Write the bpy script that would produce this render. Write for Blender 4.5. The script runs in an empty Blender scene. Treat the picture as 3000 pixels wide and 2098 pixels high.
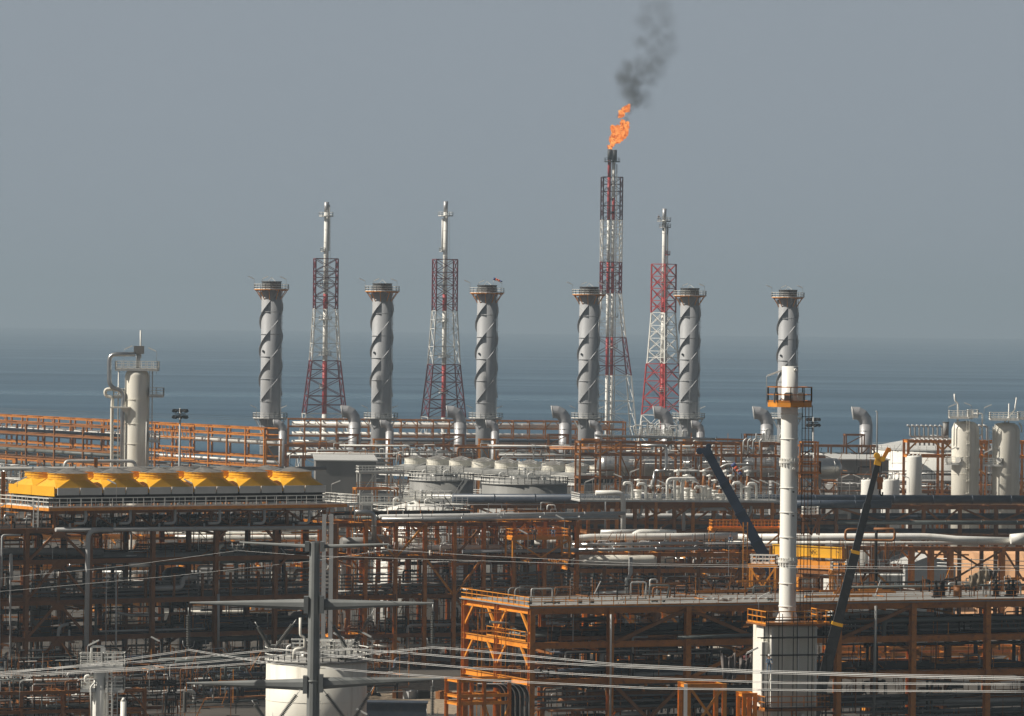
import bpy, math, random
from mathutils import Vector, Matrix
random.seed(7)
R = math.radians
S = bpy.context.scene
# ------------------------------------------------------------------ camera, sky, sun, exposure
F = 14000.0; PPX = 1500.0; PPY = 940.0; ROLL = 0.0112; H = 50.0
cd = bpy.data.cameras.new("camera"); cam = bpy.data.objects.new("camera", cd); S.collection.objects.link(cam)
cd.sensor_width = 36.0; cd.lens = F / 3000 * 36; cd.shift_y = -(1049 - PPY) / 3000.0
cd.clip_start = 1.0; cd.clip_end = 60000.0
cam.matrix_world = Matrix.Translation((0, 0, H)) @ Matrix.Rotation(R(90), 4, 'X') @ Matrix.Rotation(ROLL, 4, 'Z')
S.camera = cam
SUN_AZ = R(8); SUN_EL = R(41)          # azimuth measured from -X towards the camera
sd = Vector((-math.cos(SUN_AZ) * math.cos(SUN_EL), -math.sin(SUN_AZ) * math.cos(SUN_EL), math.sin(SUN_EL)))
W = bpy.data.worlds.new("World"); S.world = W; W.use_nodes = True
nt = W.node_tree; nt.nodes.clear()
sky = nt.nodes.new("ShaderNodeTexSky"); sky.sky_type = 'NISHITA'; sky.sun_disc = False
sky.sun_elevation = SUN_EL; sky.sun_rotation = math.atan2(sd.x, sd.y)
sky.altitude = 10; sky.air_density = 1.6; sky.dust_density = 4.5; sky.ozone_density = 1.5
hs = nt.nodes.new("ShaderNodeHueSaturation"); hs.inputs['Saturation'].default_value = 0.7; hs.inputs['Value'].default_value = 0.5
bg = nt.nodes.new("ShaderNodeBackground"); bg.inputs['Strength'].default_value = 0.05
wo = nt.nodes.new("ShaderNodeOutputWorld")
wt = nt.nodes.new('ShaderNodeTexCoord'); wsx = nt.nodes.new('ShaderNodeSeparateXYZ'); wmr = nt.nodes.new('ShaderNodeMapRange')
for i_, v_ in enumerate((0.08, 0.20, 0.96, 0.0)): wmr.inputs[i_ + 1].default_value = v_      # the dusty veil thins out overhead
nt.links.new(wt.outputs['Generated'], wsx.inputs[0]); nt.links.new(wsx.outputs[2], wmr.inputs[0])
mxw = nt.nodes.new('ShaderNodeMixRGB'); nt.links.new(wmr.outputs[0], mxw.inputs[0]); mxw.inputs[2].default_value = (5.2, 5.95, 6.85, 1)   # even dusty overcast veil
nt.links.new(sky.outputs[0], hs.inputs['Color']); nt.links.new(hs.outputs[0], mxw.inputs[1]); nt.links.new(mxw.outputs[0], bg.inputs[0]); nt.links.new(bg.outputs[0], wo.inputs[0])
sl = bpy.data.lights.new("sun", 'SUN'); sl.energy = 5.0; sl.angle = R(0.5); sl.color = (1.0, 0.93, 0.82)
so = bpy.data.objects.new("sun", sl); S.collection.objects.link(so); so.location = (-300, 0, 400)
so.rotation_euler = sd.to_track_quat('Z', 'Y').to_euler()
S.view_settings.view_transform = 'Standard'; S.view_settings.look = 'None'
S.view_settings.exposure = 0.2; S.view_settings.gamma = 1.0
S.cycles.volume_bounces = 1; S.cycles.max_bounces = 6; S.cycles.diffuse_bounces = 3
S.cycles.volume_max_steps = 256

# ------------------------------------------------------------------ pixel -> place helpers
_c, _s = math.cos(ROLL), math.sin(ROLL)
def unroll(px, py):
    dx, dy = px - PPX, py - PPY
    return dx * _c + dy * _s, -dx * _s + dy * _c
def P(px, py, s):
    x, y = unroll(px, py)
    return Vector((x / s, F / s, H - y / s))
class G:
    """an upright plane that starts at pixel column px (scale s px per metre) and runs along yaw"""
    def __init__(g, px, py, s, yaw):
        g.yaw = R(yaw); g.u = Vector((math.cos(g.yaw), math.sin(g.yaw), 0)); g.n = Vector((-math.sin(g.yaw), math.cos(g.yaw), 0))
        p = P(px, py, s); g.o = Vector((p.x, p.y, 0)); g.px = px
    def pt(g, px, py, v=0.0):
        x, y = unroll(px, py)
        Y = (v + g.n.dot(g.o)) / (g.n.x * x / F + g.n.y)
        return Vector((Y * x / F, Y, H - Y * y / F))
    def loc(g, px, py, v=0.0):
        q = g.pt(px, py, v); d = q - g.o
        return g.u.dot(d), q.z
    def w(g, x, v, z): return g.o + g.u * x + g.n * v + Vector((0, 0, z))
    def sc(g, px, py, v=0): return F / g.pt(px, py, v).y

# ------------------------------------------------------------------ materials
def mat(name, col, rough=0.5, metal=0.0, var=0.12, scale=0.6, streak=False, bump=0.0, spec=0.4, dirt=None, dirt_amt=0.5):
    m = bpy.data.materials.new(name); m.use_nodes = True
    n = m.node_tree; b = n.nodes['Principled BSDF']
    b.inputs['Roughness'].default_value = rough; b.inputs['Metallic'].default_value = metal
    b.inputs['Specular IOR Level'].default_value = spec
    tc = n.nodes.new('ShaderNodeTexCoord'); mp = n.nodes.new('ShaderNodeMapping')
    mp.inputs['Scale'].default_value = (1, 1, 0.12 if streak else 1)
    n.links.new(tc.outputs['Object'], mp.inputs[0])
    no = n.nodes.new('ShaderNodeTexNoise'); no.inputs['Scale'].default_value = scale; no.inputs['Detail'].default_value = 6
    n.links.new(mp.outputs[0], no.inputs['Vector'])
    cr = n.nodes.new('ShaderNodeValToRGB')
    a = [max(0, c * (1 - var)) for c in col]; c2 = [min(1, c * (1 + var)) for c in col]
    cr.color_ramp.elements[0].position = 0.3; cr.color_ramp.elements[1].position = 0.7
    cr.color_ramp.elements[0].color = (*a, 1); cr.color_ramp.elements[1].color = (*c2, 1)
    n.links.new(no.outputs['Fac'], cr.inputs[0])
    out = cr.outputs[0]
    if dirt:
        n2 = n.nodes.new('ShaderNodeTexNoise'); n2.inputs['Scale'].default_value = scale * 3.1; n2.inputs['Detail'].default_value = 8
        n.links.new(mp.outputs[0], n2.inputs['Vector'])
        r2 = n.nodes.new('ShaderNodeValToRGB'); r2.color_ramp.elements[0].position = 0.52; r2.color_ramp.elements[1].position = 0.72
        r2.color_ramp.elements[1].color = (dirt_amt,) * 3 + (1,)
        n.links.new(n2.outputs['Fac'], r2.inputs[0])
        mx = n.nodes.new('ShaderNodeMixRGB'); mx.inputs[2].default_value = (*dirt, 1)
        n.links.new(r2.outputs[0], mx.inputs[0]); n.links.new(out, mx.inputs[1]); out = mx.outputs[0]
    n.links.new(out, b.inputs['Base Color'])
    if bump:
        bp = n.nodes.new('ShaderNodeBump'); bp.inputs['Strength'].default_value = bump; bp.inputs['Distance'].default_value = 0.2
        n.links.new(no.outputs['Fac'], bp.inputs['Height']); n.links.new(bp.outputs[0], b.inputs['Normal'])
    return m
M = dict(
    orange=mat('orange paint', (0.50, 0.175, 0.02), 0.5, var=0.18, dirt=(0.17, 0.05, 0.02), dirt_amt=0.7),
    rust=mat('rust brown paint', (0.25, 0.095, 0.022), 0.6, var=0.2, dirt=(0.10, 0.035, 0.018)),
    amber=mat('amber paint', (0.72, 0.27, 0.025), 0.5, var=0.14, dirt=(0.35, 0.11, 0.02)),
    yellow=mat('yellow paint', (0.78, 0.40, 0.018), 0.45, var=0.06, scale=0.35, dirt=(0.52, 0.25, 0.03), dirt_amt=0.35),
    white=mat('white paint', (0.80, 0.79, 0.74), 0.45, var=0.05, scale=0.3, streak=True, dirt=(0.5, 0.46, 0.38), dirt_amt=0.35),
    cream=mat('cream paint', (0.78, 0.75, 0.66), 0.5, var=0.06, scale=0.4, streak=True, dirt=(0.45, 0.4, 0.3), dirt_amt=0.4),
    ltgrey=mat('light grey paint', (0.46, 0.46, 0.45), 0.5, var=0.08),
    silver=mat('aluminium cladding', (0.50, 0.50, 0.49), 0.30, 0.9, var=0.12, scale=1.1),
    galv=mat('galvanised steel', (0.55, 0.55, 0.53), 0.5, 0.35, var=0.12),
    stack=mat('stack grey', (0.345, 0.355, 0.37), 0.55, 0.0, var=0.07, scale=0.15, streak=True, dirt=(0.27, 0.26, 0.24), dirt_amt=0.4),
    duct=mat('duct grey', (0.43, 0.43, 0.44), 0.45, 0.4, var=0.08, scale=0.3),
    dstack=mat('dark cap', (0.05, 0.055, 0.06), 0.6),
    navy=mat('dark blue pipe coating', (0.045, 0.06, 0.085), 0.4, var=0.2, dirt=(0.10, 0.10, 0.10)),
    dark=mat('dark steel', (0.022, 0.02, 0.019), 0.85, spec=0.12),
    dgreen=mat('grey green coating', (0.11, 0.125, 0.12), 0.5, var=0.15),
    maroon=mat('maroon paint', (0.17, 0.018, 0.028), 0.5, var=0.15),
    dmaroon=mat('sooty maroon paint', (0.06, 0.02, 0.03), 0.6),
    red=mat('red paint', (0.38, 0.03, 0.03), 0.5, var=0.15),
    conc=mat('concrete', (0.25, 0.245, 0.23), 0.85, var=0.12, scale=0.25, dirt=(0.2, 0.19, 0.17), dirt_amt=0.6),
    tgrey=mat('weathered tank grey', (0.235, 0.235, 0.225), 0.6, 0.1, var=0.2, scale=0.35, streak=True, dirt=(0.2, 0.2, 0.19), dirt_amt=0.6),
    roof=mat('pale roof sheet', (0.50, 0.50, 0.48), 0.6, var=0.08, scale=0.2),
    wallg=mat('grey wall sheet', (0.20, 0.195, 0.185), 0.7, var=0.1, scale=0.3, streak=True),
    mesh=mat('fan guard mesh', (0.20, 0.19, 0.175), 0.6, 0.2, var=0.3, scale=2.0),
    bluec=mat('blue crane paint', (0.012, 0.026, 0.055), 0.35, var=0.15),
    blackc=mat('black crane paint', (0.018, 0.019, 0.02), 0.3, var=0.3, dirt=(0.07, 0.07, 0.07)),
    wire=mat('aluminium conductor', (0.42, 0.42, 0.41), 0.5, 0.3),
    polesteel=mat('pylon galvanised steel', (0.22, 0.23, 0.225), 0.55, 0.3, var=0.15, scale=0.5),
    glass=mat('insulator glass', (0.14, 0.14, 0.13), 0.3),
    tarp=mat('grey tarpaulin', (0.16, 0.14, 0.13), 0.9, var=0.2, bump=0.3),
    tan=mat('tan tarpaulin', (0.26, 0.21, 0.15), 0.9, var=0.2, bump=0.3),
    sand=mat('bare sandy bank', (0.74, 0.42, 0.22), 0.95, var=0.1, scale=0.15, bump=0.4),
    pink=mat('pink paint', (0.45, 0.16, 0.17), 0.6),
    tray=mat('cable tray steel', (0.15, 0.145, 0.14), 0.55, 0.3, var=0.2),
    cable=mat('black cable', (0.02, 0.02, 0.022), 0.5),
    skin=mat('skin', (0.35, 0.2, 0.13), 0.6), cloth_b=mat('blue work clothes', (0.10, 0.16, 0.24), 0.9), cloth_d=mat('dark work clothes', (0.06, 0.05, 0.05), 0.9),
    hat=mat('white helmet', (0.7, 0.7, 0.7), 0.4), hatd=mat('dark helmet', (0.1, 0.03, 0.03), 0.4),
    sockb=mat('blue fabric', (0.06, 0.09, 0.25), 0.9), socko=mat('red orange fabric', (0.65, 0.12, 0.05), 0.9),
)

# ------------------------------------------------------------------ mesh builder
class MB:
    def __init__(b): b.v = []; b.f = []; b.sm = []; b.mi = []; b.m = 0
    def add(b, vs, fs, smooth=False):
        k = len(b.v); b.v.extend(Vector(x) for x in vs)
        for f in fs: b.f.append([i + k for i in f]); b.sm.append(smooth); b.mi.append(b.m)
    def box(b, c, sx, sy, sz, yaw=0.0):
        cx, sn = math.cos(yaw), math.sin(yaw); c = Vector(c); vs = []
        for dz in (-1, 1):
            for dx, dy in ((-1, -1), (1, -1), (1, 1), (-1, 1)):
                x, y = dx * sx / 2, dy * sy / 2
                vs.append(c + Vector((x * cx - y * sn, x * sn + y * cx, dz * sz / 2)))
        b.add(vs, [(0, 3, 2, 1), (4, 5, 6, 7), (0, 1, 5, 4), (1, 2, 6, 5), (2, 3, 7, 6), (3, 0, 4, 7)])
    def _fr(b, p, q, side=None):
        d = (q - p).normalized()
        if side is None: side = Vector((0, 0, 1)).cross(d) if abs(d.z) < 0.98 else Vector((1, 0, 0))
        side = Vector(side); side = (side - d * side.dot(d)).normalized(); return d, side, d.cross(side)
    def bar(b, p, q, w, h, side=None):
        p = Vector(p); q = Vector(q); d, a, c = b._fr(p, q, side); vs = []
        for e in (p, q):
            for i, j in ((-1, -1), (1, -1), (1, 1), (-1, 1)): vs.append(e + a * i * w / 2 + c * j * h / 2)
        b.add(vs, [(0, 3, 2, 1), (4, 5, 6, 7), (0, 1, 5, 4), (1, 2, 6, 5), (2, 3, 7, 6), (3, 0, 4, 7)])
    def ibar(b, p, q, w, h, t=0.0, side=None):
        """I section: flanges on the +-h sides"""
        p = Vector(p); q = Vector(q); t = t or max(0.02, h * 0.08); d, a, c = b._fr(p, q, side); vs = []
        W2, H2, T2 = w / 2, h / 2, t / 2
        pr = [(-W2, -H2), (W2, -H2), (W2, -H2 + t), (T2, -H2 + t), (T2, H2 - t), (W2, H2 - t), (W2, H2), (-W2, H2), (-W2, H2 - t), (-T2, H2 - t), (-T2, -H2 + t), (-W2, -H2 + t)]
        for e in (p, q):
            for i, j in pr: vs.append(e + a * i + c * j)
        n = 12; fs = [(i, (i + 1) % n, n + (i + 1) % n, n + i) for i in range(n)]
        for k in (0, n): fs += [(k + 0, k + 1, k + 2, k + 11), (k + 3, k + 4, k + 9, k + 10), (k + 5, k + 6, k + 7, k + 8)]
        b.add(vs, fs)
    def ring(b, p, d, r, n):
        d = d.normalized(); a = (Vector((0, 0, 1)) if abs(d.z) < 0.9 else Vector((1, 0, 0))).cross(d).normalized(); c = d.cross(a)
        return [p + (a * math.cos(2 * math.pi * i / n) + c * math.sin(2 * math.pi * i / n)) * r for i in range(n)]
    def cyl(b, p, q, r, r2=None, n=12, caps=True):
        p = Vector(p); q = Vector(q); r2 = r if r2 is None else r2; d = q - p
        k = len(b.v); b.v.extend(b.ring(p, d, r, n)); b.v.extend(b.ring(q, d, r2, n))
        for i in range(n): b.f.append([k + i, k + (i + 1) % n, k + n + (i + 1) % n, k + n + i]); b.sm.append(True); b.mi.append(b.m)
        if caps:
            b.f.append([k + i for i in range(n)][::-1]); b.f.append([k + n + i for i in range(n)]); b.sm += [False] * 2; b.mi += [b.m] * 2
    def tube(b, pts, r, n=10, bend=None, caps=True, seg=4):
        pts = [Vector(p) for p in pts]; bend = r * 2.6 if bend is None else bend
        path = [pts[0]]
        for i in range(1, len(pts) - 1):
            a, m, c = pts[i - 1], pts[i], pts[i + 1]; l1 = (m - a).length; l2 = (c - m).length
            if l1 < 1e-5 or l2 < 1e-5: continue
            d1 = (m - a) / l1; d2 = (c - m) / l2
            if d1.dot(d2) > 0.995: path.append(m); continue
            k = min(bend, l1 * 0.49, l2 * 0.49); A = m - d1 * k; B = m + d2 * k
            for j in range(seg + 1):
                t = j / seg; path.append(A * (1 - t) ** 2 + m * 2 * t * (1 - t) + B * t * t)
        path.append(pts[-1]); k0 = len(b.v); ref = None; m = len(path)
        for i, p in enumerate(path):
            d = (path[min(i + 1, m - 1)] - path[max(i - 1, 0)]).normalized()
            if ref is None: ref = (Vector((0, 0, 1)) if abs(d.z) < 0.9 else Vector((1, 0, 0))).cross(d).normalized()
            ref = (ref - d * ref.dot(d)).normalized(); c = d.cross(ref)
            b.v.extend(p + (ref * math.cos(2 * math.pi * j / n) + c * math.sin(2 * math.pi * j / n)) * r for j in range(n))
        for i in range(m - 1):
            for j in range(n):
                A = k0 + i * n; b.f.append([A + j, A + (j + 1) % n, A + n + (j + 1) % n, A + n + j]); b.sm.append(True); b.mi.append(b.m)
        if caps:
            b.f.append([k0 + j for j in range(n)][::-1]); b.f.append([k0 + (m - 1) * n + j for j in range(n)]); b.sm += [False] * 2; b.mi += [b.m] * 2
    def lathe(b, c, prof, n=32, smooth=True, axis=None):
        """prof: (radius, height) from bottom to top, around c"""
        c = Vector(c); ax = Vector(axis).normalized() if axis else Vector((0, 0, 1))
        a = (Vector((0, 0, 1)) if abs(ax.z) < 0.9 else Vector((1, 0, 0))).cross(ax).normalized(); e = ax.cross(a); k = len(b.v)
        for r, h in prof:
            for j in range(n):
                t = 2 * math.pi * j / n; b.v.append(c + ax * h + (a * math.cos(t) + e * math.sin(t)) * max(r, 1e-4))
        for i in range(len(prof) - 1):
            for j in range(n):
                A = k + i * n; b.f.append([A + j, A + (j + 1) % n, A + n + (j + 1) % n, A + n + j]); b.sm.append(smooth); b.mi.append(b.m)
        b.f.append([k + j for j in range(n)][::-1]); b.f.append([k + (len(prof) - 1) * n + j for j in range(n)]); b.sm += [False] * 2; b.mi += [b.m] * 2
    def sphere(b, c, r, n=12, sz=1.0):
        b.lathe(c, [(r * math.sin(math.pi * i / 8), -r * sz * math.cos(math.pi * i / 8)) for i in range(9)], n)
    def poly(b, pts, depth):
        """flat outline given as points, thickened by vector depth"""
        n = len(pts); pts = [Vector(p) for p in pts]; depth = Vector(depth)
        b.add(pts + [p + depth for p in pts], [tuple(range(n))[::-1], tuple(range(n, 2 * n))] + [(i, (i + 1) % n, n + (i + 1) % n, n + i) for i in range(n)])
    def rail(b, pts, h=1.1, step=1.6, r=0.035, toe=True, rails=(1.0, 0.55)):
        pts = [Vector(p) for p in pts]; up = Vector((0, 0, 1))
        for a, c in zip(pts, pts[1:]):
            L = (c - a).length
            if L < 0.05: continue
            k = max(1, int(L / step + 0.5))
            for i in range(k + 1):
                q = a.lerp(c, i / k); b.bar(q, q + up * h, r * 2, r * 2)
            for t in rails: b.bar(a + up * h * t, c + up * h * t, r * 1.8, r * 1.8)
            if toe: b.bar(a + up * 0.09, c + up * 0.09, 0.03, 0.18)
    def ladder(b, p, q, side, w=0.5, r=0.035, step=0.45):
        p = Vector(p); q = Vector(q); side = Vector(side).normalized() * w / 2
        b.bar(p - side, q - side, r * 2, r * 2); b.bar(p + side, q + side, r * 2, r * 2)
        k = int((q - p).length / step)
        for i in range(1, k): c = p.lerp(q, i / k); b.bar(c - side, c + side, r, r)
    def build(b, name, mats, parent=None, loc=None):
        o0 = Vector((0, 0, 0)); q = parent
        while q is not None: o0 += Vector(q.location); q = q.parent
        if loc is not None and parent is None: o0 = Vector(loc)
        me = bpy.data.meshes.new(name); me.from_pydata([tuple(v - o0) for v in b.v], [], b.f)
        if not isinstance(mats, (list, tuple)): mats = [mats]
        for m in mats: me.materials.append(M[m] if isinstance(m, str) else m)
        me.polygons.foreach_set('use_smooth', b.sm); me.polygons.foreach_set('material_index', b.mi); me.update()
        o = bpy.data.objects.new(name, me); S.collection.objects.link(o)
        if parent is not None: o.parent = parent
        elif loc is not None: o.location = loc
        return o
def tag(o, label=None, cat=None, group=None, kind=None):
    if label: o['label'] = label
    if cat: o['category'] = cat
    if group: o['group'] = group
    if kind: o['kind'] = kind
    return o
def empty(name, loc, label, cat, group=None):
    """parts of this thing are modelled in world coordinates and moved under it"""
    o = bpy.data.objects.new(name, None); S.collection.objects.link(o); o.location = loc
    o.empty_display_size = 0.5; return tag(o, label, cat, group)
def copy_tree(o, parent=None):
    c = o.copy(); S.collection.objects.link(c); c.parent = parent
    for ch in o.children: copy_tree(ch, c)
    return c
def solo(name, mb, m, label, cat, group=None, kind=None):
    n = len(mb.v); c = sum(mb.v, Vector()) / n; c.z = min(v.z for v in mb.v)
    return tag(mb.build(name, m, None, c), label, cat, group, kind)
def pipe(pts, w, m, label, n=12, cat='pipe', group=None, bend=None, flanges=(), name='pipe', clamps=0):
    """pts in world metres, w diameter; a pipe with welded band joints as its own part"""
    b = MB(); b.tube(pts, w / 2, n, bend); o = solo(name, b, m, label, cat, group)
    if clamps:
        a, e = Vector(pts[clamps - 1]), Vector(pts[clamps]); L = (e - a).length; k = max(1, int(L / 7))
        for i in range(1, k + 1):
            c = MB(); q = a.lerp(e, i / (k + 1)); d = (e - a).normalized() * 0.09; c.cyl(q - d, q + d, w / 2 + 0.035, n=n); c.build('band', m, o)
    return o
def pp(pts, wpx, m, label, **k):
    """pipe from (px, py, s) points; width in photo pixels at the first point"""
    return pipe([P(*p) for p in pts], wpx / pts[0][2], m, label, **k)

# ------------------------------------------------------------------ steel frames
def frame(name, label, g, cols, levels, vs, cw=0.45, bh=0.45, mc='orange', mb='orange', braces=(), z0=0.0, group=None, cat='steel frame', prof=True, mt=None, joists=0, skip=()):
    root = empty(name, g.w(cols[0], vs[0], z0), label, cat, group)
    top = max(levels)
    add = (lambda b, p, q, w, h, side=None: b.ibar(p, q, w, h, side=side)) if prof else (lambda b, p, q, w, h, side=None: b.bar(p, q, w, h, side))
    for iv, v in enumerate(vs):
        for ix, x in enumerate(cols):
            if (ix, iv) in skip: continue
            b = MB(); add(b, g.w(x, v, z0), g.w(x, v, top + bh / 2 - 0.003), cw * 0.9, cw, g.u); b.build('column', mc, root)
        for z in levels:
            b = MB(); add(b, g.w(cols[0] - 0.25, v, z), g.w(cols[-1] + 0.25, v, z), bh * 0.6, bh); b.build('beam', mb, root)
    for x in cols:
        for z in levels:
            b = MB(); add(b, g.w(x, vs[0] + 0.2, z - 0.03), g.w(x, vs[-1] - 0.2, z - 0.03), bh * 0.55, bh * 0.9); b.build('beam', mt or mb, root)
    for br in braces:
        i, za, zb, kind, v = br[:5]; m = br[5] if len(br) > 5 else mb
        xa, xb = cols[i], cols[i + 1]; xm = (xa + xb) / 2; t = bh * 0.55; e = v - .05
        def br1(x1, z1, x2, z2, e2=0.0): q = MB(); q.bar(g.w(x1, e + e2, z1), g.w(x2, e + e2, z2), t * .7, t); q.build('brace', m, root)
        if kind in ('X', '/'): br1(xa, za, xb, zb)
        if kind in ('X', '\\'): br1(xa, zb, xb, za, -.02)
        if kind == 'V': br1(xa, zb, xm, za); br1(xb, zb, xm, za)
        if kind == 'A':
            br1(xa, za, xm, zb); br1(xb, za, xm, zb); q = MB()
            q.poly([g.w(xm - 1.1, e - .05, zb), g.w(xm + 1.1, e - .05, zb), g.w(xm + .7, e - .05, zb - 1), g.w(xm - .7, e - .05, zb - 1)], g.n * .05); q.build('gusset', m, root)
        if kind == 'k':
            for x, sg in ((xa, 1), (xb, -1)): br1(x, zb - 1.8, x + sg * 1.8, zb)
    rnd = random.Random(len(label))
    for k in range(joists):
        z = rnd.choice(levels); x = rnd.uniform(cols[0], cols[-1]); b = MB()
        if k % 2: b.bar(g.w(x, vs[0] + .3, z + rnd.uniform(-1.2, 0)), g.w(x, vs[-1] - .3, z + rnd.uniform(-.3, 0)), .16, .25)
        else:
            zz = z + rnd.uniform(-2.4, 2.4); v = rnd.uniform(vs[0] + .4, vs[-1]); x2 = min(cols[-1], x + rnd.uniform(3, 9)); b.bar(g.w(x, v, zz), g.w(x2, v, zz), .16, .24)
        b.build('joist', rnd.choice(['orange', 'amber', 'rust']), root)
    return root
def deck(root, g, x0, x1, v0, v1, z, m='conc', th=0.12, name='deck'):
    b = MB(); b.box(g.w((x0 + x1) / 2, (v0 + v1) / 2, z - th / 2), x1 - x0, v1 - v0, th, g.yaw); return b.build(name, m, root)
def rails(root, pts, m='galv', name='railing', **k):
    b = MB(); b.rail(pts, **k); return b.build(name, m, root)
def lamp(px, py, s, drop, where, left=True, L=1.25):
    """gooseneck pole with a tube lamp whose head centre shows at px,py; drop = metres down to its foot"""
    h = P(px, py, s); sg = 1 if left else -1
    a = h + Vector((-sg * L / 2, -.05, .28)); c = h + Vector((sg * L / 2, -.05, -.28)); foot = Vector((c.x + sg * .1, c.y, h.z - drop))
    t = empty('tube_lamp', foot, where, 'lamp')
    b = MB(); b.tube([foot, c + Vector((sg * .1, 0, -.1)), c + Vector((0, 0, .0))], .035, 6, bend=.2); b.build('pole', 'galv', t)
    b = MB(); b.bar(a, c, .24, .17); b.build('lamp_head', 'white', t)
    return t

# ================================================================== THE SETTING
def shader(name):
    m = bpy.data.materials.new(name); m.use_nodes = True; return m, m.node_tree, m.node_tree.nodes['Principled BSDF']
# sea: one sheet out to the horizon, wind streaks running across it
sm_, n, b_ = shader('sea water')
b_.inputs['Roughness'].default_value = 0.36; b_.inputs['Specular IOR Level'].default_value = 0.5
tc = n.nodes.new('ShaderNodeTexCoord'); mp = n.nodes.new('ShaderNodeMapping'); mp.inputs['Scale'].default_value = (0.0009, 0.0042, 1)
mp.inputs['Rotation'].default_value = (0, 0, 0.02)
no = n.nodes.new('ShaderNodeTexNoise'); no.inputs['Scale'].default_value = 1.0; no.inputs['Detail'].default_value = 9; no.inputs['Roughness'].default_value = 0.62; no.inputs['Distortion'].default_value = 0.4
cr = n.nodes.new('ShaderNodeValToRGB'); cr.color_ramp.elements[0].position = 0.36; cr.color_ramp.elements[1].position = 0.66
cr.color_ramp.elements[0].color = (0.006, 0.045, 0.095, 1); cr.color_ramp.elements[1].color = (0.04, 0.12, 0.19, 1)
n.links.new(tc.outputs['Object'], mp.inputs[0]); n.links.new(mp.outputs[0], no.inputs['Vector']); n.links.new(no.outputs['Fac'], cr.inputs[0]); n.links.new(cr.outputs[0], b_.inputs['Base Color'])
rr = n.nodes.new('ShaderNodeMapRange'); rr.inputs['From Min'].default_value = 0.35; rr.inputs['From Max'].default_value = 0.68; rr.inputs['To Min'].default_value = 0.44; rr.inputs['To Max'].default_value = 0.26
n.links.new(no.outputs['Fac'], rr.inputs[0]); n.links.new(rr.outputs[0], b_.inputs['Roughness'])
wv = n.nodes.new('ShaderNodeTexNoise'); wv.inputs['Scale'].default_value = 0.35; wv.inputs['Detail'].default_value = 4
n.links.new(tc.outputs['Object'], wv.inputs['Vector'])
bp = n.nodes.new('ShaderNodeBump'); bp.inputs['Strength'].default_value = 0.45; bp.inputs['Distance'].default_value = 0.5
n.links.new(wv.outputs['Fac'], bp.inputs['Height']); n.links.new(bp.outputs[0], b_.inputs['Normal'])
b = MB(); b.add([(-26000, 900, -2), (26000, 900, -2), (26000, 19500, -2), (-26000, 19500, -2)], [(0, 1, 2, 3)]); tag(b.build('sea', sm_), kind='structure')
# land: gravel yard up to an uneven shoreline
gm, n, b_ = shader('yard gravel'); b_.inputs['Roughness'].default_value = 0.95
tc = n.nodes.new('ShaderNodeTexCoord'); no = n.nodes.new('ShaderNodeTexNoise'); no.inputs['Scale'].default_value = 0.06; no.inputs['Detail'].default_value = 12
cr = n.nodes.new('ShaderNodeValToRGB'); cr.color_ramp.elements[0].position = 0.35; cr.color_ramp.elements[1].position = 0.66
cr.color_ramp.elements[0].color = (0.028, 0.025, 0.022, 1); cr.color_ramp.elements[1].color = (0.085, 0.072, 0.058, 1)
n.links.new(tc.outputs['Object'], no.inputs['Vector']); n.links.new(no.outputs['Fac'], cr.inputs[0]); n.links.new(cr.outputs[0], b_.inputs['Base Color'])
b = MB(); vs = []; fs = []; NX = 90
ys = [-120, 200, 320, 440, 560, 700, 900, 1150, 1400, 1650]
rg = random.Random(5)
for j, y in enumerate(ys):
    for i in range(NX + 1):
        x = -900 + 1800 * i / NX
        yy = y if j < len(ys) - 1 else y + 30 * math.sin(x * .011) + rg.uniform(-8, 8)
        vs.append((x, yy, 0 if j < len(ys) - 1 else -3))
for j in range(len(ys) - 1):
    for i in range(NX): a = j * (NX + 1) + i; fs.append((a, a + 1, a + NX + 2, a + NX + 1))
b.add(vs, fs); tag(b.build('ground', gm), kind='structure')
gv = mat('bare tan gravel', (0.30, 0.235, 0.165), 0.95, var=0.35, scale=1.2, bump=0.6); b = MB(); pts_ = []
for k in range(26):
    a_ = 2 * math.pi * k / 26; q = P(1215, 2055, 22.0); pts_.append((q.x + math.cos(a_) * 9 * rg.uniform(.85, 1.1), q.y + math.sin(a_) * 34 * rg.uniform(.8, 1.1), .02))
b.add(pts_, [tuple(range(26))]); tag(b.build('gravel_path', gv), kind='structure')
# sandy embankment behind the right-hand block
b = MB(); g = G(2735, 1650, 17.0, 8)
xs = [i * 2.2 for i in range(26)]
prof = [(0, 0), (6, 3.0), (11, 5.6), (13, 6.3), (24, 6.4), (28, 0)]
vs = []; fs = []
for i, x in enumerate(xs):
    for v, z in prof: vs.append(g.w(x - 1, v + rg.uniform(-.3, .3), z * 1.62 + (rg.uniform(-.35, .25) if z else 0)))
for i in range(len(xs) - 1):
    for k in range(5): a = i * 6 + k; fs.append((a, a + 6, a + 7, a + 1))
b.add(vs, fs); tag(b.build('sandy_bank', 'sand'), kind='structure')

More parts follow.
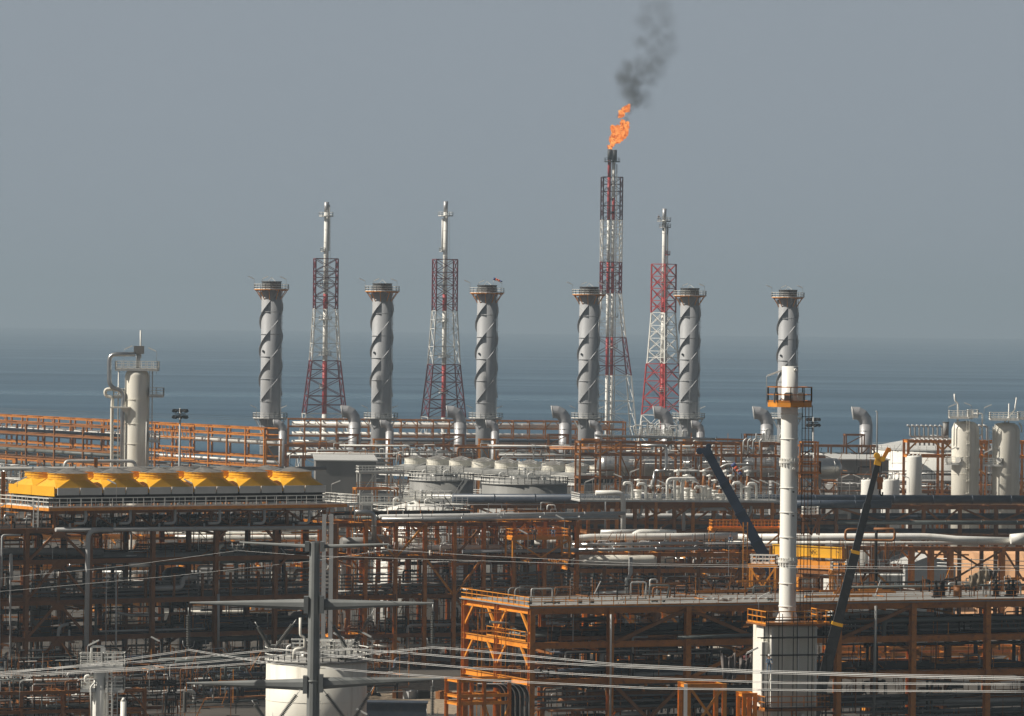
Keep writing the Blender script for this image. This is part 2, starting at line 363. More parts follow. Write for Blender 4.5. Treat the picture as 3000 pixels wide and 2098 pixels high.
# ================================================================== FAR SHORE: pipe racks
def far_rack(px0, px1, py0, s0, yaw, bays, lv, label, mc, mb, v=6.0, group=None, truss=True):
    g = G(px0, py0, s0, yaw); x1 = g.loc(px1, py0 + 30)[0]; cols = [x1 * i / bays for i in range(bays + 1)]
    zs = [g.loc(px0, p)[1] for p in lv]; br = []
    for i in range(bays):
        if truss and i % 3 == 1: br += [(i, zs[1], zs[0], 'k', 0)]
        if i % 4 == 2: br += [(i, 0.5, zs[-1], 'A', 0)]
        elif i % 2 == 0: br += [(i, zs[-1] - 2.2, zs[-1], 'k', 0)]
    frame('pipe_rack', label, g, cols, zs, [0, v], .42, .42, mc, mb, br, prof=False, group=group); return g, cols, zs
gA, cA, zA = far_rack(-70, 775, 1214, 11.0, -58, 17, [1214, 1231, 1287, 1312, 1338], 'long orange pipe rack on the far shore at left, behind the cream column', 'orange', 'orange')
gB, cB, zB = far_rack(-82, 330, 1232, 11.6, -58, 5, [1232, 1262, 1300, 1330], 'shorter rust brown rack standing before the long orange rack at far left', 'rust', 'rust', v=5)
def along(g, x0, x1, v, z, w, m, label, **k): return pipe([g.w(x0, v, z), g.w(x1, v, z)], w, m, label, clamps=1, **k)
L_ = cA[-1]
along(gA, -3, L_ + 2, 3.3, zA[1] - 1.7, 1.25, 'white', 'thick white insulated pipe on the top tier of the far orange rack at left')
along(gA, 2, L_ * .62, -1.4, zA[2] + 2.2, .95, 'navy', 'dark blue grey pipe just under the white one on the far left rack')
along(gA, -3, L_ + 2, 3.0, zA[2] - 1.3, .9, 'galv', 'pale ribbed pipe on the middle tier of the far orange rack')
along(gA, -3, L_ + 2, 1.2, zA[3] - 1.2, .55, 'ltgrey', 'thin grey pipe on the third tier of the far orange rack')
along(gA, -3, L_ + 2, 4.6, zA[3] - 1.1, .8, 'dgreen', 'grey green pipe on the third tier of the far orange rack')
along(gA, -3, L_ * .7, 2.0, zA[4] - 0.9, .9, 'dgreen', 'low dark pipe on the bottom tier of the far orange rack')
along(gB, -3, cB[-1], 2.5, zB[2] - .9, 1.0, 'dgreen', 'low blue grey pipe on the rust brown rack at far left')
along(gB, -3, cB[-1], 2.2, zB[1] + .8, .8, 'navy', 'dark pipe lying on the upper tier of the rust brown rack')
# orange ladder trusses between columns 465 and 568
for px, yy, nm in ((468, (1243, 1278), 'upper'), (468, (1306, 1340), 'lower')):
    t = MB(); a, c = gA.loc(px, yy[0], -1.2), gA.loc(px, yy[1], -1.2); x2 = gA.loc(570, yy[0] + 3, -1.2)[0]
    t.bar(gA.w(a[0], -1.2, a[1]), gA.w(x2, -1.2, a[1]), .3, .4); t.bar(gA.w(a[0], -1.2, c[1]), gA.w(x2, -1.2, c[1]), .3, .4)
    for k in range(9):
        xx = a[0] + (x2 - a[0]) * k / 9; t.bar(gA.w(xx + .9, -1.2, a[1]), gA.w(xx + 2.4, -1.2, c[1]), .14, .2)
    solo('lattice_bridge', t, 'orange', nm + ' of two orange lattice girders beside the lamp mast at left', 'girder')
# rack running behind the grey stacks
gC, cC, zC = far_rack(846, 1832, 1228, 10.4, 4, 21, [1228, 1250, 1277, 1300, 1322], 'orange pipe rack running behind the grey stacks in the middle', 'orange', 'orange', v=7)
along(gC, 1, cC[-1] - 3, 3.2, zC[1] + .8, 1.3, 'white', 'white pipe along the upper tier of the rack behind the grey stacks')
along(gC, 1, cC[-1] - 3, 2.0, zC[2] + .7, 1.0, 'white', 'white pipe along the middle tier of the rack behind the grey stacks')
along(gC, cC[3], cC[-1], -1.0, zC[2] - .8, .9, 'navy', 'dark grey pipe in front of the rack behind the grey stacks')
along(gC, 1, cC[-1] - 3, 4.4, zC[3] + .6, .8, 'galv', 'silver pipe along the lower tier of the rack behind the grey stacks')
along(gC, 1, cC[-1] - 3, 1.4, zC[4] + .6, .9, 'ltgrey', 'grey pipe along the bottom tier of the rack behind the grey stacks')
# thin overhead lines on the shore
for k, dy in enumerate((-14, -8, -3)):
    pp([(-40, 1210 + dy, 9.6), (400, 1225 + dy, 9.4), (820, 1236 + dy, 9.2)], .9, 'wire', ('top', 'middle', 'lowest')[k] + ' thin pale overhead line above the far left rack', n=5, cat='overhead line', name='overhead_line')

# ================================================================== flare towers
def flare(pcx, bcx, tip, base, secs, pipes, plats, s, label, x0col, gr='flare towers by the sea'):
    """secs: (py_top, py_bottom, half width top px, half width bottom px, material)"""
    O = P(bcx, base, s); O.z = 0; t = empty('flare_tower', O, label, 'flare tower', gr)
    def at(f, py): q = P(bcx, py, s); return q.z
    ya = R(30 if x0col == 0 else x0col); U = Vector((math.cos(ya), math.sin(ya), 0)); N = Vector((-math.sin(ya), math.cos(ya), 0))
    kk = 1 / (abs(math.cos(ya)) + abs(math.sin(ya)))
    for (pt, pb, ht, hb, m, nb) in secs:
        zt, zb = at(0, pt), at(0, pb); rt, rb = ht / s * kk, hb / s * kk; c = MB(); LEG, BR = .38, (.15 if m in ('white', 'dmaroon') else .2)
        O2 = Vector((O.x, O.y, 0))
        def cor(i, f): r = rb + (rt - rb) * f; return O2 + U * r * (1, 1, -1, -1)[i] + N * r * (1, -1, -1, 1)[i] + Vector((0, 0, zb + (zt - zb) * f))
        for i in range(4): q = MB(); q.bar(cor(i, 0), cor(i, 1), LEG, LEG, U); q.build('leg', m, t)
        for k in range(nb):
            f0, f1 = k / nb, (k + 1) / nb
            for i in range(4):
                j = (i + 1) % 4; A, B, C, D = cor(i, f0), cor(j, f0), cor(i, f1), cor(j, f1)
                c.bar(A, D, BR, BR); c.bar(B, C, BR, BR); c.bar(C, D, BR * 1.1, BR * 1.1)
                if k % 2 == 0: c.bar((A + C) / 2, (B + D) / 2, BR, BR)
        c.build('lattice', m, t)
    for (dx, w, bands) in pipes:
        for (pt, pb, m) in bands:
            zt, zb = at(0, pt), at(0, pb); lean = (pcx - bcx) / s
            fx = lambda z: 0
            b = MB(); X = O + U * 0 + Vector((dx / s, 0, 0)); b.cyl((X.x, X.y, zb), (X.x, X.y, zt), w / s / 2, n=14)
            for q in range(int((zt - zb) / 4)): zz = zb + 4 * q; b.cyl((X.x, X.y, zz), (X.x, X.y, zz + .15), w / s / 2 + .05, n=14)
            b.build('riser', m, t)
    b = MB(); X = O + Vector((pipes[0][0] / s + pipes[0][1] / s * .5 + .35, -.4, 0)); b.ladder((X.x, X.y, at(0, base)), (X.x, X.y, at(0, plats[0][0])), (1, 0, 0), .5, .04, .8)
    for z in range(int(at(0, base)) + 2, int(at(0, plats[0][0])), 2): b.lathe((X.x + .05, X.y - .25, z), [(.42, 0), (.42, .05)], 8, False)
    b.build('ladder', 'galv' if len(pipes) > 1 else 'orange', t)
    for (py, dx, w, d) in plats:
        z = at(0, py); X = Vector((O.x + dx / s, O.y, z)); r = w / s / 2; b = MB()
        b.cyl(X, X + Vector((0, 0, .18)), r, n=14); pts = [X + Vector((r * math.cos(a * math.pi / 6), r * math.sin(a * math.pi / 6), .15)) for a in range(13)]
        b.rail(pts, 1.2, 2, .045, rails=(1, .5)); b.build('platform', d, t)
    return t, O
flare(950, 948, 592, 1400, [(758, 905, 37, 37, 'maroon', 4), (905, 1057, 37, 47, 'white', 3), (1057, 1212, 47, 67, 'maroon', 3), (1212, 1400, 67, 88, 'white', 3)],
      [(0, 14, [(592, 622, 'duct'), (622, 860, 'white'), (860, 905, 'red'), (905, 1057, 'white'), (1057, 1212, 'red'), (1212, 1400, 'white')]),
       (8, 5, [(600, 735, 'white')])],
      [(635, -1, 42, 'white'), (738, -8, 16, 'white'), (838, -4, 24, 'ltgrey'), (938, 0, 38, 'white'), (1042, 0, 38, 'ltgrey'), (1138, -6, 18, 'white'), (1243, -3, 26, 'ltgrey')], 9.3,
      'leftmost red and white lattice flare tower with one pipe and a grey tip', 8)
flare(1298, 1297, 592, 1400, [(760, 911, 37, 37, 'maroon', 4), (911, 1068, 37, 48, 'white', 3), (1068, 1222, 48, 66, 'maroon', 3), (1222, 1400, 66, 88, 'white', 3)],
      [(0, 13, [(590, 622, 'duct'), (622, 862, 'white'), (862, 910, 'red'), (910, 1068, 'white'), (1068, 1222, 'red'), (1222, 1400, 'white')]),
       (-9, 5, [(640, 735, 'white')])],
      [(634, 0, 44, 'white'), (738, -9, 16, 'white'), (842, -6, 18, 'ltgrey'), (945, -6, 30, 'white'), (1048, 0, 36, 'ltgrey'), (1152, -2, 26, 'white'), (1240, -4, 24, 'ltgrey')], 9.3,
      'red and white lattice flare tower between the second and third grey stacks', 12)
flare(1781, 1783, 438, 1400, [(519, 645, 31, 31, 'dmaroon', 3), (645, 768, 31, 31, 'white', 3), (768, 860, 31, 31, 'maroon', 3), (860, 988, 31, 45, 'white', 3), (988, 1099, 45, 62, 'maroon', 2), (1099, 1400, 62, 92, 'white', 4)],
      [(-8, 10, [(468, 519, 'red'), (519, 645, 'red'), (645, 768, 'white'), (768, 860, 'red'), (860, 988, 'white'), (988, 1099, 'red'), (1099, 1400, 'white')]),
       (-7, 14, [(438, 469, 'dstack')]), (7, 14, [(439, 471, 'dstack')]), (5, 10, [(470, 580, 'white'), (580, 645, 'red'), (645, 768, 'white'), (768, 860, 'red'), (860, 988, 'white'), (988, 1099, 'red'), (1099, 1400, 'white')]),
       (14, 3, [(480, 1300, 'white')])],
      [(475, 0, 46, 'dstack'), (930, 8, 30, 'ltgrey'), (1020, 8, 28, 'white')], 9.0, 'tallest lattice flare tower, with two black tips and a burning flame', 6)
flare(1945, 1938, 611, 1400, [(774, 916, 36, 36, 'red', 4), (916, 1066, 35, 46, 'white', 4), (1066, 1216, 48, 60, 'red', 3), (1216, 1400, 60, 80, 'white', 3)],
      [(0, 12, [(611, 645, 'duct'), (645, 870, 'white'), (870, 916, 'red'), (916, 1066, 'white'), (1066, 1290, 'red'), (1290, 1400, 'white')]),
       (10, 4, [(660, 1290, 'ltgrey')])],
      [(650, -1, 40, 'ltgrey'), (668, 2, 34, 'duct'), (748, 10, 16, 'red'), (848, 9, 18, 'ltgrey'), (952, 9, 16, 'ltgrey'), (1050, -4, 40, 'white'), (1148, 4, 30, 'white')], 9.3,
      'rightmost lattice flare tower in brighter red, beside the fifth grey stack', 50)

# flame and smoke at the tall flare
def flame(pts, label, sd_):
    bm = bpy.data.meshes.new('flame'); b = MB(); rg = random.Random(sd_)
    for (px, py, r) in pts:
        for k in range(16):
            q = P(px + rg.uniform(-.65, .65) * r, py + rg.uniform(-.55, .55) * r, 9.0) + Vector((0, rg.uniform(-.5, .5), 0)); rr = r / 9.0 * rg.uniform(.26, .5)
            b.lathe(q, [(rr * math.sin(math.pi * i / 7) * rg.uniform(.8, 1.15), -rr * 1.25 * math.cos(math.pi * i / 7)) for i in range(8)], 10, axis=(rg.uniform(-.5, .7), rg.uniform(-.3, .3), 1))
    m = bpy.data.materials.new('flame'); m.use_nodes = True; n = m.node_tree; n.nodes.clear()
    em = n.nodes.new('ShaderNodeEmission'); o = n.nodes.new('ShaderNodeOutputMaterial'); tc = n.nodes.new('ShaderNodeTexCoord')
    no = n.nodes.new('ShaderNodeTexNoise'); no.inputs['Scale'].default_value = 1.1; no.inputs['Detail'].default_value = 9; no.inputs['Distortion'].default_value = 1.6
    cr = n.nodes.new('ShaderNodeValToRGB'); cr.color_ramp.elements[0].position = .38; cr.color_ramp.elements[0].color = (.40, .06, .01, 1)
    cr.color_ramp.elements[1].position = .72; cr.color_ramp.elements[1].color = (1.0, .62, .20, 1); e = cr.color_ramp.elements.new(.5); e.color = (.88, .20, .022, 1)
    n.links.new(tc.outputs['Object'], no.inputs['Vector']); n.links.new(no.outputs['Fac'], cr.inputs[0]); n.links.new(cr.outputs[0], em.inputs[0]); n.links.new(em.outputs[0], o.inputs[0])
    em.inputs[1].default_value = 1.15
    ob = solo('flame', b, m, label, 'flame'); md = ob.modifiers.new('merge', 'REMESH'); md.mode = 'VOXEL'; md.voxel_size = 0.08; md.use_smooth_shade = True
    tx = bpy.data.textures.new('licks', 'CLOUDS'); tx.noise_scale = .6; tx.noise_depth = 4
    d = ob.modifiers.new('licks', 'DISPLACE'); d.texture = tx; d.strength = .9; d.mid_level = .55; d.texture_coords = 'LOCAL'
flame([(1787, 432, 7), (1793, 424, 8), (1797, 414, 12), (1803, 401, 18), (1812, 392, 22), (1806, 382, 18), (1820, 388, 20), (1829, 378, 17), (1830, 368, 13), (1824, 359, 7), (1823, 353, 4)],
      'large orange flame blowing right from the tall flare tip', 3)
flame([(1817, 339, 8), (1822, 331, 11), (1829, 325, 11), (1837, 319, 10), (1841, 311, 7), (1843, 307, 4)], 'small detached orange flame under the black smoke', 4)
puffs = [(1848, 325, 9, 2.2), (1814, 338, 7, 3.0), (1832, 347, 8, 2.4), (1852, 302, 17, 1.1), (1862, 288, 24, 1.1), (1850, 268, 26, 1.35), (1880, 282, 24, .5), (1893, 305, 15, .4), (1858, 245, 24, 1.5), (1830, 228, 24, 1.2), (1842, 200, 22, .85), (1815, 222, 13, .6),
         (1875, 215, 24, .75), (1900, 200, 26, .75), (1925, 212, 20, .6), (1930, 180, 26, .6), (1945, 160, 24, .4), (1905, 172, 18, .4), (1880, 122, 20, .6), (1893, 135, 14, .5), (1935, 130, 24, .45), (1920, 95, 26, .4), (1890, 60, 26, .36), (1950, 60, 30, .28), (1935, 20, 32, .26), (1960, 110, 24, .35), (1900, 25, 26, .24), (1915, 150, 26, .4), (1870, 185, 20, .5), (1845, 300, 13, .9), (1960, 145, 26, .3), (1905, 235, 22, .5)]
m = bpy.data.materials.new('smoke'); m.use_nodes = True; n = m.node_tree; n.nodes.clear(); L = n.links.new
def N_(t, **k):
    q = n.nodes.new(t)
    for a, v in k.items(): setattr(q, a, v)
    return q
geo = N_('ShaderNodeNewGeometry'); wn = N_('ShaderNodeTexNoise'); wn.inputs['Scale'].default_value = .28; wn.inputs['Detail'].default_value = 6; L(geo.outputs['Position'], wn.inputs['Vector'])
sub = N_('ShaderNodeVectorMath', operation='SUBTRACT'); L(wn.outputs['Color'], sub.inputs[0]); sub.inputs[1].default_value = (.5, .5, .5)
scl = N_('ShaderNodeVectorMath', operation='SCALE'); L(sub.outputs[0], scl.inputs[0]); scl.inputs['Scale'].default_value = 4.5
pos = N_('ShaderNodeVectorMath', operation='ADD'); L(geo.outputs['Position'], pos.inputs[0]); L(scl.outputs[0], pos.inputs[1])
acc = None
for px, py, r, d in puffs:
    q = P(px, py, 9.0); ds = N_('ShaderNodeVectorMath', operation='DISTANCE'); L(pos.outputs[0], ds.inputs[0]); ds.inputs[1].default_value = q
    mr = N_('ShaderNodeMapRange'); mr.interpolation_type = 'SMOOTHSTEP'; mr.inputs['From Min'].default_value = 0; mr.inputs['From Max'].default_value = r / 9.0 * 1.75; mr.inputs['To Min'].default_value = d; mr.inputs['To Max'].default_value = 0
    L(ds.outputs['Value'], mr.inputs[0])
    if acc is None: acc = mr.outputs[0]
    else:
        ad = N_('ShaderNodeMath', operation='MAXIMUM'); L(acc, ad.inputs[0]); L(mr.outputs[0], ad.inputs[1]); acc = ad.outputs[0]
n2 = N_('ShaderNodeTexNoise'); n2.inputs['Scale'].default_value = .55; n2.inputs['Detail'].default_value = 5; L(geo.outputs['Position'], n2.inputs['Vector'])
m2 = N_('ShaderNodeMapRange'); m2.inputs['From Min'].default_value = .36; m2.inputs['From Max'].default_value = .62; m2.inputs['To Min'].default_value = .55; m2.inputs['To Max'].default_value = 1.15; L(n2.outputs['Fac'], m2.inputs[0])
mu = N_('ShaderNodeMath', operation='MULTIPLY'); L(acc, mu.inputs[0]); L(m2.outputs[0], mu.inputs[1]); mu2 = N_('ShaderNodeMath', operation='MULTIPLY'); L(mu.outputs[0], mu2.inputs[0]); mu2.inputs[1].default_value = .25
pv = N_('ShaderNodeVolumePrincipled'); pv.inputs['Color'].default_value = (.13, .135, .13, 1); L(mu2.outputs[0], pv.inputs['Density']); o = N_('ShaderNodeOutputMaterial'); L(pv.outputs[0], o.inputs['Volume'])
a, c = P(1790, 360, 9.0), P(1985, -60, 9.0); b = MB(); b.box((a + c) / 2, abs(c.x - a.x) + 3, 10, abs(c.z - a.z)); sk = solo('smoke', b, m, 'dark grey smoke drifting up and right from the flame', 'smoke', kind='stuff')
ORD = ['first', 'second', 'third', 'fourth', 'fifth', 'sixth', 'seventh', 'eighth', 'ninth', 'tenth', 'eleventh', 'twelfth', 'thirteenth', 'fourteenth']

# ================================================================== grey stacks with helical strakes
def elbow_duct(cx, top, w, s, base, label, gr):
    """vertical duct with a three piece elbow that opens to the left; cx = centre of the vertical part"""
    q = P(cx, top, s); r = w / s / 2; zt = q.z - r; X = Vector((q.x, q.y, 0)); t = empty('exhaust_duct', X + Vector((0, 0, base)), label, 'duct', gr)
    b = MB(); b.cyl(X + Vector((0, 0, base)), X + Vector((0, 0, zt - r * 1.6)), r, n=20)
    for k in range(3): zz = base + (zt - base) * (.35 + .2 * k); b.cyl(X + Vector((0, 0, zz)), X + Vector((0, 0, zz + .12)), r + .06, n=20)
    b.build('shaft', 'duct', t)
    b = MB(); c0 = X + Vector((-r * 1.7, 0, zt - r * 1.6)); pts = []
    n = 22; k0 = None
    ang = [0, 25, 50, 75, 100]
    rings = []
    for a in ang:
        ta = R(a); c = c0 + Vector((r * 1.7 * math.cos(ta), 0, r * 1.7 * math.sin(ta))); d = Vector((-math.sin(ta), 0, math.cos(ta))); nn = Vector((math.cos(ta), 0, math.sin(ta)))
        rings.append([c + (nn * math.cos(2 * math.pi * i / n) + Vector((0, 1, 0)) * math.sin(2 * math.pi * i / n)) * r for i in range(n)])
    vs = [v for rr in rings for v in rr]; fs = []
    for j in range(len(ang) - 1):
        for i in range(n): fs.append((j * n + i, j * n + (i + 1) % n, (j + 1) * n + (i + 1) % n, (j + 1) * n + i))
    b.add(vs, fs, False); b.sm = [False] * len(b.sm); b.f.append(list(range((len(ang) - 1) * n, len(ang) * n))[::-1]); b.sm.append(False); b.mi.append(0); b.build('elbow', 'duct', t)
    d = Vector((-math.sin(R(100)), 0, math.cos(R(100)))); c = c0 + Vector((r * 1.7 * math.cos(R(100)), 0, r * 1.7 * math.sin(R(100))))
    b = MB(); b.cyl(c, c + d * .25, r * 1.04, n=22); b.cyl(c + d * .25, c + d * .3, r * .9, n=22); b.build('hood_rim', 'ltgrey', t)
    return t
STK = [(805, 774, 824, 58, 11.7, 'leftmost grey stack with spiral fins, left of the first flare tower'),
       (1118, 1110, 830, 57, 11.6, 'second grey stack from the left, between the two left flare towers'),
       (1425, 1417, 835, 57, 11.5, 'third grey stack from the left, with a windsock on its top platform'),
       (1724, 1716, 840, 56, 11.3, 'fourth grey stack, overlapping the tall flaring tower'),
       (2019, 2011, 844, 55, 11.1, 'fifth grey stack, just right of the bright red flare tower'),
       (2306, 2299, 849, 54, 11.0, 'rightmost grey stack, partly hidden behind the slim white stack')]
def stack(cx, top, w, s, label):
    q = P(cx + 2, top + 200, s); X = Vector((q.x, q.y, 0)); r = w / s / 2; ztop = P(cx, top, s).z; zp = ztop - 2.15; zl = P(cx, 1226, s).z
    t = empty('chimney_stack', X, label, 'stack', 'grey stacks in a row')
    def Z(z): return X + Vector((0, 0, z))
    b = MB(); b.cyl(Z(0), Z(zp + .4), r * 1.03, r, 36)
    for k in range(8): zz = zp - 5.6 * (k + 1); b.cyl(Z(zz), Z(zz + .16), r * 1.05 + .05, n=36)
    b.build('shell', 'stack', t)
    b = MB(); b.cyl(Z(zp + .4), Z(ztop), r * .99, n=36, caps=False); b.cyl(Z(ztop - .5), Z(ztop - .05), r * .8, n=30); b.cyl(Z(ztop - .25), Z(ztop), r * 1.03, n=36); b.build('cap', 'dstack', t)
    # three fins wound round the upper shaft
    z1 = zp - .6; z0 = zp - 29; pitch = 22.0
    for k in range(3):
        b = MB(); vs = []; fs = []; N = 70; lo = z0 + (1.2 * k)
        for i in range(N + 1):
            z = lo + (z1 - lo) * i / N; a = 2 * math.pi * (z / pitch + k / 3) + R(-20)
            for rr, dz in ((r * .98, 0), (r + .52, 0), (r + .52, .07), (r * .98, .07)): vs.append(Z(z + dz) + Vector((math.cos(a), math.sin(a), 0)) * rr)
        for i in range(N):
            for j in range(4): A = i * 4; fs.append((A + j, A + (j + 1) % 4, A + 4 + (j + 1) % 4, A + 4 + j))
        fs += [(0, 3, 2, 1), (N * 4, N * 4 + 1, N * 4 + 2, N * 4 + 3)]; b.add(vs, fs); b.build('spiral_fin', 'stack', t)
    for zz, rp, m, nm, sup in ((zp, 4.35, 'amber', 'top_platform', 2.4), (zl, 4.3, 'galv', 'lower_platform', 2.8)):
        b = MB(); b.lathe(Z(zz), [(r * 1.0, -.02), (rp, -.02), (rp, .16), (r * 1.0, .16)], 24, False)
        for k in range(10):
            a = k * math.pi / 5 + .2; d = Vector((math.cos(a), math.sin(a), 0)); b.bar(Z(zz) + d * (rp - .3), Z(zz - sup) + d * r, .16, .16); b.bar(Z(zz - .15) + d * (rp - .2), Z(zz - .15) + d * r, .14, .22)
        pl = b.build(nm, m, t); c = MB(); pts = [Z(zz + .15) + Vector((rp * math.cos(k * math.pi / 10), rp * math.sin(k * math.pi / 10), 0)) for k in range(21)]
        c.rail(pts, 1.25, 1.4, .05); c.build('railing', 'white', pl)
        for k, a in enumerate((185, 240, 330) if nm == 'top_platform' else (220, 310)):
            d = Vector((math.cos(R(a)), math.sin(R(a)), 0)); p = Z(zz + .1) + d * rp; c = MB(); c.bar(p, p + Vector((0, 0, 2.6)), .08, .08); c.build('lamp_post', 'galv', t)
            c = MB(); e = p + Vector((0, 0, 2.6)); sg = -1 if k % 2 else 1; c.bar(e + Vector((-.1 * sg, 0, 0)), e + Vector((-1.5 * sg, -.1, .62)), .28, .2); c.build('tube_light', 'white', t)
    b = MB(); 
    for a in (250, 300): d = Vector((math.cos(R(a)), math.sin(R(a)), 0)); b.bar(Z(ztop + .9), Z(ztop - .2) + d * r, .1, .1)
    b.bar(Z(ztop + .9) + Vector((-.2, 0, 0)), Z(ztop + .9) + Vector((.2, 0, 0)), .1, .1); b.build('davit', 'galv', t)
    b = MB(); d = Vector((math.cos(R(-18)), math.sin(R(-18)), 0)); b.ladder(Z(3) + d * (r + .35), Z(zp) + d * (r + .35), (-d.y, d.x, 0), .5, .05, .9)
    for k in range(int((zp - 5) / 1.6)): b.lathe(Z(4 + k * 1.6) + d * (r + .6), [(.42, 0), (.42, .06)], 8, False)
    b.build('caged_ladder', 'galv', t)
    for dx, zz in ((-.75, ztop - 17.5), (.55, ztop - 33)): b = MB(); b.cyl(Z(zz) + Vector((dx * r, -math.sqrt(1 - dx * dx) * r * .9, 0)), Z(zz) + Vector((dx * r, -math.sqrt(1 - dx * dx) * r - .5, 0)), .28, n=8); b.build('sample_port', 'dstack', t)
    return t
for cx, bx, top, w, s, lb in STK: stack((cx + bx) / 2 + 2, top, w, s, lb)
# windsock on the third stack
def windsock(p, ln, rise, sc_, label):
    t = empty('windsock', p, label, 'windsock'); b = MB(); b.cyl(p, p + Vector((0, 0, rise)), .05 * sc_, n=6); b.build('mast', 'galv', t); q = p + Vector((0, 0, rise)); d = Vector((ln[0], 0, ln[1])); L = d.length; d.normalize()
    for k in range(4): b = MB(); b.cyl(q + d * L * k / 4, q + d * L * (k + 1) / 4 * 1.0, (.42 - .06 * k) * sc_, (.42 - .06 * (k + 1)) * sc_, 10); b.build('sock_band', ('sockb', 'socko', 'socko', 'sockb')[k], t)
windsock(P(1452, 842, 11.5) + Vector((-.6, -1, 0)), (2.3, -.75), 2.2, .9, 'blue and red windsock on top of the third grey stack')
BD = [(1040, 1189, 36, 0), (1349, 1190, 36, 1), (1657, 1190, 37, 2), (1956, 1191, 38, 3), (2248, 1192, 38, 4), (2538, 1193, 38, 5)]
for cx, top, w, k in BD: elbow_duct(cx, top, w, 12.2, 12, ['between the first flare tower and second stack', 'left of the third grey stack', 'left of the fourth grey stack', 'under the bright red flare tower', 'left of the slim white stack', 'on the brown frame at far right'][k] and 'large silver elbow duct ' + ['between the first flare tower and second stack', 'left of the third grey stack', 'left of the fourth grey stack', 'under the bright red flare tower', 'left of the slim white stack', 'standing alone on the brown frame at right'][k], 'large elbow ducts')
for cx, top, k in ((829, 1230, 0), (1142, 1231, 1), (1451, 1231, 2), (1754, 1232, 3), (2053, 1233, 4)): elbow_duct(cx, top, 24, 12.4, 10, 'small silver elbow duct at the foot of the ' + ('leftmost', 'second', 'third', 'fourth', 'fifth')[k] + ' grey stack', 'small elbow ducts')
# small amber portal frames beside each stack, brown carrier rack between them
for k, px in enumerate((780, 1097, 1407, 1711, 2008)):
    g = G(px, 1287, 12.7, 6); x1 = g.loc(px + 44, 1290)[0]; z = [g.loc(px, p)[1] for p in (1288, 1304, 1312)]
    frame('portal_frame', 'amber portal frame with a diagonal, at the foot of the ' + ('leftmost', 'second', 'third', 'fourth', 'fifth')[k] + ' grey stack', g, [0, x1], [z[0], z[1], z[2] - 4.5], [0, 3], .3, .34, 'amber', 'amber', [(0, z[2] - 4.5, z[1], '\\', 0)], prof=False, group='amber portal frames')
RX = [(838, 1092), (1150, 1402), (1463, 1706), (1760, 2003), (2060, 2272), (2345, 2570)]
for k, (a, c) in enumerate(RX):
    g = G(a, 1291, 12.5, 4); x1 = g.loc(c, 1300)[0]; n_ = 5; cols = [x1 * i / n_ for i in range(n_ + 1)]; z = [g.loc(a, p)[1] for p in (1291 + 15, 1340)]
    fr = frame('pipe_rack', 'low brown rack under the large elbow duct ' + ['left of the second stack', 'left of the third stack', 'left of the fourth stack', 'left of the fifth stack', 'left of the slim white stack', 'at far right beside the sea'][k], g, cols, z, [0, 5], .38, .5, 'rust', 'rust', [(0, z[1], z[0], '/', 0), (3, z[1], z[0], '\\', 0), (4, z[1], z[0], 'k', 0)], prof=False, group='low brown racks between stacks')
    zt = g.loc(a, 1273)[1]; f2 = frame('duct_support', 'brown box frame carrying the large elbow duct ' + ['left of the second stack', 'left of the third stack', 'left of the fourth stack', 'left of the fifth stack', 'left of the slim white stack', 'at far right beside the sea'][k], g, [cols[3], cols[4] + .6], [zt], [.6, 4], .36, .4, 'rust', 'rust', [(0, z[0] + .4, zt, '/', .6)], prof=False, z0=z[0] + .25, group='duct supports')
    for j, (w_, m, nm) in enumerate(((.7, 'galv', 'silver'), (.5, 'white', 'white'), (.9, 'dgreen', 'grey'))):
        along(g, .3, x1 - .3, 1 + j * 1.3, z[1] + .25 + w_ / 2, w_, m, nm + ' pipe on the low brown rack ' + ['left of the second stack', 'left of the third stack', 'left of the fourth stack', 'left of the fifth stack', 'left of the slim white stack', 'at far right beside the sea'][k])

# high lamp masts
def mast(px, top, s, label):
    q = P(px, top, s); X = Vector((q.x, q.y, 0)); t = empty('lamp_mast', X, label, 'lamp mast', 'high lamp masts')
    b = MB(); b.cyl(X, X + Vector((0, 0, q.z)), .42, .2, 10); b.build('mast', 'ltgrey', t)
    b = MB(); b.lathe(X + Vector((0, 0, q.z - 1.4)), [(1.2, 0), (1.3, .1), (1.2, .2)], 12, False); b.build('ring', 'dark', t)
    for k in range(8):
        a = k * math.pi / 4 + .2
        for dz in (-1.9, -.5): c = X + Vector((math.cos(a) * 1.45, math.sin(a) * 1.45, q.z + dz)); b = MB(); b.box(c, .55, .55, .6, a); b.cyl(c, c + Vector((math.cos(a) * .3, math.sin(a) * .3, -.35)), .3, n=8); b.build('floodlight', 'dark', t)
mast(528, 1196, 13.0, 'grey lamp mast with a ring of dark floodlights, right of the cream column')
mast(2383, 1222, 12.0, 'grey lamp mast with floodlights, right of the slim white stack')

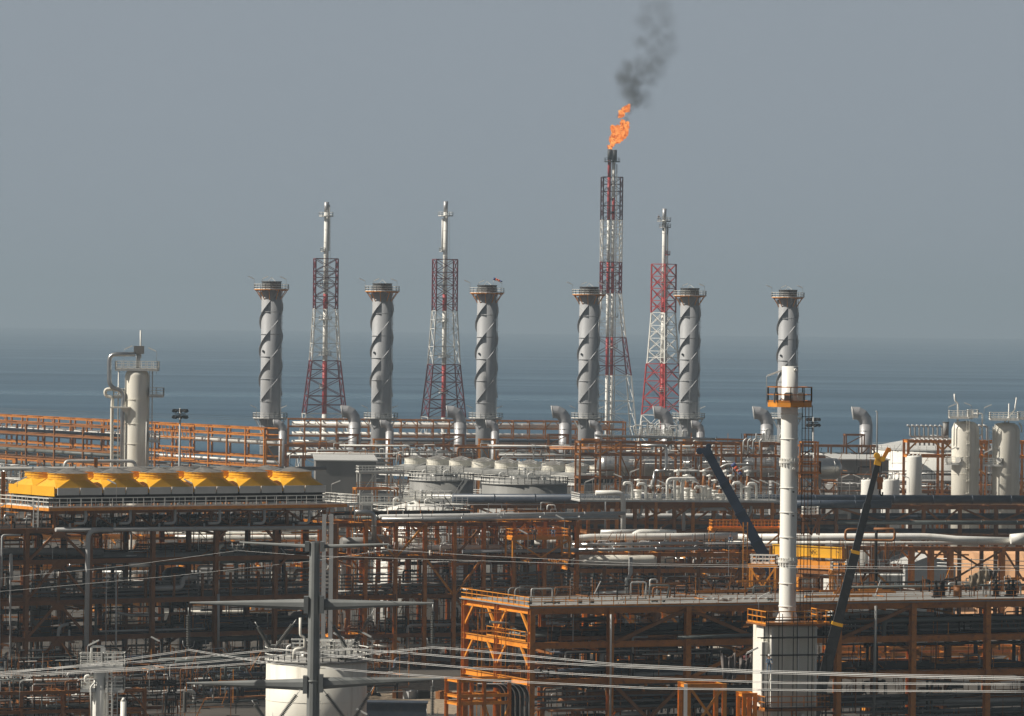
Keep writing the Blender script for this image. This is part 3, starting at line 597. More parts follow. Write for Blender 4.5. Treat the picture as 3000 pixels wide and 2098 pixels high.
# ================================================================== left cream column
def handbox(t, c, sx, sy, z, m='galv', yaw=0, h=1.25, plate=True, nm='platform'):
    cx, sn = math.cos(yaw), math.sin(yaw); C = [Vector((c[0] + x * cx - y * sn, c[1] + x * sn + y * cx, z)) for x, y in ((-sx / 2, -sy / 2), (sx / 2, -sy / 2), (sx / 2, sy / 2), (-sx / 2, sy / 2), (-sx / 2, -sy / 2))]
    b = MB()
    if plate: b.box((c[0], c[1], z - .08), sx, sy, .16, yaw)
    for a, e in ((C[0], C[1]), (C[3], C[2])): b.bar(a - Vector((0, 0, .2)), e - Vector((0, 0, .2)), .12, .25)
    pl = b.build(nm, m, t); b = MB(); b.rail(C, h, 1.0, .045, rails=(1, .66, .33)); b.build('railing', 'white' if m != 'amber' else 'amber', pl); return pl
s = 18.0; q = P(402, 1092, s); X = Vector((q.x, q.y, 0)); r = 71 / s / 2; zt = q.z
t = empty('distillation_column', X, 'tall cream column with a looping silver pipe, behind the yellow hoods', 'column')
b = MB(); b.lathe(X, [(r * 1.12, 0), (r * 1.12, 8), (r, 10), (r, zt - .5), (r * .93, zt), (r * .72, zt + .45), (r * .4, zt + .65), (0.01, zt + .72)], 40)
b.build('shell', 'cream', t)
for py in (1171, 1242, 1301, 1352): b = MB(); z = P(402, py, s).z; b.lathe(X, [(r + .02, z), (r + .09, z), (r + .09, z + .09), (r + .02, z + .09)], 40, False); b.build('stiffening_ring', 'cream', t)
zp = P(402, 1081, s).z; handbox(t, (X.x - .0, X.y), 6.9, 3.6, zp); zq = P(402, 1158, s).z
handbox(t, (X.x + r + 1.2, X.y - .4), 2.4, 1.8, zq, nm='side_platform'); handbox(t, (X.x + r + .9, X.y), 1.8, 1.6, P(402, 1290, s).z, nm='side_platform'); handbox(t, (X.x - r - 1.0, X.y + .3), 1.7, 1.6, P(402, 1155, s).z - .4, nm='side_platform')
b = MB(); b.bar((X.x - .5, X.y - .6, zp + 3.1), (X.x + 1.1, X.y - .6, zp + 3.1), 1.2, 1.3); b.build('valve_box', 'wallg', t); b = MB(); b.cyl((X.x + .2, X.y - .6, zp), (X.x + .2, X.y - .6, zp + 2.6), .35, n=12); b.cyl((X.x + .2, X.y - .6, zp - .9), (X.x + .2, X.y - .6, zp + .1), .8, n=16); b.build('nozzle', 'galv', t)
b = MB(); b.tube([P(404 + 8, 1050, s), P(412, 968, s)], .13, 8); b.build('vent_mast', 'white', t)
b = MB(); b.ladder((X.x + r + .3, X.y - .6, 2), (X.x + r + .3, X.y - .6, zp), (1, 0, 0), .45, .05, .6); b.bar((X.x + r + .6, X.y - .8, 3), (X.x + r + .6, X.y - .8, zp), .14, .14); b.build('ladder', 'galv', t)
def ppy(pts, s, dy, w, m, label, **k): return pipe([P(x, y, s) + Vector((0, dy, 0)) for x, y in pts], w / s, m, label, **k)
ppy([(398, 1038), (322, 1038), (322, 1134), (366, 1146), (360, 1200), (357, 1860)], s, -1.2, 12.5, 'silver', 'bright silver overhead pipe looping down the left of the cream column', n=16, bend=1.15)
ppy([(336, 1140), (309, 1140), (309, 1160), (331, 1163), (329, 1200), (326, 1860)], s, -.6, 10, 'cream', 'cream pipe dropping left of the silver loop on the cream column', n=12, bend=.7)
ppy([(348, 1085), (346, 1200), (343, 1860)], s, -.1, 4, 'galv', 'thin silver riser between the cream pipe and silver loop pipe')
ppy([(432, 1235), (430, 1372)], s, -2.2, 3, 'white', 'thin white riser on the right face of the cream column')
b = MB(); zz = P(355, 1193, s).z; b.box((X.x - r - .6, X.y - 1.4, zz), 3.2, 1.6, .25); b.poly([Vector((X.x - r * .6, X.y - 1.7, zz - .1)), Vector((X.x - r - .6, X.y - 1.7, zz - .1)), Vector((X.x - r * .6, X.y - 1.7, zz - 1.5))], (0, .15, 0)); b.build('pipe_bracket', 'cream', t)
for px, py, left in ((377, 1018, False), (446, 1024, True)): lamp(px, py, s, 4, 'white tube lamp at the top of the cream column, ' + ('left' if px < 400 else 'right') + ' of its mast', left)

# ================================================================== right: white columns, tanks, manifold
def wcol(cx, w, top, s, label, plats, vent):
    q = P(cx, top, s); X = Vector((q.x, q.y, 0)); r = w / s / 2; zt = q.z - r * .5; t = empty('storage_column', X, label, 'column')
    b = MB(); b.lathe(X, [(r, 0), (r, zt - .3), (r * .97, zt), (r * .86, zt + r * .25), (r * .6, zt + r * .42), (.01, zt + r * .5)], 40); b.build('shell', 'cream', t)
    for (dx, w_, d, py, m) in plats: handbox(t, (X.x + dx, X.y - r * .55), w_, d, P(cx, py, s).z, m, nm='platform')
    for vx, pts in vent: b = MB(); b.tube([Vector((X.x + x, X.y - y, z + zt)) for x, y, z in pts], vx, 8, bend=.35); b.build('nozzle_pipe', 'white', t)
    b = MB(); c = X + Vector((-r * .55, -r * .85, P(cx, 1347, s).z)); b.cyl(c, c + Vector((-.15, -.5, 0)), .55, n=16); b.build('manhole', 'white', t)
    for zz in (zt * .33, zt * .7): b = MB(); b.lathe(X, [(r, zz), (r + .05, zz), (r + .05, zz + .1), (r, zz + .1)], 40, False); b.build('seam_ring', 'cream', t)
    return t, X, r, zt
t, X, r, zt = wcol(2829, 81, 1233, 15.0, 'left of the two tall cream columns at the right edge, with a shaded vertical duct', [(-1.1, 4.6, 3, 1222, 'white'), (1.2, 1.9, 3.2, 1219, 'white'), (-1.6, 4.6, 2.2, 1357, 'white')],
    [(.16, [(-1.6, .5, 0), (-1.6, .5, 4.8), (-2.2, .5, 5.2), (-2.3, .5, 6.6)]), (.14, [(1.2, .5, 2.8), (3.2, .5, 2.8), (3.2, .5, -1.2), (2.6, .3, -1.6)]), (.11, [(-2.4, 2, -3.6), (-2.4, 2, 1.0), (-1.5, 2, 1.0)]), (.11, [(-2.4, 2.2, -3.6), (-1.3, 2.2, -4.0), (-1.3, 2.0, -.9), (-.6, 1.7, -.2)])])
b = MB(); b.ladder((X.x + .2, X.y - r - .4, 1), (X.x + .2, X.y - r - .4, zt + 1.5), (1, 0, 0), .5, .05, .5)
for k in range(int(zt / 2.4)): b.lathe((X.x + .2, X.y - r - .75, 3 + k * 2.4), [(.42, 0), (.42, .04)], 10, False)
b.build('caged_ladder', 'cream', t)
t, X, r, zt = wcol(2948, 81, 1237, 15.0, 'right of the two tall cream columns at the right edge, with a white ladder on its left', [(-.6, 5.6, 3, 1227, 'white'), (3.0, 1.9, 2.2, 1224, 'white'), (-2.6, 3.6, 2.2, 1361, 'white')],
    [(.14, [(-.4, .5, 1.4), (1.6, .5, 3.9), (1.9, .5, 6.2)]), (.12, [(.4, .7, -.4), (.4, .7, 5.0)]), (.11, [(-2.4, 2, -3.6), (-2.4, 2, 1.0), (-1.5, 2, 1.0)]), (.11, [(-2.4, 2.2, -3.6), (-1.5, 2.2, -4.0), (-1.5, 2.0, -.9), (-.6, 1.7, -.2)]), (.14, [(3.0, 0, -.6), (3.0, .0, .6), (2.5, .0, 1.3)])])
b = MB(); b.ladder((X.x - r - .8, X.y - 1.2, 1), (X.x - r - .8, X.y - 1.2, P(2900, 1361, 15).z), (1, 0, 0), .75, .07, .7); b.build('ladder', 'white', t); b = MB(); b.ladder((X.x - r - .4, X.y - 1.0, P(2900, 1361, 15).z), (X.x - r - .4, X.y - 1.0, zt + .5), (1, 0, 0), .75, .07, .7); b.build('ladder', 'white', t)
def small_tank(cx, w, top, s, label, g=None, dome=.12):
    q = P(cx, top, s); X = Vector((q.x, q.y, 0)); r = w / s / 2; t = empty('storage_tank', X, label, 'tank', g)
    b = MB(); b.lathe(X, [(r, 0), (r, q.z - r * dome - .1), (r * .96, q.z - r * dome * .6), (r * .6, q.z - .05), (.01, q.z)], 36); b.build('shell', 'white', t)
    for dx in (-.7, -.2, .35, .75): b = MB(); c = Vector((X.x + dx * r, X.y - r * .6, q.z - .1)); b.cyl(c, c + Vector((0, 0, .35)), .16, n=8); b.build('nozzle', 'white', t)
    b = MB(); b.cyl((X.x, X.y, q.z * .6), (X.x, X.y, q.z * .6 + .1), r + .04, n=36, caps=True); b.build('seam_ring', 'white', t)
small_tank(2679, 45, 1334, 15.2, 'slim white cylindrical tank in front of the orange manifold frame', dome=.2)
small_tank(2548, 52, 1404, 15.5, 'short white tank behind the black crane boom', 'short white tanks'); small_tank(2609, 54, 1403, 15.3, 'short white tank with a crane hook hanging before it', 'short white tanks')
# big cone roofed tank
q = P(2735, 1317, 12.0); X = Vector((q.x, q.y, 0)); r = 200 / 12.0; t = empty('storage_tank', X, 'huge white tank with a low cone roof at the water, behind the manifold', 'tank')
b = MB(); b.cyl(X, X + Vector((0, 0, q.z)), r, n=64); b.build('shell', 'white', t); b = MB(); b.lathe(X + Vector((0, 0, q.z + .02)), [(r + .15, 0), (r + .15, .25), (.3, 3.6), (.01, 3.6)], 64, False); b.build('roof', 'roof', t)
b = MB(); pts = [X + Vector((r * math.cos(a * .1257), r * math.sin(a * .1257), q.z + .2)) for a in range(51)]; b.rail(pts, 1.1, 2.2, .03, False); b.build('railing', 'white', t)
# orange manifold frame with goosenecks
g = G(2662, 1240, 14.3, 4); xs = [0, g.loc(2762, 1290)[0], g.loc(2890, 1290)[0], g.loc(3010, 1290)[0]]; z = [g.loc(2662, p)[1] for p in (1293, 1336, 1390, 1425)]
frame('manifold_frame', 'bright orange portal frame with vents on top, left of the tall cream columns', g, xs, z[:2], [0, 6], .55, .6, 'orange', 'amber', [(1, z[2], z[0], '\\', 0), (1, z[1], z[0], 'k', 0), (0, z[1], z[0], 'k', 0)])
for k in range(8): x = g.loc(2664 + 13.4 * k, 1290)[0] + .3; b = MB(); z0 = g.loc(2662, 1285)[1]; b.tube([g.w(x + 1.2, 1 + .0 * k, z0 + .4), g.w(x, 1, z0 + .4), g.w(x, 1, z0 + 2.6), g.w(x - .7, 1, z0 + 2.7)][::1], .19, 8, bend=.5); b.bar(g.w(x + 1.1, 1, z0 - 1.4), g.w(x + 1.1, 1, z0 + .7), .35, .35); b.cyl(g.w(x + 1.1, 1, z0 - .4), g.w(x + 1.1, 1, z0 - .1), .35, n=8); solo('gooseneck_vent', b, 'galv', ORD[k] + ' silver gooseneck vent from the left on top of the manifold frame', 'vent', 'gooseneck vents')
for k in range(5): x = g.loc(2870 + 14 * k + (50 if k > 2 else 0), 1290)[0]; z0 = g.loc(2662, 1279)[1]; b = MB(); b.tube([g.w(x + .8, 3, z0 - 2.4), g.w(x, 3, z0 - .4), g.w(x, 3, z0 + 2.2), g.w(x - .8, 3, z0 + 2.4)], .22, 8, bend=.5); solo('gooseneck_vent', b, 'galv', ORD[k] + ' silver gooseneck vent counting right from the grey drum, by the two cream columns', 'vent', 'gooseneck vents behind the columns')
q = P(2771, 1236, 14.2); b = MB(); b.cyl((q.x, q.y, g.loc(2662, 1285)[1]), (q.x, q.y, q.z), .62, n=18); b.cyl((q.x, q.y, q.z - .1), (q.x, q.y, q.z), .75, n=18); solo('drum', b, 'tgrey', 'upright grey drum at the right end of the gooseneck row', 'vessel')
pp([(2668, 1345, 14.2), (2700, 1345, 14.2)], 16, 'cream', 'short fat cream drum inside the orange manifold frame')
# grey sheds
def shed(px0, px1, top, s, yaw, depth, rise, label, mw='wallg', mr='roof', base=0, gable=False):
    g = G(px0, top, s, yaw); x1, z = g.loc(px1, top); z = g.loc(px0, top)[1]; t = empty('shed', g.w(0, 0, base), label, 'building'); b = MB()
    if not gable:
        b.add([g.w(0, 0, base), g.w(x1, 0, base), g.w(x1, depth, base), g.w(0, depth, base), g.w(0, 0, z), g.w(x1, 0, z), g.w(x1, depth, z + rise), g.w(0, depth, z + rise)], [(0, 3, 2, 1), (0, 1, 5, 4), (1, 2, 6, 5), (2, 3, 7, 6), (3, 0, 4, 7), (4, 5, 6, 7)]); b.build('wall', mw, t)
        b = MB(); b.add([g.w(-.3, -.3, z + .03), g.w(x1 + .3, -.3, z + .03), g.w(x1 + .3, depth, z + rise + .03), g.w(-.3, depth, z + rise + .03), g.w(-.3, -.3, z + .25), g.w(x1 + .3, -.3, z + .25), g.w(x1 + .3, depth, z + rise + .25), g.w(-.3, depth, z + rise + .25)], [(0, 3, 2, 1), (4, 5, 6, 7), (0, 1, 5, 4), (1, 2, 6, 5), (2, 3, 7, 6), (3, 0, 4, 7)]); b.build('roof', mr, t)
    else:
        A = [g.w(0, 0, base), g.w(x1, 0, base), g.w(x1, 0, z), g.w(x1 / 2, 0, z + rise), g.w(0, 0, z)]; b.poly(A, g.n * depth); b.build('wall', mw, t)
        for sx, nm in ((0, 1), (x1, -1)): b = MB(); e = -.3 * nm; b.poly([g.w(sx + e, -.3, z + .03 - .08), g.w(x1 / 2, -.3, z + rise + .03), g.w(x1 / 2, -.3, z + rise + .25), g.w(sx + e, -.3, z + .17)], g.n * (depth + .6)); b.build('roof', mr, t)
    return g, t
shed(2455, 2604, 1348, 14.0, 3, 22, .4, 'flat grey shed with a pale roof, behind the two short white tanks'); shed(925, 1102, 1351, 15.0, 3, 30, .3, 'flat grey shed with a pale roof, left of the white fan bank')
shed(2652, 2800, 1660, 17.5, 8, 16, 1.6, 'grey gabled shed before the sandy bank at right', 'ltgrey', 'roof', 0, True)
shed(2440, 2645, 1688, 18.0, 5, 10, .3, 'low white shed seen through scaffolding under the yellow girder', 'white', 'white'); shed(2560, 2660, 1616, 17.0, 5, 6, .3, 'small blue grey cabin left of the sandy bank', 'stack', 'ltgrey')
pp([(2568, 1420, 13.5), (2570, 1208, 13.5), (2566, 1204, 13.5)], 4, 'galv', 'thin grey pole with a bent top at the water, right of the lone elbow duct', cat='pole', name='lamp_pole')

# ================================================================== fan banks (air coolers)
def fan_bank(g, nfan, bay, rowd, z, label, m, mh, ringm, s_=1.0, rows=2, yaw=None, skirt=True, name='air_cooler', hood=1.35):
    """bays along g.u, rows along g.n; z = bottom of the hoods; each hood > fan_ring > guard"""
    t = empty(name, g.w(0, 0, z - 3), label, 'air cooler')
    for r_ in range(rows):
        for k in range(nfan):
            x0, x1 = k * bay + .06, (k + 1) * bay - .06; v0 = r_ * rowd + .05; v1 = v0 + rowd - .1; h0 = z + .6; h1 = h0 + hood; R_ = min(bay, rowd) * (.40 if skirt else .37); rh = 0 if skirt else .45
            cx, cv = (x0 + x1) / 2, (v0 + v1) / 2; b = MB(); c8 = [(cx + R_ * 1.04 * math.cos(R(22.5 + 45 * i)), cv + R_ * 1.04 * math.sin(R(22.5 + 45 * i)), h1) for i in range(8)]
            q = [(x0, v0, z + .02), (x1, v0, z + .02), (x1, v1, z + .02), (x0, v1, z + .02), (x0, v0, h0), (x1, v0, h0), (x1, v1, h0), (x0, v1, h0)] + c8
            b.add([g.w(*p) for p in q], [(0, 3, 2, 1), (0, 1, 5, 4), (1, 2, 6, 5), (2, 3, 7, 6), (3, 0, 4, 7), (4, 5, 14, 13), (5, 15, 14), (5, 6, 8, 15), (6, 9, 8), (6, 7, 10, 9), (7, 11, 10), (7, 4, 12, 11), (4, 13, 12), tuple(range(8, 16))])
            hd = b.build('fan_hood', m, t); c = g.w(cx, cv, h1); b = MB()
            b.lathe(c, [(R_ * 1.03, -.05), (R_ * 1.03, .1), (R_, .12), (R_, .3), (R_ * 1.02, .32), (R_ * 1.02, .4), (R_, .42), (R_, .7 + rh), (R_ * 1.04, .72 + rh), (R_ * 1.04, .8 + rh)], 28, False); b.bar(c + g.u * -R_ * .2 - g.n * R_ * 1.02, c + g.u * -R_ * .2 - g.n * R_ * 1.02 + Vector((0, 0, .8)), .08, .08); rg_ = b.build('fan_ring', ringm, hd)
            b = MB(); b.lathe(c + Vector((0, 0, .81 + rh)), [(R_ * 1.06, 0), (R_ * .8, .12), (R_ * .5, .32), (R_ * .22, .52), (R_ * .1, .56)], 12, False); b.build('guard', 'mesh', hd)
            b = MB(); b.bar(c + Vector((0, 0, .9 + rh)) - g.u * R_, c + Vector((0, 0, 1.38 + rh)), .1, .08); b.bar(c + Vector((0, 0, .9 + rh)) + g.u * R_, c + Vector((0, 0, 1.38 + rh)), .1, .08); b.build('guard_rib', 'galv', hd)
            if skirt:
                for j in range(2):
                    if r_ == 0: b = MB(); xa = x0 + (x1 - x0) * j / 2; b.bar(g.w(xa + .08, -.14, z + .28), g.w(xa + (x1 - x0) / 2 - .12, -.14, z + .28), .24, .95); b.build('header_box', mh, t)
            b = MB(); b.box(g.w(cx, cv, z - .7), (x1 - x0) * .9, (v1 - v0) * .94, 1.4, g.yaw); b.build('tube_bundle', 'dark', t)  # bundle box deepened and darkened to stand for the shadow under the hoods
    return t
# the near yellow bank
gY = G(164, 1450, 22.3, 33)
zY = gY.loc(164, 1447)[1]; xe = gY.loc(955, 1440)[0]; NF = 6; bay = xe / NF
fan_bank(gY, NF, bay, 6.6, zY, 'long row of bright yellow fan hoods with grey domed guards, left', 'yellow', 'ltgrey', 'yellow', hood=1.2)
b = MB()  # yellow end panel
for r_ in range(2):
    v0 = r_ * 6.6 + .05; v1 = v0 + 6.5; b = MB(); b.add([gY.w(-.25, v0, zY - .35), gY.w(-.25, v1, zY - .35), gY.w(-.25, v1, zY + .9), gY.w(-.25, v0, zY + .9), gY.w(-.1, v0, zY - .35), gY.w(-.1, v1, zY - .35), gY.w(-.1, v1, zY + .9), gY.w(-.1, v0, zY + .9)], [(0, 3, 2, 1)[::-1], (4, 5, 6, 7)[::-1], (0, 1, 5, 4), (1, 2, 6, 5), (2, 3, 7, 6), (3, 0, 4, 7)])
    solo('end_panel', b, 'yellow', ('near', 'far')[r_] + ' yellow end panel on the left end of the yellow fan hoods', 'panel')
# walkway round the bank
t = empty('walkway', gY.w(0, -1.5, zY - 2.3), 'white railed walkway with a ladder, running round the yellow fan hoods', 'walkway'); zW = gY.loc(164, 1487)[1]
b = MB(); b.box(gY.w(xe / 2, -1.3, zW), xe + 4.2, 1.5, .14, gY.yaw); b.build('floor', 'galv', t); b = MB(); b.box(gY.w(-1.35, 6, zW), 1.5, 15, .14, gY.yaw); b.build('floor', 'galv', t)
b = MB(); b.bar(gY.w(-2.1, -2.1, zW - .18), gY.w(xe + 2.1, -2.1, zW - .18), .12, .4); b.bar(gY.w(-2.1, -2.1, zW - .18), gY.w(-2.1, 13.5, zW - .18), .12, .4); b.build('edge_beam', 'amber', t)
b = MB(); b.rail([gY.w(-2.05, 13.4, zW), gY.w(-2.05, -2.0, zW), gY.w(xe + 2, -2.0, zW), gY.w(xe + 2, 5, zW)], 1.25, 1.55, .045, rails=(1, .62)); b.build('railing', 'white', t)
b = MB(); b.rail([gY.w(-.7, 13.2, zW), gY.w(-.7, -.55, zW), gY.w(xe, -.55, zW)], 1.25, 2.1, .035, rails=(1, .55)); b.build('railing', 'galv', t)
b = MB(); gq = gY.loc(104, 1480)[0]; lz = gY.loc(104, 1545)[1]; b.ladder(P(104, 1545, 22.9), P(106, 1462, 22.9), (1, 0, 0), .6, .06, .45); b.build('ladder', 'white', t)
t2 = empty('walkway', gY.w(xe + 2, 0, zW), 'white railed access platform past the right end of the yellow fan hoods', 'walkway'); b = MB(); b.box(gY.w(xe + 3.2, 3, zW), 2.4, 9, .14, gY.yaw); b.build('floor', 'galv', t2); b = MB(); b.rail([gY.w(xe + 2.1, -1.4, zW), gY.w(xe + 4.3, -1.4, zW), gY.w(xe + 4.3, 7.4, zW)], 1.25, 1.1, .04, rails=(1, .66, .33)); b.build('railing', 'white', t2)
# white fan bank, seen from its lit end
gW = G(1150, 1385, 13.6, -52); zb = gW.loc(1150, 1387)[1]; xw = gW.loc(1690, 1400)[0]
fan_bank(gW, 8, xw / 8, 6.4, zb + 1.0, 'long row of off white fan rings behind the grey tanks', 'tgrey', 'ltgrey', 'cream', hood=.55, skirt=False)
zs = [zb - .2, zb - 5, zb - 11]; cols = [xw * i / 8 for i in range(9)]
frame('fan_bank_frame', 'pale grey steel frame carrying the off white fan hoods', gW, cols, zs, [-.4, 6.4, 13], .35, .4, 'ltgrey', 'ltgrey', [(i, zs[1], zs[0], 'V', -.4) for i in range(0, 8, 2)], prof=False, joists=0)
t = empty('walkway', gW.w(0, -1.5, zb), 'pale railed walkway along the off white fan hoods', 'walkway')
for k, dz in enumerate((-.3, -3.6)):
    b = MB(); b.box(gW.w(xw / 2, -1.4 - k * .8, zb + dz), xw + 4, 1.6, .12, gW.yaw); b.build('floor', 'galv', t); b = MB(); b.rail([gW.w(-2, 2, zb + dz), gW.w(-2, -2.2 - k * .8, zb + dz), gW.w(xw + 2, -2.2 - k * .8, zb + dz)], 1.3, 1.4, .045, rails=(1, .66, .33)); b.build('railing', 'white', t)
# white platform at the left end of that bank
g = G(1056, 1386, 15.2, 10); z = g.loc(1056, 1386)[1]; x1 = g.loc(1182, 1386)[0]
fr = frame('access_platform', 'white legged platform with railings, left of the grey tanks', g, [0, x1 * .35, x1 * .7, x1], [z, z - 4.2], [0, 4], .32, .3, 'white', 'white', [(0, z - 4.2, z, '/', 0), (2, z - 4.2, z, '\\', 0)], prof=False)
deck(fr, g, -.4, x1 + .4, -.4, 4.4, z + .2, 'galv'); rails(fr, [g.w(x1, 4, z + .2), g.w(-.3, 4, z + .2), g.w(-.3, -.3, z + .2), g.w(x1, -.3, z + .2)], 'white', step=1.2, r=.05)
g2 = G(1045, 1425, 15.6, 10); z = g2.loc(1045, 1433)[1]; x2 = g2.loc(1165, 1430)[0]; fr = frame('access_platform', 'amber platform with a light orange railing under the white legged platform', g2, [0, x2 / 2, x2], [z, z - 5], [0, 4], .3, .35, 'amber', 'amber', prof=False); deck(fr, g2, -.2, x2 + .2, -.2, 4.2, z + .2, 'amber'); rails(fr, [g2.w(0, 0, z + .2), g2.w(x2, 0, z + .2)], 'amber')

# ================================================================== grey tanks
def tank(cx, w, rim, s, label, m, mr, rise, topkit=True, base=0, h=1.25, rings=4):
    q = P(cx, rim, s); X = Vector((q.x, q.y, 0)); r = w / s / 2; zt = q.z; X.y += r * .95; r2 = r; t = empty('storage_tank', X + Vector((0, 0, base)), label, 'tank')
    b = MB(); b.cyl(X + Vector((0, 0, base)), X + Vector((0, 0, zt)), r, n=56)
    for k in range(1, rings): zz = zt - 2.2 * k; b.lathe(X, [(r, zz), (r + .03, zz), (r + .03, zz + .06), (r, zz + .06)], 56, False)
    b.build('shell', m, t); b = MB(); b.lathe(X + Vector((0, 0, zt + .01)), [(r + .18, -.15), (r + .18, .05), (r * .5, rise * .52 + .05), (.35, rise), (.01, rise)], 56); rf = b.build('roof', mr, t)
    pts = [X + Vector(((r + .1) * math.cos(a * math.pi / 20), (r + .1) * math.sin(a * math.pi / 20), zt)) for a in range(41)]; b = MB(); b.rail(pts, h, 2.0, .05, rails=(1, .5)); b.build('railing', 'white', rf)
    if topkit:
        for k in range(7):
            a = k * .9 + .4; d = Vector((math.cos(a), math.sin(a), 0)) * r * (.35 + .08 * (k % 4)); c = X + d + Vector((0, 0, zt + rise * .5)); b = MB()
            if k % 2: b.tube([c, c + Vector((0, 0, 1.1)), c + Vector((.7, 0, 1.3)), c + Vector((.8, 0, .8))], .14, 8, bend=.3)
            else: b.cyl(c - Vector((0, 0, .3)), c + Vector((0, 0, .55)), .4, n=12); b.cyl(c + Vector((0, 0, .55)), c + Vector((0, 0, .65)), .52, n=12)
            b.build('roof_nozzle', 'galv', rf)
        for (dx, dy, sx, sy) in ((-.1, .15, 4.5, 1.6), (.35, .05, 4.0, 1.4), (.05, -.25, 2.6, 1.2)): handbox(t, (X.x + dx * r, X.y + dy * r), sx, sy, zt + rise * .85 + .4, 'galv', nm='roof_platform')
        b = MB(); b.cyl(X + Vector((0, 0, zt + rise)), X + Vector((0, 0, zt + rise + 1.0)), .25, n=10); b.sphere(X + Vector((0, 0, zt + rise + 1.2)), .35); b.build('vent', 'ltgrey', rf)
    return t, X, r, zt
t, X, r, zt = tank(1292, 188, 1409, 16.0, 'weathered grey tank with a stair up its right side, left of its twin', 'tgrey', 'tgrey', 1.1)
a_, c_ = X + Vector((-r * .05, -r - 1.0, zt - 7.5)), X + Vector((r * .85, -r - .6, zt + .6)); t = empty('stairway', a_, 'slanting grey steel stair between the two weathered grey tanks', 'stairs')
for k in (0, 1): b = MB(); o_ = Vector((0, -.9 * k, 0)); b.bar(a_ + o_, c_ + o_, .08, .3); b.build('stringer', 'galv', t); b = MB(); b.bar(a_ + o_ + Vector((0, 0, 1.1)), c_ + o_ + Vector((0, 0, 1.1)), .07, .07); [b.bar(a_.lerp(c_, i / 8) + o_, a_.lerp(c_, i / 8) + o_ + Vector((0, 0, 1.1)), .06, .06) for i in range(9)]; b.build('handrail', 'galv', t)
b = MB(); [b.box(a_.lerp(c_, i / 28) + Vector((0, -.45, .05)), .28, .85, .04) for i in range(29)]; b.build('treads', 'galv', t)
tank(1537, 252, 1420, 16.6, 'weathered grey tank with a low cone roof, right of its twin', 'tgrey', 'tgrey', 1.3)
tank(1232, 280, 1508, 19.0, 'pale tank with a wide white cone roof, below the twin grey tanks', 'white', 'white', 2.1)
g = G(930, 1465, 18.4, 8); x1 = g.loc(1370, 1465)[0]; z = g.loc(930, 1478)[1]; fr = frame('access_walkway', 'long pale grey railed walkway crossing in front of the twin grey tanks', g, [x1 * i / 8 for i in range(9)], [z], [0, 1.6], .2, .25, 'galv', 'galv', prof=False); deck(fr, g, -.2, x1 + .2, -.1, 1.7, z + .22, 'galv')
rails(fr, [g.w(0, 0, z + .22), g.w(x1, 0, z + .22)], 'white', step=.9, r=.04, rails=(1, .66, .33)); rails(fr, [g.w(0, 1.6, z + .22), g.w(x1 * .9, 1.6, z + .22)], 'white', step=1.3)

# ================================================================== silver drums
def drum(px0, px1, py, w, s, yaw, label, m='silver', capr=True, legs=4, group=None, name='drum'):
    g = G(px0, py, s, yaw); x1 = g.loc(px1, py)[0]; z = g.loc(px0, py)[1]; r = w / s / 2; t = empty(name, g.w(0, 0, z - r - 2), label, 'vessel', group)
    prof = [(.01, -r * .5), (r * .45, -r * .44), (r * .8, -r * .26), (r, 0)] + [(r, x1), (r * .8, x1 + r * .26), (r * .45, x1 + r * .44), (.01, x1 + r * .5)]
    b = MB(); b.lathe(g.w(0, 0, z), prof, 32, axis=g.u)
    b.build('shell', m, t)
    for k in range(5): xx = x1 * (.04 + .23 * k); b = MB(); b.lathe(g.w(xx, 0, z), [(r, 0), (r + .04, 0), (r + .04, .15), (r, .15)], 32, False, axis=g.u); b.build('band', m, t)
    for k in range(2): xx = x1 * (.2 + .6 * k); b = MB(); b.box(g.w(xx, 0, z - r - .4), .5, r * 1.5, 2.4, g.yaw); b.build('saddle', 'conc', t)
    for k in range(3): xx = x1 * (.25 + .25 * k); b = MB(); b.cyl(g.w(xx, 0, z + r - .1), g.w(xx, 0, z + r + .8), .3, n=10); b.cyl(g.w(xx, 0, z + r + .7), g.w(xx, 0, z + r + .85), .42, n=10); b.build('nozzle', 'galv', t)
drum(1766, 2100, 1364, 66, 15.0, 10, 'large silver drum with a dished head at its left end, behind the pipe bends')
drum(2190, 2450, 1372, 62, 14.8, 10, 'large silver drum right of the slim white stack, running behind its orange frame')
drum(2110, 2190, 1352, 40, 14.2, 10, 'smaller silver drum above the blue crane boom head')
pp([(1744, 1276, 14.6), (2166, 1289, 14.3)], 8, 'silver', 'long silver pipe along the skyline between the fourth stack and slim white stack', clamps=1)
pp([(1878, 1305, 16), (1952, 1305, 16), (1952, 1380, 16), (1918, 1380, 16)], 9, 'silver', 'bright silver pipe turned like a square hook, left of the blue crane boom', n=14, bend=.9)
pp([(1918, 1380, 16), (1912, 1440, 16)], 8, 'silver', 'short silver riser under the square hook pipe')
pp([(2110, 1370, 15.6), (2130, 1360, 15.6), (2210, 1361, 15.6)], 7, 'galv', 'silver pipe beside the windsock, right of the blue crane boom')
pp([(1975, 1380, 15.6), (2290, 1380, 15.4)], 8, 'galv', 'long grey pipe behind the blue crane boom, level with the windsock')
windsock(P(2146, 1400, 15.8), (1.7, -2.0), 2.6, 1.25, 'blue and orange windsock hanging right of the blue crane boom')
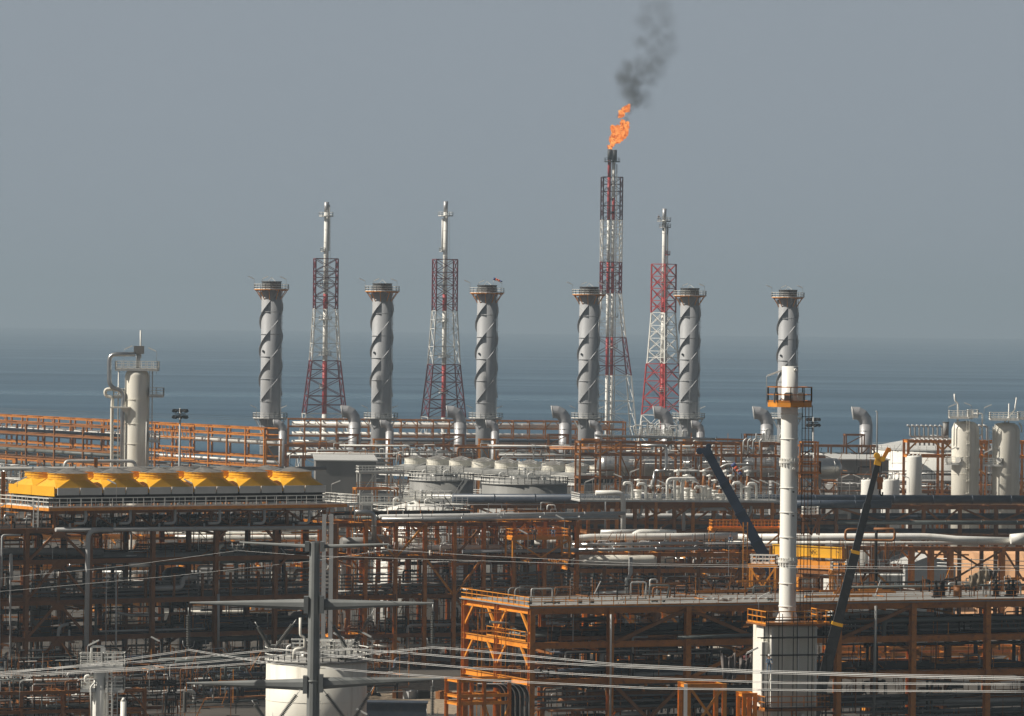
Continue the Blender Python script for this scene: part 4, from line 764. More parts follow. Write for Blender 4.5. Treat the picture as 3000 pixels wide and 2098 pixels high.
# orange support frames round the silver drums
g = G(1700, 1292, 15.6, 6); x1 = g.loc(2290, 1300)[0]; z = [g.loc(1700, p)[1] for p in (1296, 1332, 1400)]; n_ = 10
frame('vessel_frame', 'tangled orange steel frame round the large silver drums in the middle', g, [x1 * i / n_ for i in range(n_ + 1)], z, [0, 7], .38, .4, 'orange', 'rust', [(1, z[1], z[0], '/', 0, 'amber'), (4, z[1], z[0], 'k', 0), (7, z[2], z[1], '\\', 0), (8, z[1], z[0], 'V', 0, 'orange'), (2, z[2], z[1], 'V', 0)], prof=False, joists=14)
g = G(2352, 1290, 15.4, 6); x1 = g.loc(2396, 1300)[0]; z = [g.loc(2352, p)[1] for p in (1296, 1360, 1397, 1440)]
fr = frame('ladder_tower', 'orange ladder tower with a railed landing right of the slim white stack', g, [0, x1], z, [0, 3], .35, .35, 'orange', 'orange', [(0, z[3], z[2], 'X', 0)], prof=False); rails(fr, [g.w(-.3, -.2, z[2]), g.w(x1, -.2, z[2])], 'orange', step=.8); rails(fr, [g.w(-.3, -.2, z[1]), g.w(x1 * .7, -.2, z[1])], 'amber', step=.8)
for k, px in enumerate((2178, 2191, 2206, 2226)): pp([(px + 10, 1284, 15.9), (px, 1292, 15.9), (px, 1330, 15.9)], 5, 'galv', ORD[k] + ' of four small silver riser bends just left of the slim white stack', n=8, bend=.4)
# equipment deck by the rightmost stack
def skid(px, py, s, w, label, nb=7):
    q = P(px, py, s); t = empty('pipe_skid', Vector((q.x, q.y, q.z - 2)), label, 'pipework'); rg = random.Random(px)
    handbox(t, (q.x, q.y), w, 3, q.z - 1.5, 'galv'); b = MB(); b.cyl((q.x, q.y, 0), (q.x, q.y, q.z - 1.6), .6, n=12); b.build('pedestal', 'ltgrey', t)
    for k in range(nb): x = q.x + rg.uniform(-w / 2, w / 2); x2 = x + rg.uniform(-2, 2); zz = q.z + rg.uniform(-.6, 1.6); b = MB(); b.tube([(x, q.y - 1 + .3 * k, q.z - 1.6), (x, q.y - 1 + .3 * k, zz), (x2, q.y - 1 + .3 * k, zz), (x2, q.y - 1 + .3 * k, q.z - 1)], .17, 8, bend=.4); b.build('looped_pipe', 'galv' if k % 2 else 'ltgrey', t)
skid(1915, 1256, 13.4, 8, 'silver pipe loops on a high railed deck under the bright red flare tower'); skid(1962, 1262, 13.2, 6, 'silver pipe loops on a railed deck, left of the fifth grey stack foot'); skid(2262, 1274, 13.4, 7, 'silver pipe loops on a railed deck left of the slim white stack')

# ================================================================== big dark pipe rack across the right half
gD = G(1325, 1462, 17.6, 13); xD = gD.loc(3080, 1458)[0]; bx = [gD.loc(p, 1520)[0] for p in (1390, 1510, 1630, 1745, 1860, 1975, 2090, 2200, 2330, 2450, 2600, 2706, 2812, 2918, 3024)]
zd = [gD.loc(1325, p)[1] for p in (1484, 1530, 1572)]
frame('pipe_rack', 'rust brown rack carrying the very thick dark pipes across the right half', gD, bx, zd, [0, 7.5], .62, .62, 'rust', 'rust', [(i, zd[1], zd[0], ('\\', '/', 'V')[i % 3], 0) for i in range(0, 14, 1)] + [(i, zd[2] - 4, zd[2], 'A', 0) for i in range(1, 14, 3)])
def dpipe(v, py, w, m, label, x0=0, x1=None, dz=0): z = gD.loc(1325, py)[1] + dz; return along(gD, x0, xD if x1 is None else x1, v, z, w, m, label, n=18)
z_ = gD.loc(2700, 1472)[1]
along(gD, gD.loc(1330, 1472)[0], xD, 1.0, zd[0] + 1.35, 1.5, 'navy', 'very thick dark blue pipe in front on top of the big rack', n=20)
along(gD, gD.loc(1250, 1472)[0], xD, 3.1, zd[0] + 1.15, 1.5, 'galv', 'thick silver topped pipe behind the dark one on the big rack', n=20)
along(gD, gD.loc(2290, 1472)[0], gD.loc(2605, 1480)[0], -.75, zd[0] + .6, 1.35, 'navy', 'shorter thick dark pipe ending in a cap, right of the slim white stack', n=20)
along(gD, 0, xD, 5.3, zd[0] + 1.0, 1.1, 'dgreen', 'hidden grey pipe at the back of the top tier of the big rack')
along(gD, gD.loc(2500, 1520)[0], xD, 1.2, zd[1] + 1.1, 1.05, 'navy', 'dark pipe with a pale band on the middle tier at far right', n=16)
along(gD, gD.loc(2450, 1520)[0], xD, -.8, zd[1] + .1, .7, 'dgreen', 'second dark pipe along the middle tier at far right')
along(gD, gD.loc(1500, 1520)[0], gD.loc(2600, 1545)[0], 1.4, zd[1] - .3, 1.5, 'navy', 'thick dark pipe on the middle tier behind the slim white stack', n=16)
along(gD, gD.loc(1700, 1520)[0], gD.loc(2500, 1545)[0], 4.0, zd[1] + .9, .9, 'ltgrey', 'grey pipe deep inside the middle tier of the big rack')
along(gD, gD.loc(1500, 1520)[0], xD, 3.2, zd[2] + .8, 1.0, 'navy', 'dark pipe on the bottom tier of the big rack')

# ================================================================== valve platform in the middle
gV = G(1703, 1467, 18.4, 10); xV = gV.loc(2292, 1462)[0]; zV = gV.loc(1703, 1468)[1]; cx_ = [gV.loc(p, 1500)[0] for p in (1724, 1807, 1921, 2030, 2150, 2262)]
zl = [zV - .35, zV - 3.6, gV.loc(1724, 1560)[1], gV.loc(1724, 1620)[1]]
fr = frame('valve_platform', 'tall orange steel structure with a white railed deck full of pipe bends', gV, cx_, zl[:1] + zl[2:], [0, 7], .55, .6, 'orange', 'rust', [(1, zl[2], zl[0], 'k', 0), (2, zl[2], zl[0], '/', 0), (0, zl[3], zl[2], 'V', 0), (3, zl[2], zl[0], 'k', 0), (4, zl[3], zl[2], '\\', 0), (2, zl[3], zl[2], 'k', 0)])
deck(fr, gV, -.3, xV + .3, -.3, 7.3, zV + .1, 'galv', .2); rails(fr, [gV.w(-.25, 7, zV + .1), gV.w(-.25, -.25, zV + .1), gV.w(xV, -.25, zV + .1)], 'white', step=1.1, r=.045, rails=(1, .66, .33)); rails(fr, [gV.w(0, 7.2, zV + .1), gV.w(xV, 7.2, zV + .1)], 'galv', step=1.3, r=.04)
def vp(pts, v, w, m, label, **k): return pipe([gV.pt(x, y, v) for x, y in pts], w / 18.4, m, label, n=14, **k)
vp([(1745, 1444), (1826, 1444), (1826, 1574)], -.9, 15, 'white', 'fat white pipe turning down off the left end of the valve platform', bend=1.1)
for k, (px, w_) in enumerate(((1955, 9), (1977, 9), (1999, 10))): vp([(px, 1464), (px, 1402), (px + 36, 1402), (px + 38, 1412)], .8 + k * .3, w_, 'white', ('left', 'middle', 'right')[k] + ' of three tall white pipe bends side by side on the valve platform', bend=.8)
for k, (px, w_, top, sg) in enumerate(((1852, 8, 1414, -1), (1892, 8, 1417, -1), (2172, 8, 1414, -1), (2216, 8, 1416, -1), (2120, 6, 1420, 1), (2060, 6, 1425, -1))): vp([(px, 1464), (px, top), (px + sg * 22, top), (px + sg * 24, top + 8)], 1.2 + .2 * k, w_, 'white', 'single white pipe bend on the valve platform, ' + ['just right of the fat turning pipe', 'second right of the fat turning pipe', 'right of the blue boom', 'farthest right before the white stack', 'slim one opening right under the boom', 'slim one right of the three tall bends'][k], bend=.7)
vp([(1880, 1475), (1880, 1500), (1868, 1520)], 1, 7, 'ltgrey', 'short grey pipe bending left below the valve platform'); vp([(2200, 1475), (2200, 1500), (2190, 1514)], 1, 8, 'ltgrey', 'short grey pipe bending left below the right end of the valve platform')
vp([(2003, 1572), (2003, 1493), (2170, 1490), (2178, 1470)], .6, 10, 'ltgrey', 'grey pipe rising then running right beneath the valve platform', bend=.9); vp([(1773, 1470), (1773, 1572)], -.2, 6, 'ltgrey', 'straight pale riser left of the fat turning pipe')
def valve(p, s_, label, grp, m1='galv', m2='orange', hgt=1.6):
    t = empty('valve', p, label, 'valve', grp); b = MB(); b.cyl(p, p + Vector((0, 0, hgt * .45)), .28 * s_, n=10); b.cyl(p, p + Vector((0, 0, .12)), .42 * s_, n=10); b.cyl(p + Vector((0, 0, hgt * .4)), p + Vector((0, 0, hgt * .47)), .42 * s_, n=10); b.build('body', m1, t)
    b = MB(); b.cyl(p + Vector((0, 0, hgt * .45)), p + Vector((0, 0, hgt * .8)), .2 * s_, .1 * s_, 8); b.build('bonnet', m2, t); b = MB(); b.cyl(p + Vector((0, 0, hgt * .8)), p + Vector((0, 0, hgt)), .12 * s_, n=8); b.cyl(p + Vector((0, 0, hgt * .92)), p + Vector((0, 0, hgt * .97)), .34 * s_, n=12); b.build('hand_wheel', m1, t); return t
proto = valve(gV.pt(1930, 1464, 2), 1.5, 'white topped valve standing among the pipe bends on the valve platform', 'valves on the valve platform', 'white', 'rust', 2.4)
spots = [1960, 1985, 2012, 2030, 2046, 2062, 2078, 2094, 2110, 2126, 2140, 1870, 1905, 2190]
for k, px in enumerate(spots):
    o = copy_tree(proto); o.location = gV.pt(px, 1464 - (k % 3) * 1, 1.6 + 1.7 * (k % 4)); z = o.location; o.location.z = zV + .12; o.scale = (1 + .2 * (k % 3), 1 + .2 * (k % 3), 1 + .35 * ((k * 7) % 4)); o['label'] = ORD[k] + ' of the white topped valves from the left, counting from the three tall bends' if k < 11 else ['valve between the two single bends left', 'valve just left of the three tall bends', 'valve near the right single bends'][k - 11] + ' on the valve platform'
proto.location.z = zV + .12; proto['label'] = 'white topped valve directly left of the three tall bends, valve platform'
# two long pale pipes in front of the valve platform legs
gM = G(1100, 1522, 20.5, 22)
def mp_(pts, v, w, m, label, **k):
    k.setdefault('n', 16); return pipe([gM.pt(x, y, v) for x, y in pts], w / 20, m, label, **k)

# ================================================================== clutter makers
CNM = dict(ltgrey='pale grey', galv='galvanised', dgreen='grey green', silver='silver', white='white', navy='dark blue', tgrey='dull grey', rust='rust brown', dark='black', orange='orange', cream='cream')
def TIER(lv, z): k = min(range(len(lv)), key=lambda i: abs(lv[i] - z)); return ('' if len(lv) < 2 else 'on the ' + ('lowest', 'second', 'third', 'fourth', 'fifth', 'sixth')[k] + ' tier ')
PIPES = []        # (size, points, width, material, label, group); the largest become things of their own
SCAF = []; RODS = MB(); 
CW_ = [('ltgrey', 3), ('galv', 2), ('dgreen', 3), ('silver', 2), ('white', 2), ('navy', 2), ('dark', 4), ('rust', 4)]
def cmat(rg, pal): return rg.choices([a for a, _ in pal], [w for _, w in pal])[0]
def clutter(g, x0, x1, v0, v1, levels, nlong, nrise, nloop, where, seed, pal=CW_, wmax=.6, zmin=.4):
    rg = random.Random(seed); lv = sorted(levels)
    for k in range(nlong):
        z = rg.choice(lv) + rg.uniform(.3, 1.6) * rg.choice((1, 1, -1)); w = rg.uniform(.12, wmax) ** 1.0; v = rg.uniform(v0, v1); a = rg.uniform(x0, x1); L = min(x1 - x0, rg.uniform(5, 26)); b = min(x1, a + L); a = max(x0, b - L)
        pts = [g.w(a, v, z), g.w(b, v, z)]; e = rg.random()
        if e < .35: pts.append(g.w(b, v, z - rg.uniform(1.5, 5)))
        elif e < .55: pts.insert(0, g.w(a, v, z - rg.uniform(1, 4)))
        elif e < .7: pts += [g.w(b, v, z + 1.4), g.w(b + rg.uniform(1, 4), v, z + 1.4)]
        cm = cmat(rg, pal); PIPES.append((L * w, pts, w, cm, CNM[cm] + (' thick' if w > .45 else ' slim') + ' pipe ' + TIER(lv, z) + where, 'pipes ' + where))
    for k in range(nrise):
        x = rg.uniform(x0, x1); v = rg.uniform(v0, v1); za = rg.choice([zmin] + lv[:-1]); zb = min(za + rg.uniform(2, 7), lv[-1] + 1.3); w = rg.uniform(.08, wmax * .55); d = rg.uniform(-3, 3)
        pts = [g.w(x, v, za), g.w(x, v, zb), g.w(x + d, v, zb)]
        if k % 3 == 0: pts.append(g.w(x + d, v, zb - rg.uniform(.8, 2)))
        cm = cmat(rg, pal); PIPES.append(((zb - za) * w, pts, w, cm, CNM[cm] + ' bend ' + TIER(lv, zb) + where, 'pipe bends ' + where))
    for k in range(nloop):
        x = rg.uniform(x0, x1); v = rg.uniform(v0, v1); z = rg.choice(lv) + .1; h = rg.uniform(.8, 2); d = rg.uniform(.6, 2.5); w = rg.uniform(.07, .22)
        PIPES.append((h * w, [g.w(x, v, z), g.w(x, v, z + h), g.w(x + d, v + rg.uniform(-1, 1), z + h), g.w(x + d, v, z)], w, cmat(rg, pal), 'looped pipe ' + where, 'pipe loops ' + where))
def rods(g, x0, x1, v0, v1, z0, z1, n, seed):
    rg = random.Random(seed)
    for k in range(n):
        x = rg.uniform(x0, x1); v = rg.uniform(v0, v1); z = rg.uniform(z0, z1); r = rg.uniform(.025, .05); e = rg.random()
        if e < .4: RODS.bar(g.w(x, v, z), g.w(x, v, min(z1 + 1, z + rg.uniform(1.5, 6))), r * 2, r * 2)
        elif e < .75: RODS.bar(g.w(x, v, z), g.w(x + rg.uniform(1, 5), v, z + rg.uniform(-.05, .05)), r * 2, r * 2)
        elif e < .9: RODS.bar(g.w(x, v, z), g.w(x + rg.uniform(-.4, .4), v + rg.uniform(1, 4), z), r * 2, r * 2)
        else: RODS.bar(g.w(x, v, z), g.w(x + rg.uniform(-2, 2), v, z + rg.uniform(1, 3)), r * 2, r * 2)
def scaffold(g, x0, x1, v, z0, z1, label, m='dark', dx=1.8, dz=1.9, depth=1.2, r=.04, boards=True):
    t = empty('scaffold', g.w(x0, v, z0), label, 'scaffold'); nx = max(1, int((x1 - x0) / dx)); nz = max(1, int((z1 - z0) / dz)); rg = random.Random(int(x0 * 7 + z0))
    for i in range(nx + 1):
        for vv in (v, v + depth): b = MB(); x = x0 + (x1 - x0) * i / nx; b.bar(g.w(x, vv, z0), g.w(x + rg.uniform(-.05, .05), vv, z1 + rg.uniform(-.3, 1.2)), r * 2, r * 2); b.build('standard', m, t)
    for j in range(nz):
        for vv in (v, v + depth): b = MB(); z = z0 + (z1 - z0) * (j + 1) / nz; b.bar(g.w(x0 - rg.uniform(.1, .8), vv, z), g.w(x1 + rg.uniform(.1, .8), vv, z + rg.uniform(-.04, .04)), r * 2, r * 2); b.build('ledger', m, t)
        if boards and j % 2: b = MB(); xa = x0 + rg.uniform(0, .4) * (x1 - x0); b.box(g.w((xa + x1) / 2, v + depth / 2, z + .06), x1 - xa, depth * .8, .05, g.yaw); b.build('board', 'tray', t)
def trays(g, x0, x1, v0, z, n, dz, label, grp, m='tray', w=.7, posts=True):
    for k in range(n): b = MB(); zz = z - dz * k; b.box(g.w((x0 + x1) / 2, v0 + w / 2, zz), x1 - x0, w, .05, g.yaw); b.bar(g.w(x0, v0, zz + .07), g.w(x1, v0, zz + .07), .04, .17); b.bar(g.w(x0, v0 + w, zz + .07), g.w(x1, v0 + w, zz + .07), .04, .17); solo('cable_tray', b, m, ORD[k] + ' cable tray from the top ' + label, 'cable tray', grp)
def posts(root, g, x0, x1, v, z0, z1, n, m='amber', w=.28):
    for k in range(n): b = MB(); x = x0 + (x1 - x0) * (k + .5) / n; b.bar(g.w(x, v, z0), g.w(x, v, z1), w, w, g.u); b.build('post', m, root)

# ================================================================== left block under the yellow bank
g = gY; XC = [g.loc(p, 1650, -1)[0] for p in (-110, 77, 263, 447, 632, 806, 978)]
ZL = [g.loc(77, p, -1)[1] for p in (1556, 1648, 1768, 1874, 1985, 2075)]; VB = [-1, 6.5, 14]
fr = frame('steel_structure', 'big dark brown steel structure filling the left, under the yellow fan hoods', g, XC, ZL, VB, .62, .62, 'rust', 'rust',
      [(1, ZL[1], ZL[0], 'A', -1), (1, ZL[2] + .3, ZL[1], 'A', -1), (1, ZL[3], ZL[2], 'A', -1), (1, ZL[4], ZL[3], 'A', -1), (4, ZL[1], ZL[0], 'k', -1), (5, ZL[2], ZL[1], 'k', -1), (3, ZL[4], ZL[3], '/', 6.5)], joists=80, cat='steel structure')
for iz, (a, c, va, vb) in enumerate(((0, 6, 0, 14), (0, 3, 0, 8), (2, 6, 5, 14), (0, 6, 1, 14), (1, 5, 0, 9))): deck(fr, g, XC[a], XC[c], va, vb, ZL[(0, 1, 1, 2, 3)[iz]] - .02 * iz + .3, 'dark', .08, 'grating')  # solid dark floors added to block the sun inside the structure
z0, z1 = ZL[0] + .32, g.loc(77, 1503, 0)[1]
XL = [0 + xe * i / 7 for i in range(8)]
frame('bank_legs', 'dark braced legs holding the yellow fan hoods above the brown structure', g, XL, [z1], [.4, 6.5, 12.6], .4, .45, 'rust', 'rust', [(i, z0, z1 - .2, 'V', .4) for i in range(7)], z0=z0, prof=False, cat='steel structure')
def yp(pts, v, w, m, label, **k): k.setdefault('n', 14); return pipe([gY.pt(x, y, v) for x, y in pts], w / 22, m, label, **k)
for k in range(6):
    px = 183 + 131 * k; yp([(px, 1492), (px + 118, 1492)], -1.6, 5, 'ltgrey', ORD[k] + ' short grey header pipe from the left under the yellow hood walkway'); yp([(px + 68, 1493), (px + 68, 1533), (px + 36, 1533)], -1.7, 8, 'ltgrey', ORD[k] + ' grey hooked pipe from the left under the yellow hoods', bend=.6)
    yp([(px + 22, 1533), (px + 22, 1549)], -1.5, 6, 'ltgrey', ORD[k] + ' short stub from the left on the long grey header pipe')
yp([(163, 1552), (965, 1546)], -2.0, 12, 'ltgrey', 'long grey header pipe along the top of the left brown structure', clamps=1)
yp([(330, 1552), (258, 1553), (250, 2098)], -2.6, 14, 'ltgrey', 'tall grey pipe turning down from the long header at left', bend=1.3, n=18)
yp([(-5, 1420), (-3, 2098)], -3.4, 9, 'ltgrey', 'grey vertical pipe at the very left edge'); yp([(60, 1568), (6, 1568), (4, 1720)], -2.8, 6, 'ltgrey', 'small grey pipe bend at the left edge under the walkway', bend=.4)
yp([(36, 1700), (34, 1625), (30, 1625), (30, 2050)], -2.6, 6, 'ltgrey', 'slim grey riser with a crook near the left edge'); yp([(14, 1530), (14, 1508), (44, 1508), (44, 1528)], -1.8, 7, 'silver', 'small silver staple shaped pipe below the left end of the walkway', bend=.4)
yp([(-30, 1615), (300, 1617)], 1.5, 22, 'tgrey', 'fat dark grey pipe at left between the first columns', n=18); yp([(268, 1630), (800, 1628)], 2.2, 26, 'tgrey', 'fat grey pipe crossing the left structure behind the columns', n=18)
yp([(380, 1655), (440, 1655)], -.5, 14, 'white', 'short sunlit white pipe stub in the left structure'); yp([(345, 1795), (380, 1803), (480, 1803)], .5, 9, 'silver', 'bright silver pipe right of the lower cream column')
yp([(340, 1665), (340, 2098)], -2.8, 4, 'galv', 'thin grey pole rising behind the small white column, left'); yp([(312, 1650), (310, 1890)], -2.8, 3, 'galv', 'thinner grey pole left of its neighbour above the small white column')
yp([(640, 1668), (640, 1605), (655, 1595)], 1, 10, 'cream', 'cream pipe curving at the top behind the third brown column'); yp([(282, 1738), (280, 1950)], .5, 9, 'dgreen', 'dark upright pipe right of the tall grey bend'); yp([(168, 1900), (172, 1835), (200, 1828)], -.5, 9, 'ltgrey', 'grey pipe bend low at left between the brace legs', bend=.8)
yp([(203, 1905), (203, 1845)], -.6, 6, 'ltgrey', 'short grey upright beside the low bend at left'); yp([(60, 1905), (180, 1905)], -.7, 5, 'ltgrey', 'short level grey pipe low at left'); yp([(290, 1850), (600, 1842)], -.3, 6, 'ltgrey', 'slim grey pipe crossing low in the left structure')
yp([(95, 1985), (220, 1985)], -2, 7, 'ltgrey', 'short grey pipe low at far left'); yp([(640, 1740), (640, 1915)], -1.8, 7, 'ltgrey', 'grey upright pipe just right of the third brown column')
yp([(365, 1980), (375, 2005), (540, 2018)], -3, 9, 'ltgrey', 'grey pipe sloping right of the small white column'); yp([(507, 2013), (722, 2013)], -4, 13, 'white', 'fat white pipe with round ends low beside the white tank'); yp([(585, 2098), (585, 2030), (672, 2030), (672, 2098)], -5, 9, 'white', 'white goalpost shaped pipe at the bottom left of the white tank', bend=.6)
yp([(100, 2078), (265, 2088)], -6, 7, 'white', 'white pipe running into the small white column at the bottom'); yp([(205, 2098), (212, 2085), (250, 2086)], -7, 9, 'white', 'curled white pipe at the very bottom left')
for a, (xa, xb) in enumerate(((96, 440), (455, 625), (640, 978))): x_0, x_1 = g.loc(xa, 1700, .5)[0], g.loc(xb, 1700, .5)[0]; trays(g, x_0, x_1, .3, g.loc(77, 1702, .5)[1] , 6, .52, 'in the left structure, ' + ('left bay', 'middle bay', 'right bay')[a], 'cable trays left')
posts(fr, g, g.loc(130, 1700)[0], g.loc(960, 1700)[0], .1, ZL[2], ZL[2] + 3.4, 10, 'rust')
clutter(g, XC[0], XC[-1], 0, 13.5, ZL[1:] , 110, 170, 80, 'inside left structure', 11, [('ltgrey', 2), ('galv', 1), ('dgreen', 3), ('silver', 1), ('white', 1), ('navy', 4), ('tgrey', 2), ('rust', 5), ('dark', 6)], .75)
gL = G(-60, 2060, 25.6, 24)
frame('pipe_rack', 'low brown pipe rack in shadow along the bottom left edge', gL, [0, 5, 10, 15, 20], [4.4, 6.6], [0, 6], .4, .4, 'rust', 'rust', [(1, .4, 4.2, 'X', 0), (3, 4.6, 6.4, 'k', 0)], joists=30)
deck(bpy.data.objects['pipe_rack.%03d' % (sum(1 for o in bpy.data.objects if o.name.startswith('pipe_rack')) - 1)], gL, 0, 20, .3, 5.7, 4.7, 'dark', .06, 'grating')  # same solid light-blocking floor on the low rack
clutter(gL, 0, 25, 0, 6, [1.2, 4.6, 6.8], 46, 60, 40, 'on the bottom left rack', 16, [('ltgrey', 2), ('white', 1), ('galv', 2), ('dgreen', 4), ('dark', 6), ('rust', 4)], .4, zmin=.3); rods(gL, -2, 32, -2, 8, 0, 8, 260, 17)
clutter(g, XC[0], XC[-1] - 3, -24, -2.5, [3.0, 4.4, 1.2], 60, 90, 90, 'on the ground, bottom left', 14, [('ltgrey', 2), ('dgreen', 4), ('navy', 3), ('white', 1), ('dark', 5), ('rust', 3)], .5, zmin=.3); rods(g, XC[0], XC[-1], -26, -2, 0, 6, 600, 15)
clutter(g, XC[0], XC[-1], 1, 14, [ZL[0]], 14, 16, 30, 'under the yellow fan hoods', 12, wmax=.45, zmin=ZL[0])
rods(g, XC[0], XC[-1], -.8, 13.5, 0, ZL[0] + 2.5, 1100, 13)
for k, (px, v, w, py0, py1, m) in enumerate(((120, 9, 60, 1700, 1860, 'tgrey'), (520, 10, 90, 1660, 1780, 'navy'), (560, 7, 70, 1800, 1905, 'navy'), (700, 10, 80, 1905, 2010, 'dgreen'), (150, 10, 90, 1900, 2040, 'dgreen'), (880, 8, 60, 1790, 1950, 'tgrey'), (480, 6, 50, 1925, 2050, 'dgreen'))):  # vessels put in to darken the gaps inside the structure
    c = g.pt(px, py0, v); z_ = g.pt(px, py1, v).z; r = w / 44; b = MB(); b.lathe((c.x, c.y, 0), [(r, max(.2, z_)), (r, c.z - r * .4), (r * .7, c.z - r * .1), (.02, c.z)], 24); solo('process_vessel', b, m, ['upright grey vessel at far left among pipes', 'dark blue upright vessel behind the second bay of the left structure', 'dark blue vessel low behind the second bay', 'dark green vessel low in the third bay', 'dark green vessel low at far left', 'grey vessel behind the pylon, left structure', 'dark green vessel above the white goalpost pipe'][k], 'vessel')
# two tall pale flat ducts behind the pylon
for k, px in enumerate((949, 970)): b = MB(); p, q = P(px + 1, 1507, 23.4), P(px - 3, 1900, 23.4); b.bar(q, p, .52, .3, (1, 0, 0)); solo('flat_duct', b, 'ltgrey', ('left', 'right')[k] + ' of two tall flat pale ducts rising behind the pylon', 'duct', 'flat ducts')
# long grey pipe behind the yellow fan rings and the hooked pipe above it
gZ = G(-20, 1372, 19.5, 12); pipe([gZ.pt(-30, 1373), gZ.pt(955, 1373)], .62, 'tgrey', 'long dull pipe right behind the yellow fan hoods, level with their tops', n=14, clamps=1)
pipe([gZ.pt(188, 1372, 1), gZ.pt(192, 1351, 1), gZ.pt(392, 1351, 1), gZ.pt(400, 1372, 1)], .5, 'galv', 'silver pipe with both ends turned down, above the yellow hoods', bend=.9, n=12)
b = MB(); b.ibar(gZ.pt(281, 1340, -1), gZ.pt(281, 1400, -1) - Vector((0, 0, 17)), .5, .55, side=gZ.u); solo('steel_column', b, 'orange', 'orange steel column end sticking up behind the yellow hoods', 'column'); b = MB(); q = gZ.pt(10, 1382, -2); b.ibar(q, Vector((q.x, q.y, 0)), .55, .6, side=gZ.u); solo('steel_column', b, 'orange', 'orange steel column left of the yellow fan hoods', 'column')

# ================================================================== middle orange block
g = gM; XM = [g.loc(p, 1600)[0] for p in (985, 1071, 1159, 1245, 1331, 1417, 1504, 1595, 1690)]; ZM = [g.loc(1159, p)[1] for p in (1537, 1634, 1748, 1862, 1965)]
fr = frame('steel_structure', 'orange steel structure with large diagonals, in the middle left of the tan deck', g, XM, ZM, [0, 7, 14], .58, .55, 'orange', 'rust', [(1, ZM[1], ZM[0], '\\', 0, 'amber'), (2, ZM[1], ZM[0], '/', 0, 'amber'), (3, ZM[1], ZM[0], '\\', 7, 'amber'), (4, ZM[1], ZM[0], '/', 0, 'rust'), (5, ZM[1], ZM[0], '\\', 0, 'rust'), (6, ZM[1], ZM[0], 'k', 0, 'amber'), (1, ZM[2], ZM[1], '\\', 7, 'amber'), (3, ZM[2], ZM[1], '\\', 0, 'amber'), (4, ZM[2], ZM[1], '/', 0, 'orange'), (6, ZM[2], ZM[1], '\\', 7, 'amber'), (2, ZM[3], ZM[2], 'k', 0), (4, ZM[3], ZM[2], '\\', 0), (2, .3, ZM[4], '/', 7, 'amber')], mt='amber', joists=90, cat='steel structure')
for iz, (a, c, va, vb) in enumerate(((3, 8, 5, 14), (0, 8, 2, 12), (2, 7, 0, 10))): deck(fr, g, XM[a], XM[c], va, vb, ZM[iz + 1] + .3 + .01 * iz, 'dark', .08, 'grating')  # floors added to keep sunlight out of the middle structure
mp_([(1112, 1513), (1830, 1504)], -.1, 11, 'ltgrey', 'upper of two long pale pipes on top of the middle orange structure', clamps=1); mp_([(1118, 1523), (1810, 1516)], -.9, 13, 'silver', 'lower of two long silver pipes on top of the middle orange structure', clamps=1)
mp_([(1040, 1501), (1096, 1501), (1096, 1581)], -.8, 15, 'silver', 'shiny ribbed elbow pipe turning down, right of the yellow hoods', bend=1.1, n=20, clamps=2)
mp_([(1000, 1590), (1138, 1588)], 1, 30, 'tgrey', 'dull fat drum below the shiny elbow pipe', n=24); mp_([(1035, 1565), (1280, 1580)], 3, 7, 'silver', 'thin silver pipe sloping behind the middle structure'); mp_([(1160, 1562), (1500, 1572)], 9, 8, 'white', 'white pipe high behind the middle structure')
mp_([(1165, 1605), (1462, 1603)], 2.2, 15, 'white', 'fat white pipe crossing the middle orange structure'); mp_([(1120, 1617), (1245, 1618)], .8, 11, 'silver', 'silver pipe with a white cap right of the pylon head'); mp_([(1355, 1616), (1695, 1612)], -.8, 11, 'stack', 'blue grey pipe with a rounded end on the middle structure', clamps=1)
mp_([(1150, 1590), (1290, 1590)], 12, 30, 'cream', 'cream drum far behind the middle orange structure', n=20)
for a, (xa, xb) in enumerate(((1000, 1150), (1170, 1330), (1345, 1500), (1520, 1690))): trays(g, g.loc(xa, 1700)[0], g.loc(xb, 1700)[0], .4, g.loc(1159, 1685)[1], 6, .5, 'in the middle structure, ' + ('first', 'second', 'third', 'fourth')[a] + ' bay from pylon', 'cable trays middle')
clutter(g, XM[0], XM[-1], 1, 13.5, ZM, 95, 120, 90, 'inside middle orange structure', 21, CW_, .6); rods(g, XM[0], XM[-1], -.5, 13.5, 0, ZM[0] + 1, 900, 22)
posts(fr, g, g.loc(1000, 1700)[0], g.loc(1680, 1700)[0], .2, ZM[2], ZM[2] + 3, 10, 'rust')
# amber platforms in that block, with workers
def apl(px0, px1, py, s, yaw, d, label, m='amber', rm='amber', legs=3.0, step=1.1):
    g = G(px0, py, s, yaw); x1, z = g.loc(px1, py)[0], g.loc(px0, py)[1]; t = frame('railed_platform', label, g, [0, x1], [z - .25], [0, d], .25, .4, m, m, [(0, z - legs, z - .45, 'V', 0)], z0=z - legs, prof=False, cat='platform'); deck(t, g, -.15, x1 + .15, -.15, d + .15, z, m); rails(t, [g.w(0, d, z), g.w(0, 0, z), g.w(x1, 0, z), g.w(x1, d, z)], rm, step=step, r=.07 if rm == 'white' else .045); rails(t, [g.w(0, d, z), g.w(x1, d, z)], rm, step=step, r=.04); return g, t, z
apl(1503, 1668, 1573, 20.4, 20, 3, 'amber railed platform with a worker at the right end of the middle structure'); apl(2088, 2292, 1547, 19.6, 6, 3.5, 'long amber railed walkway crossing behind the blue crane boom', legs=5); apl(1830, 1940, 1965, 25, 20, 2.5, 'small amber railed platform low under the long concrete deck', legs=3)
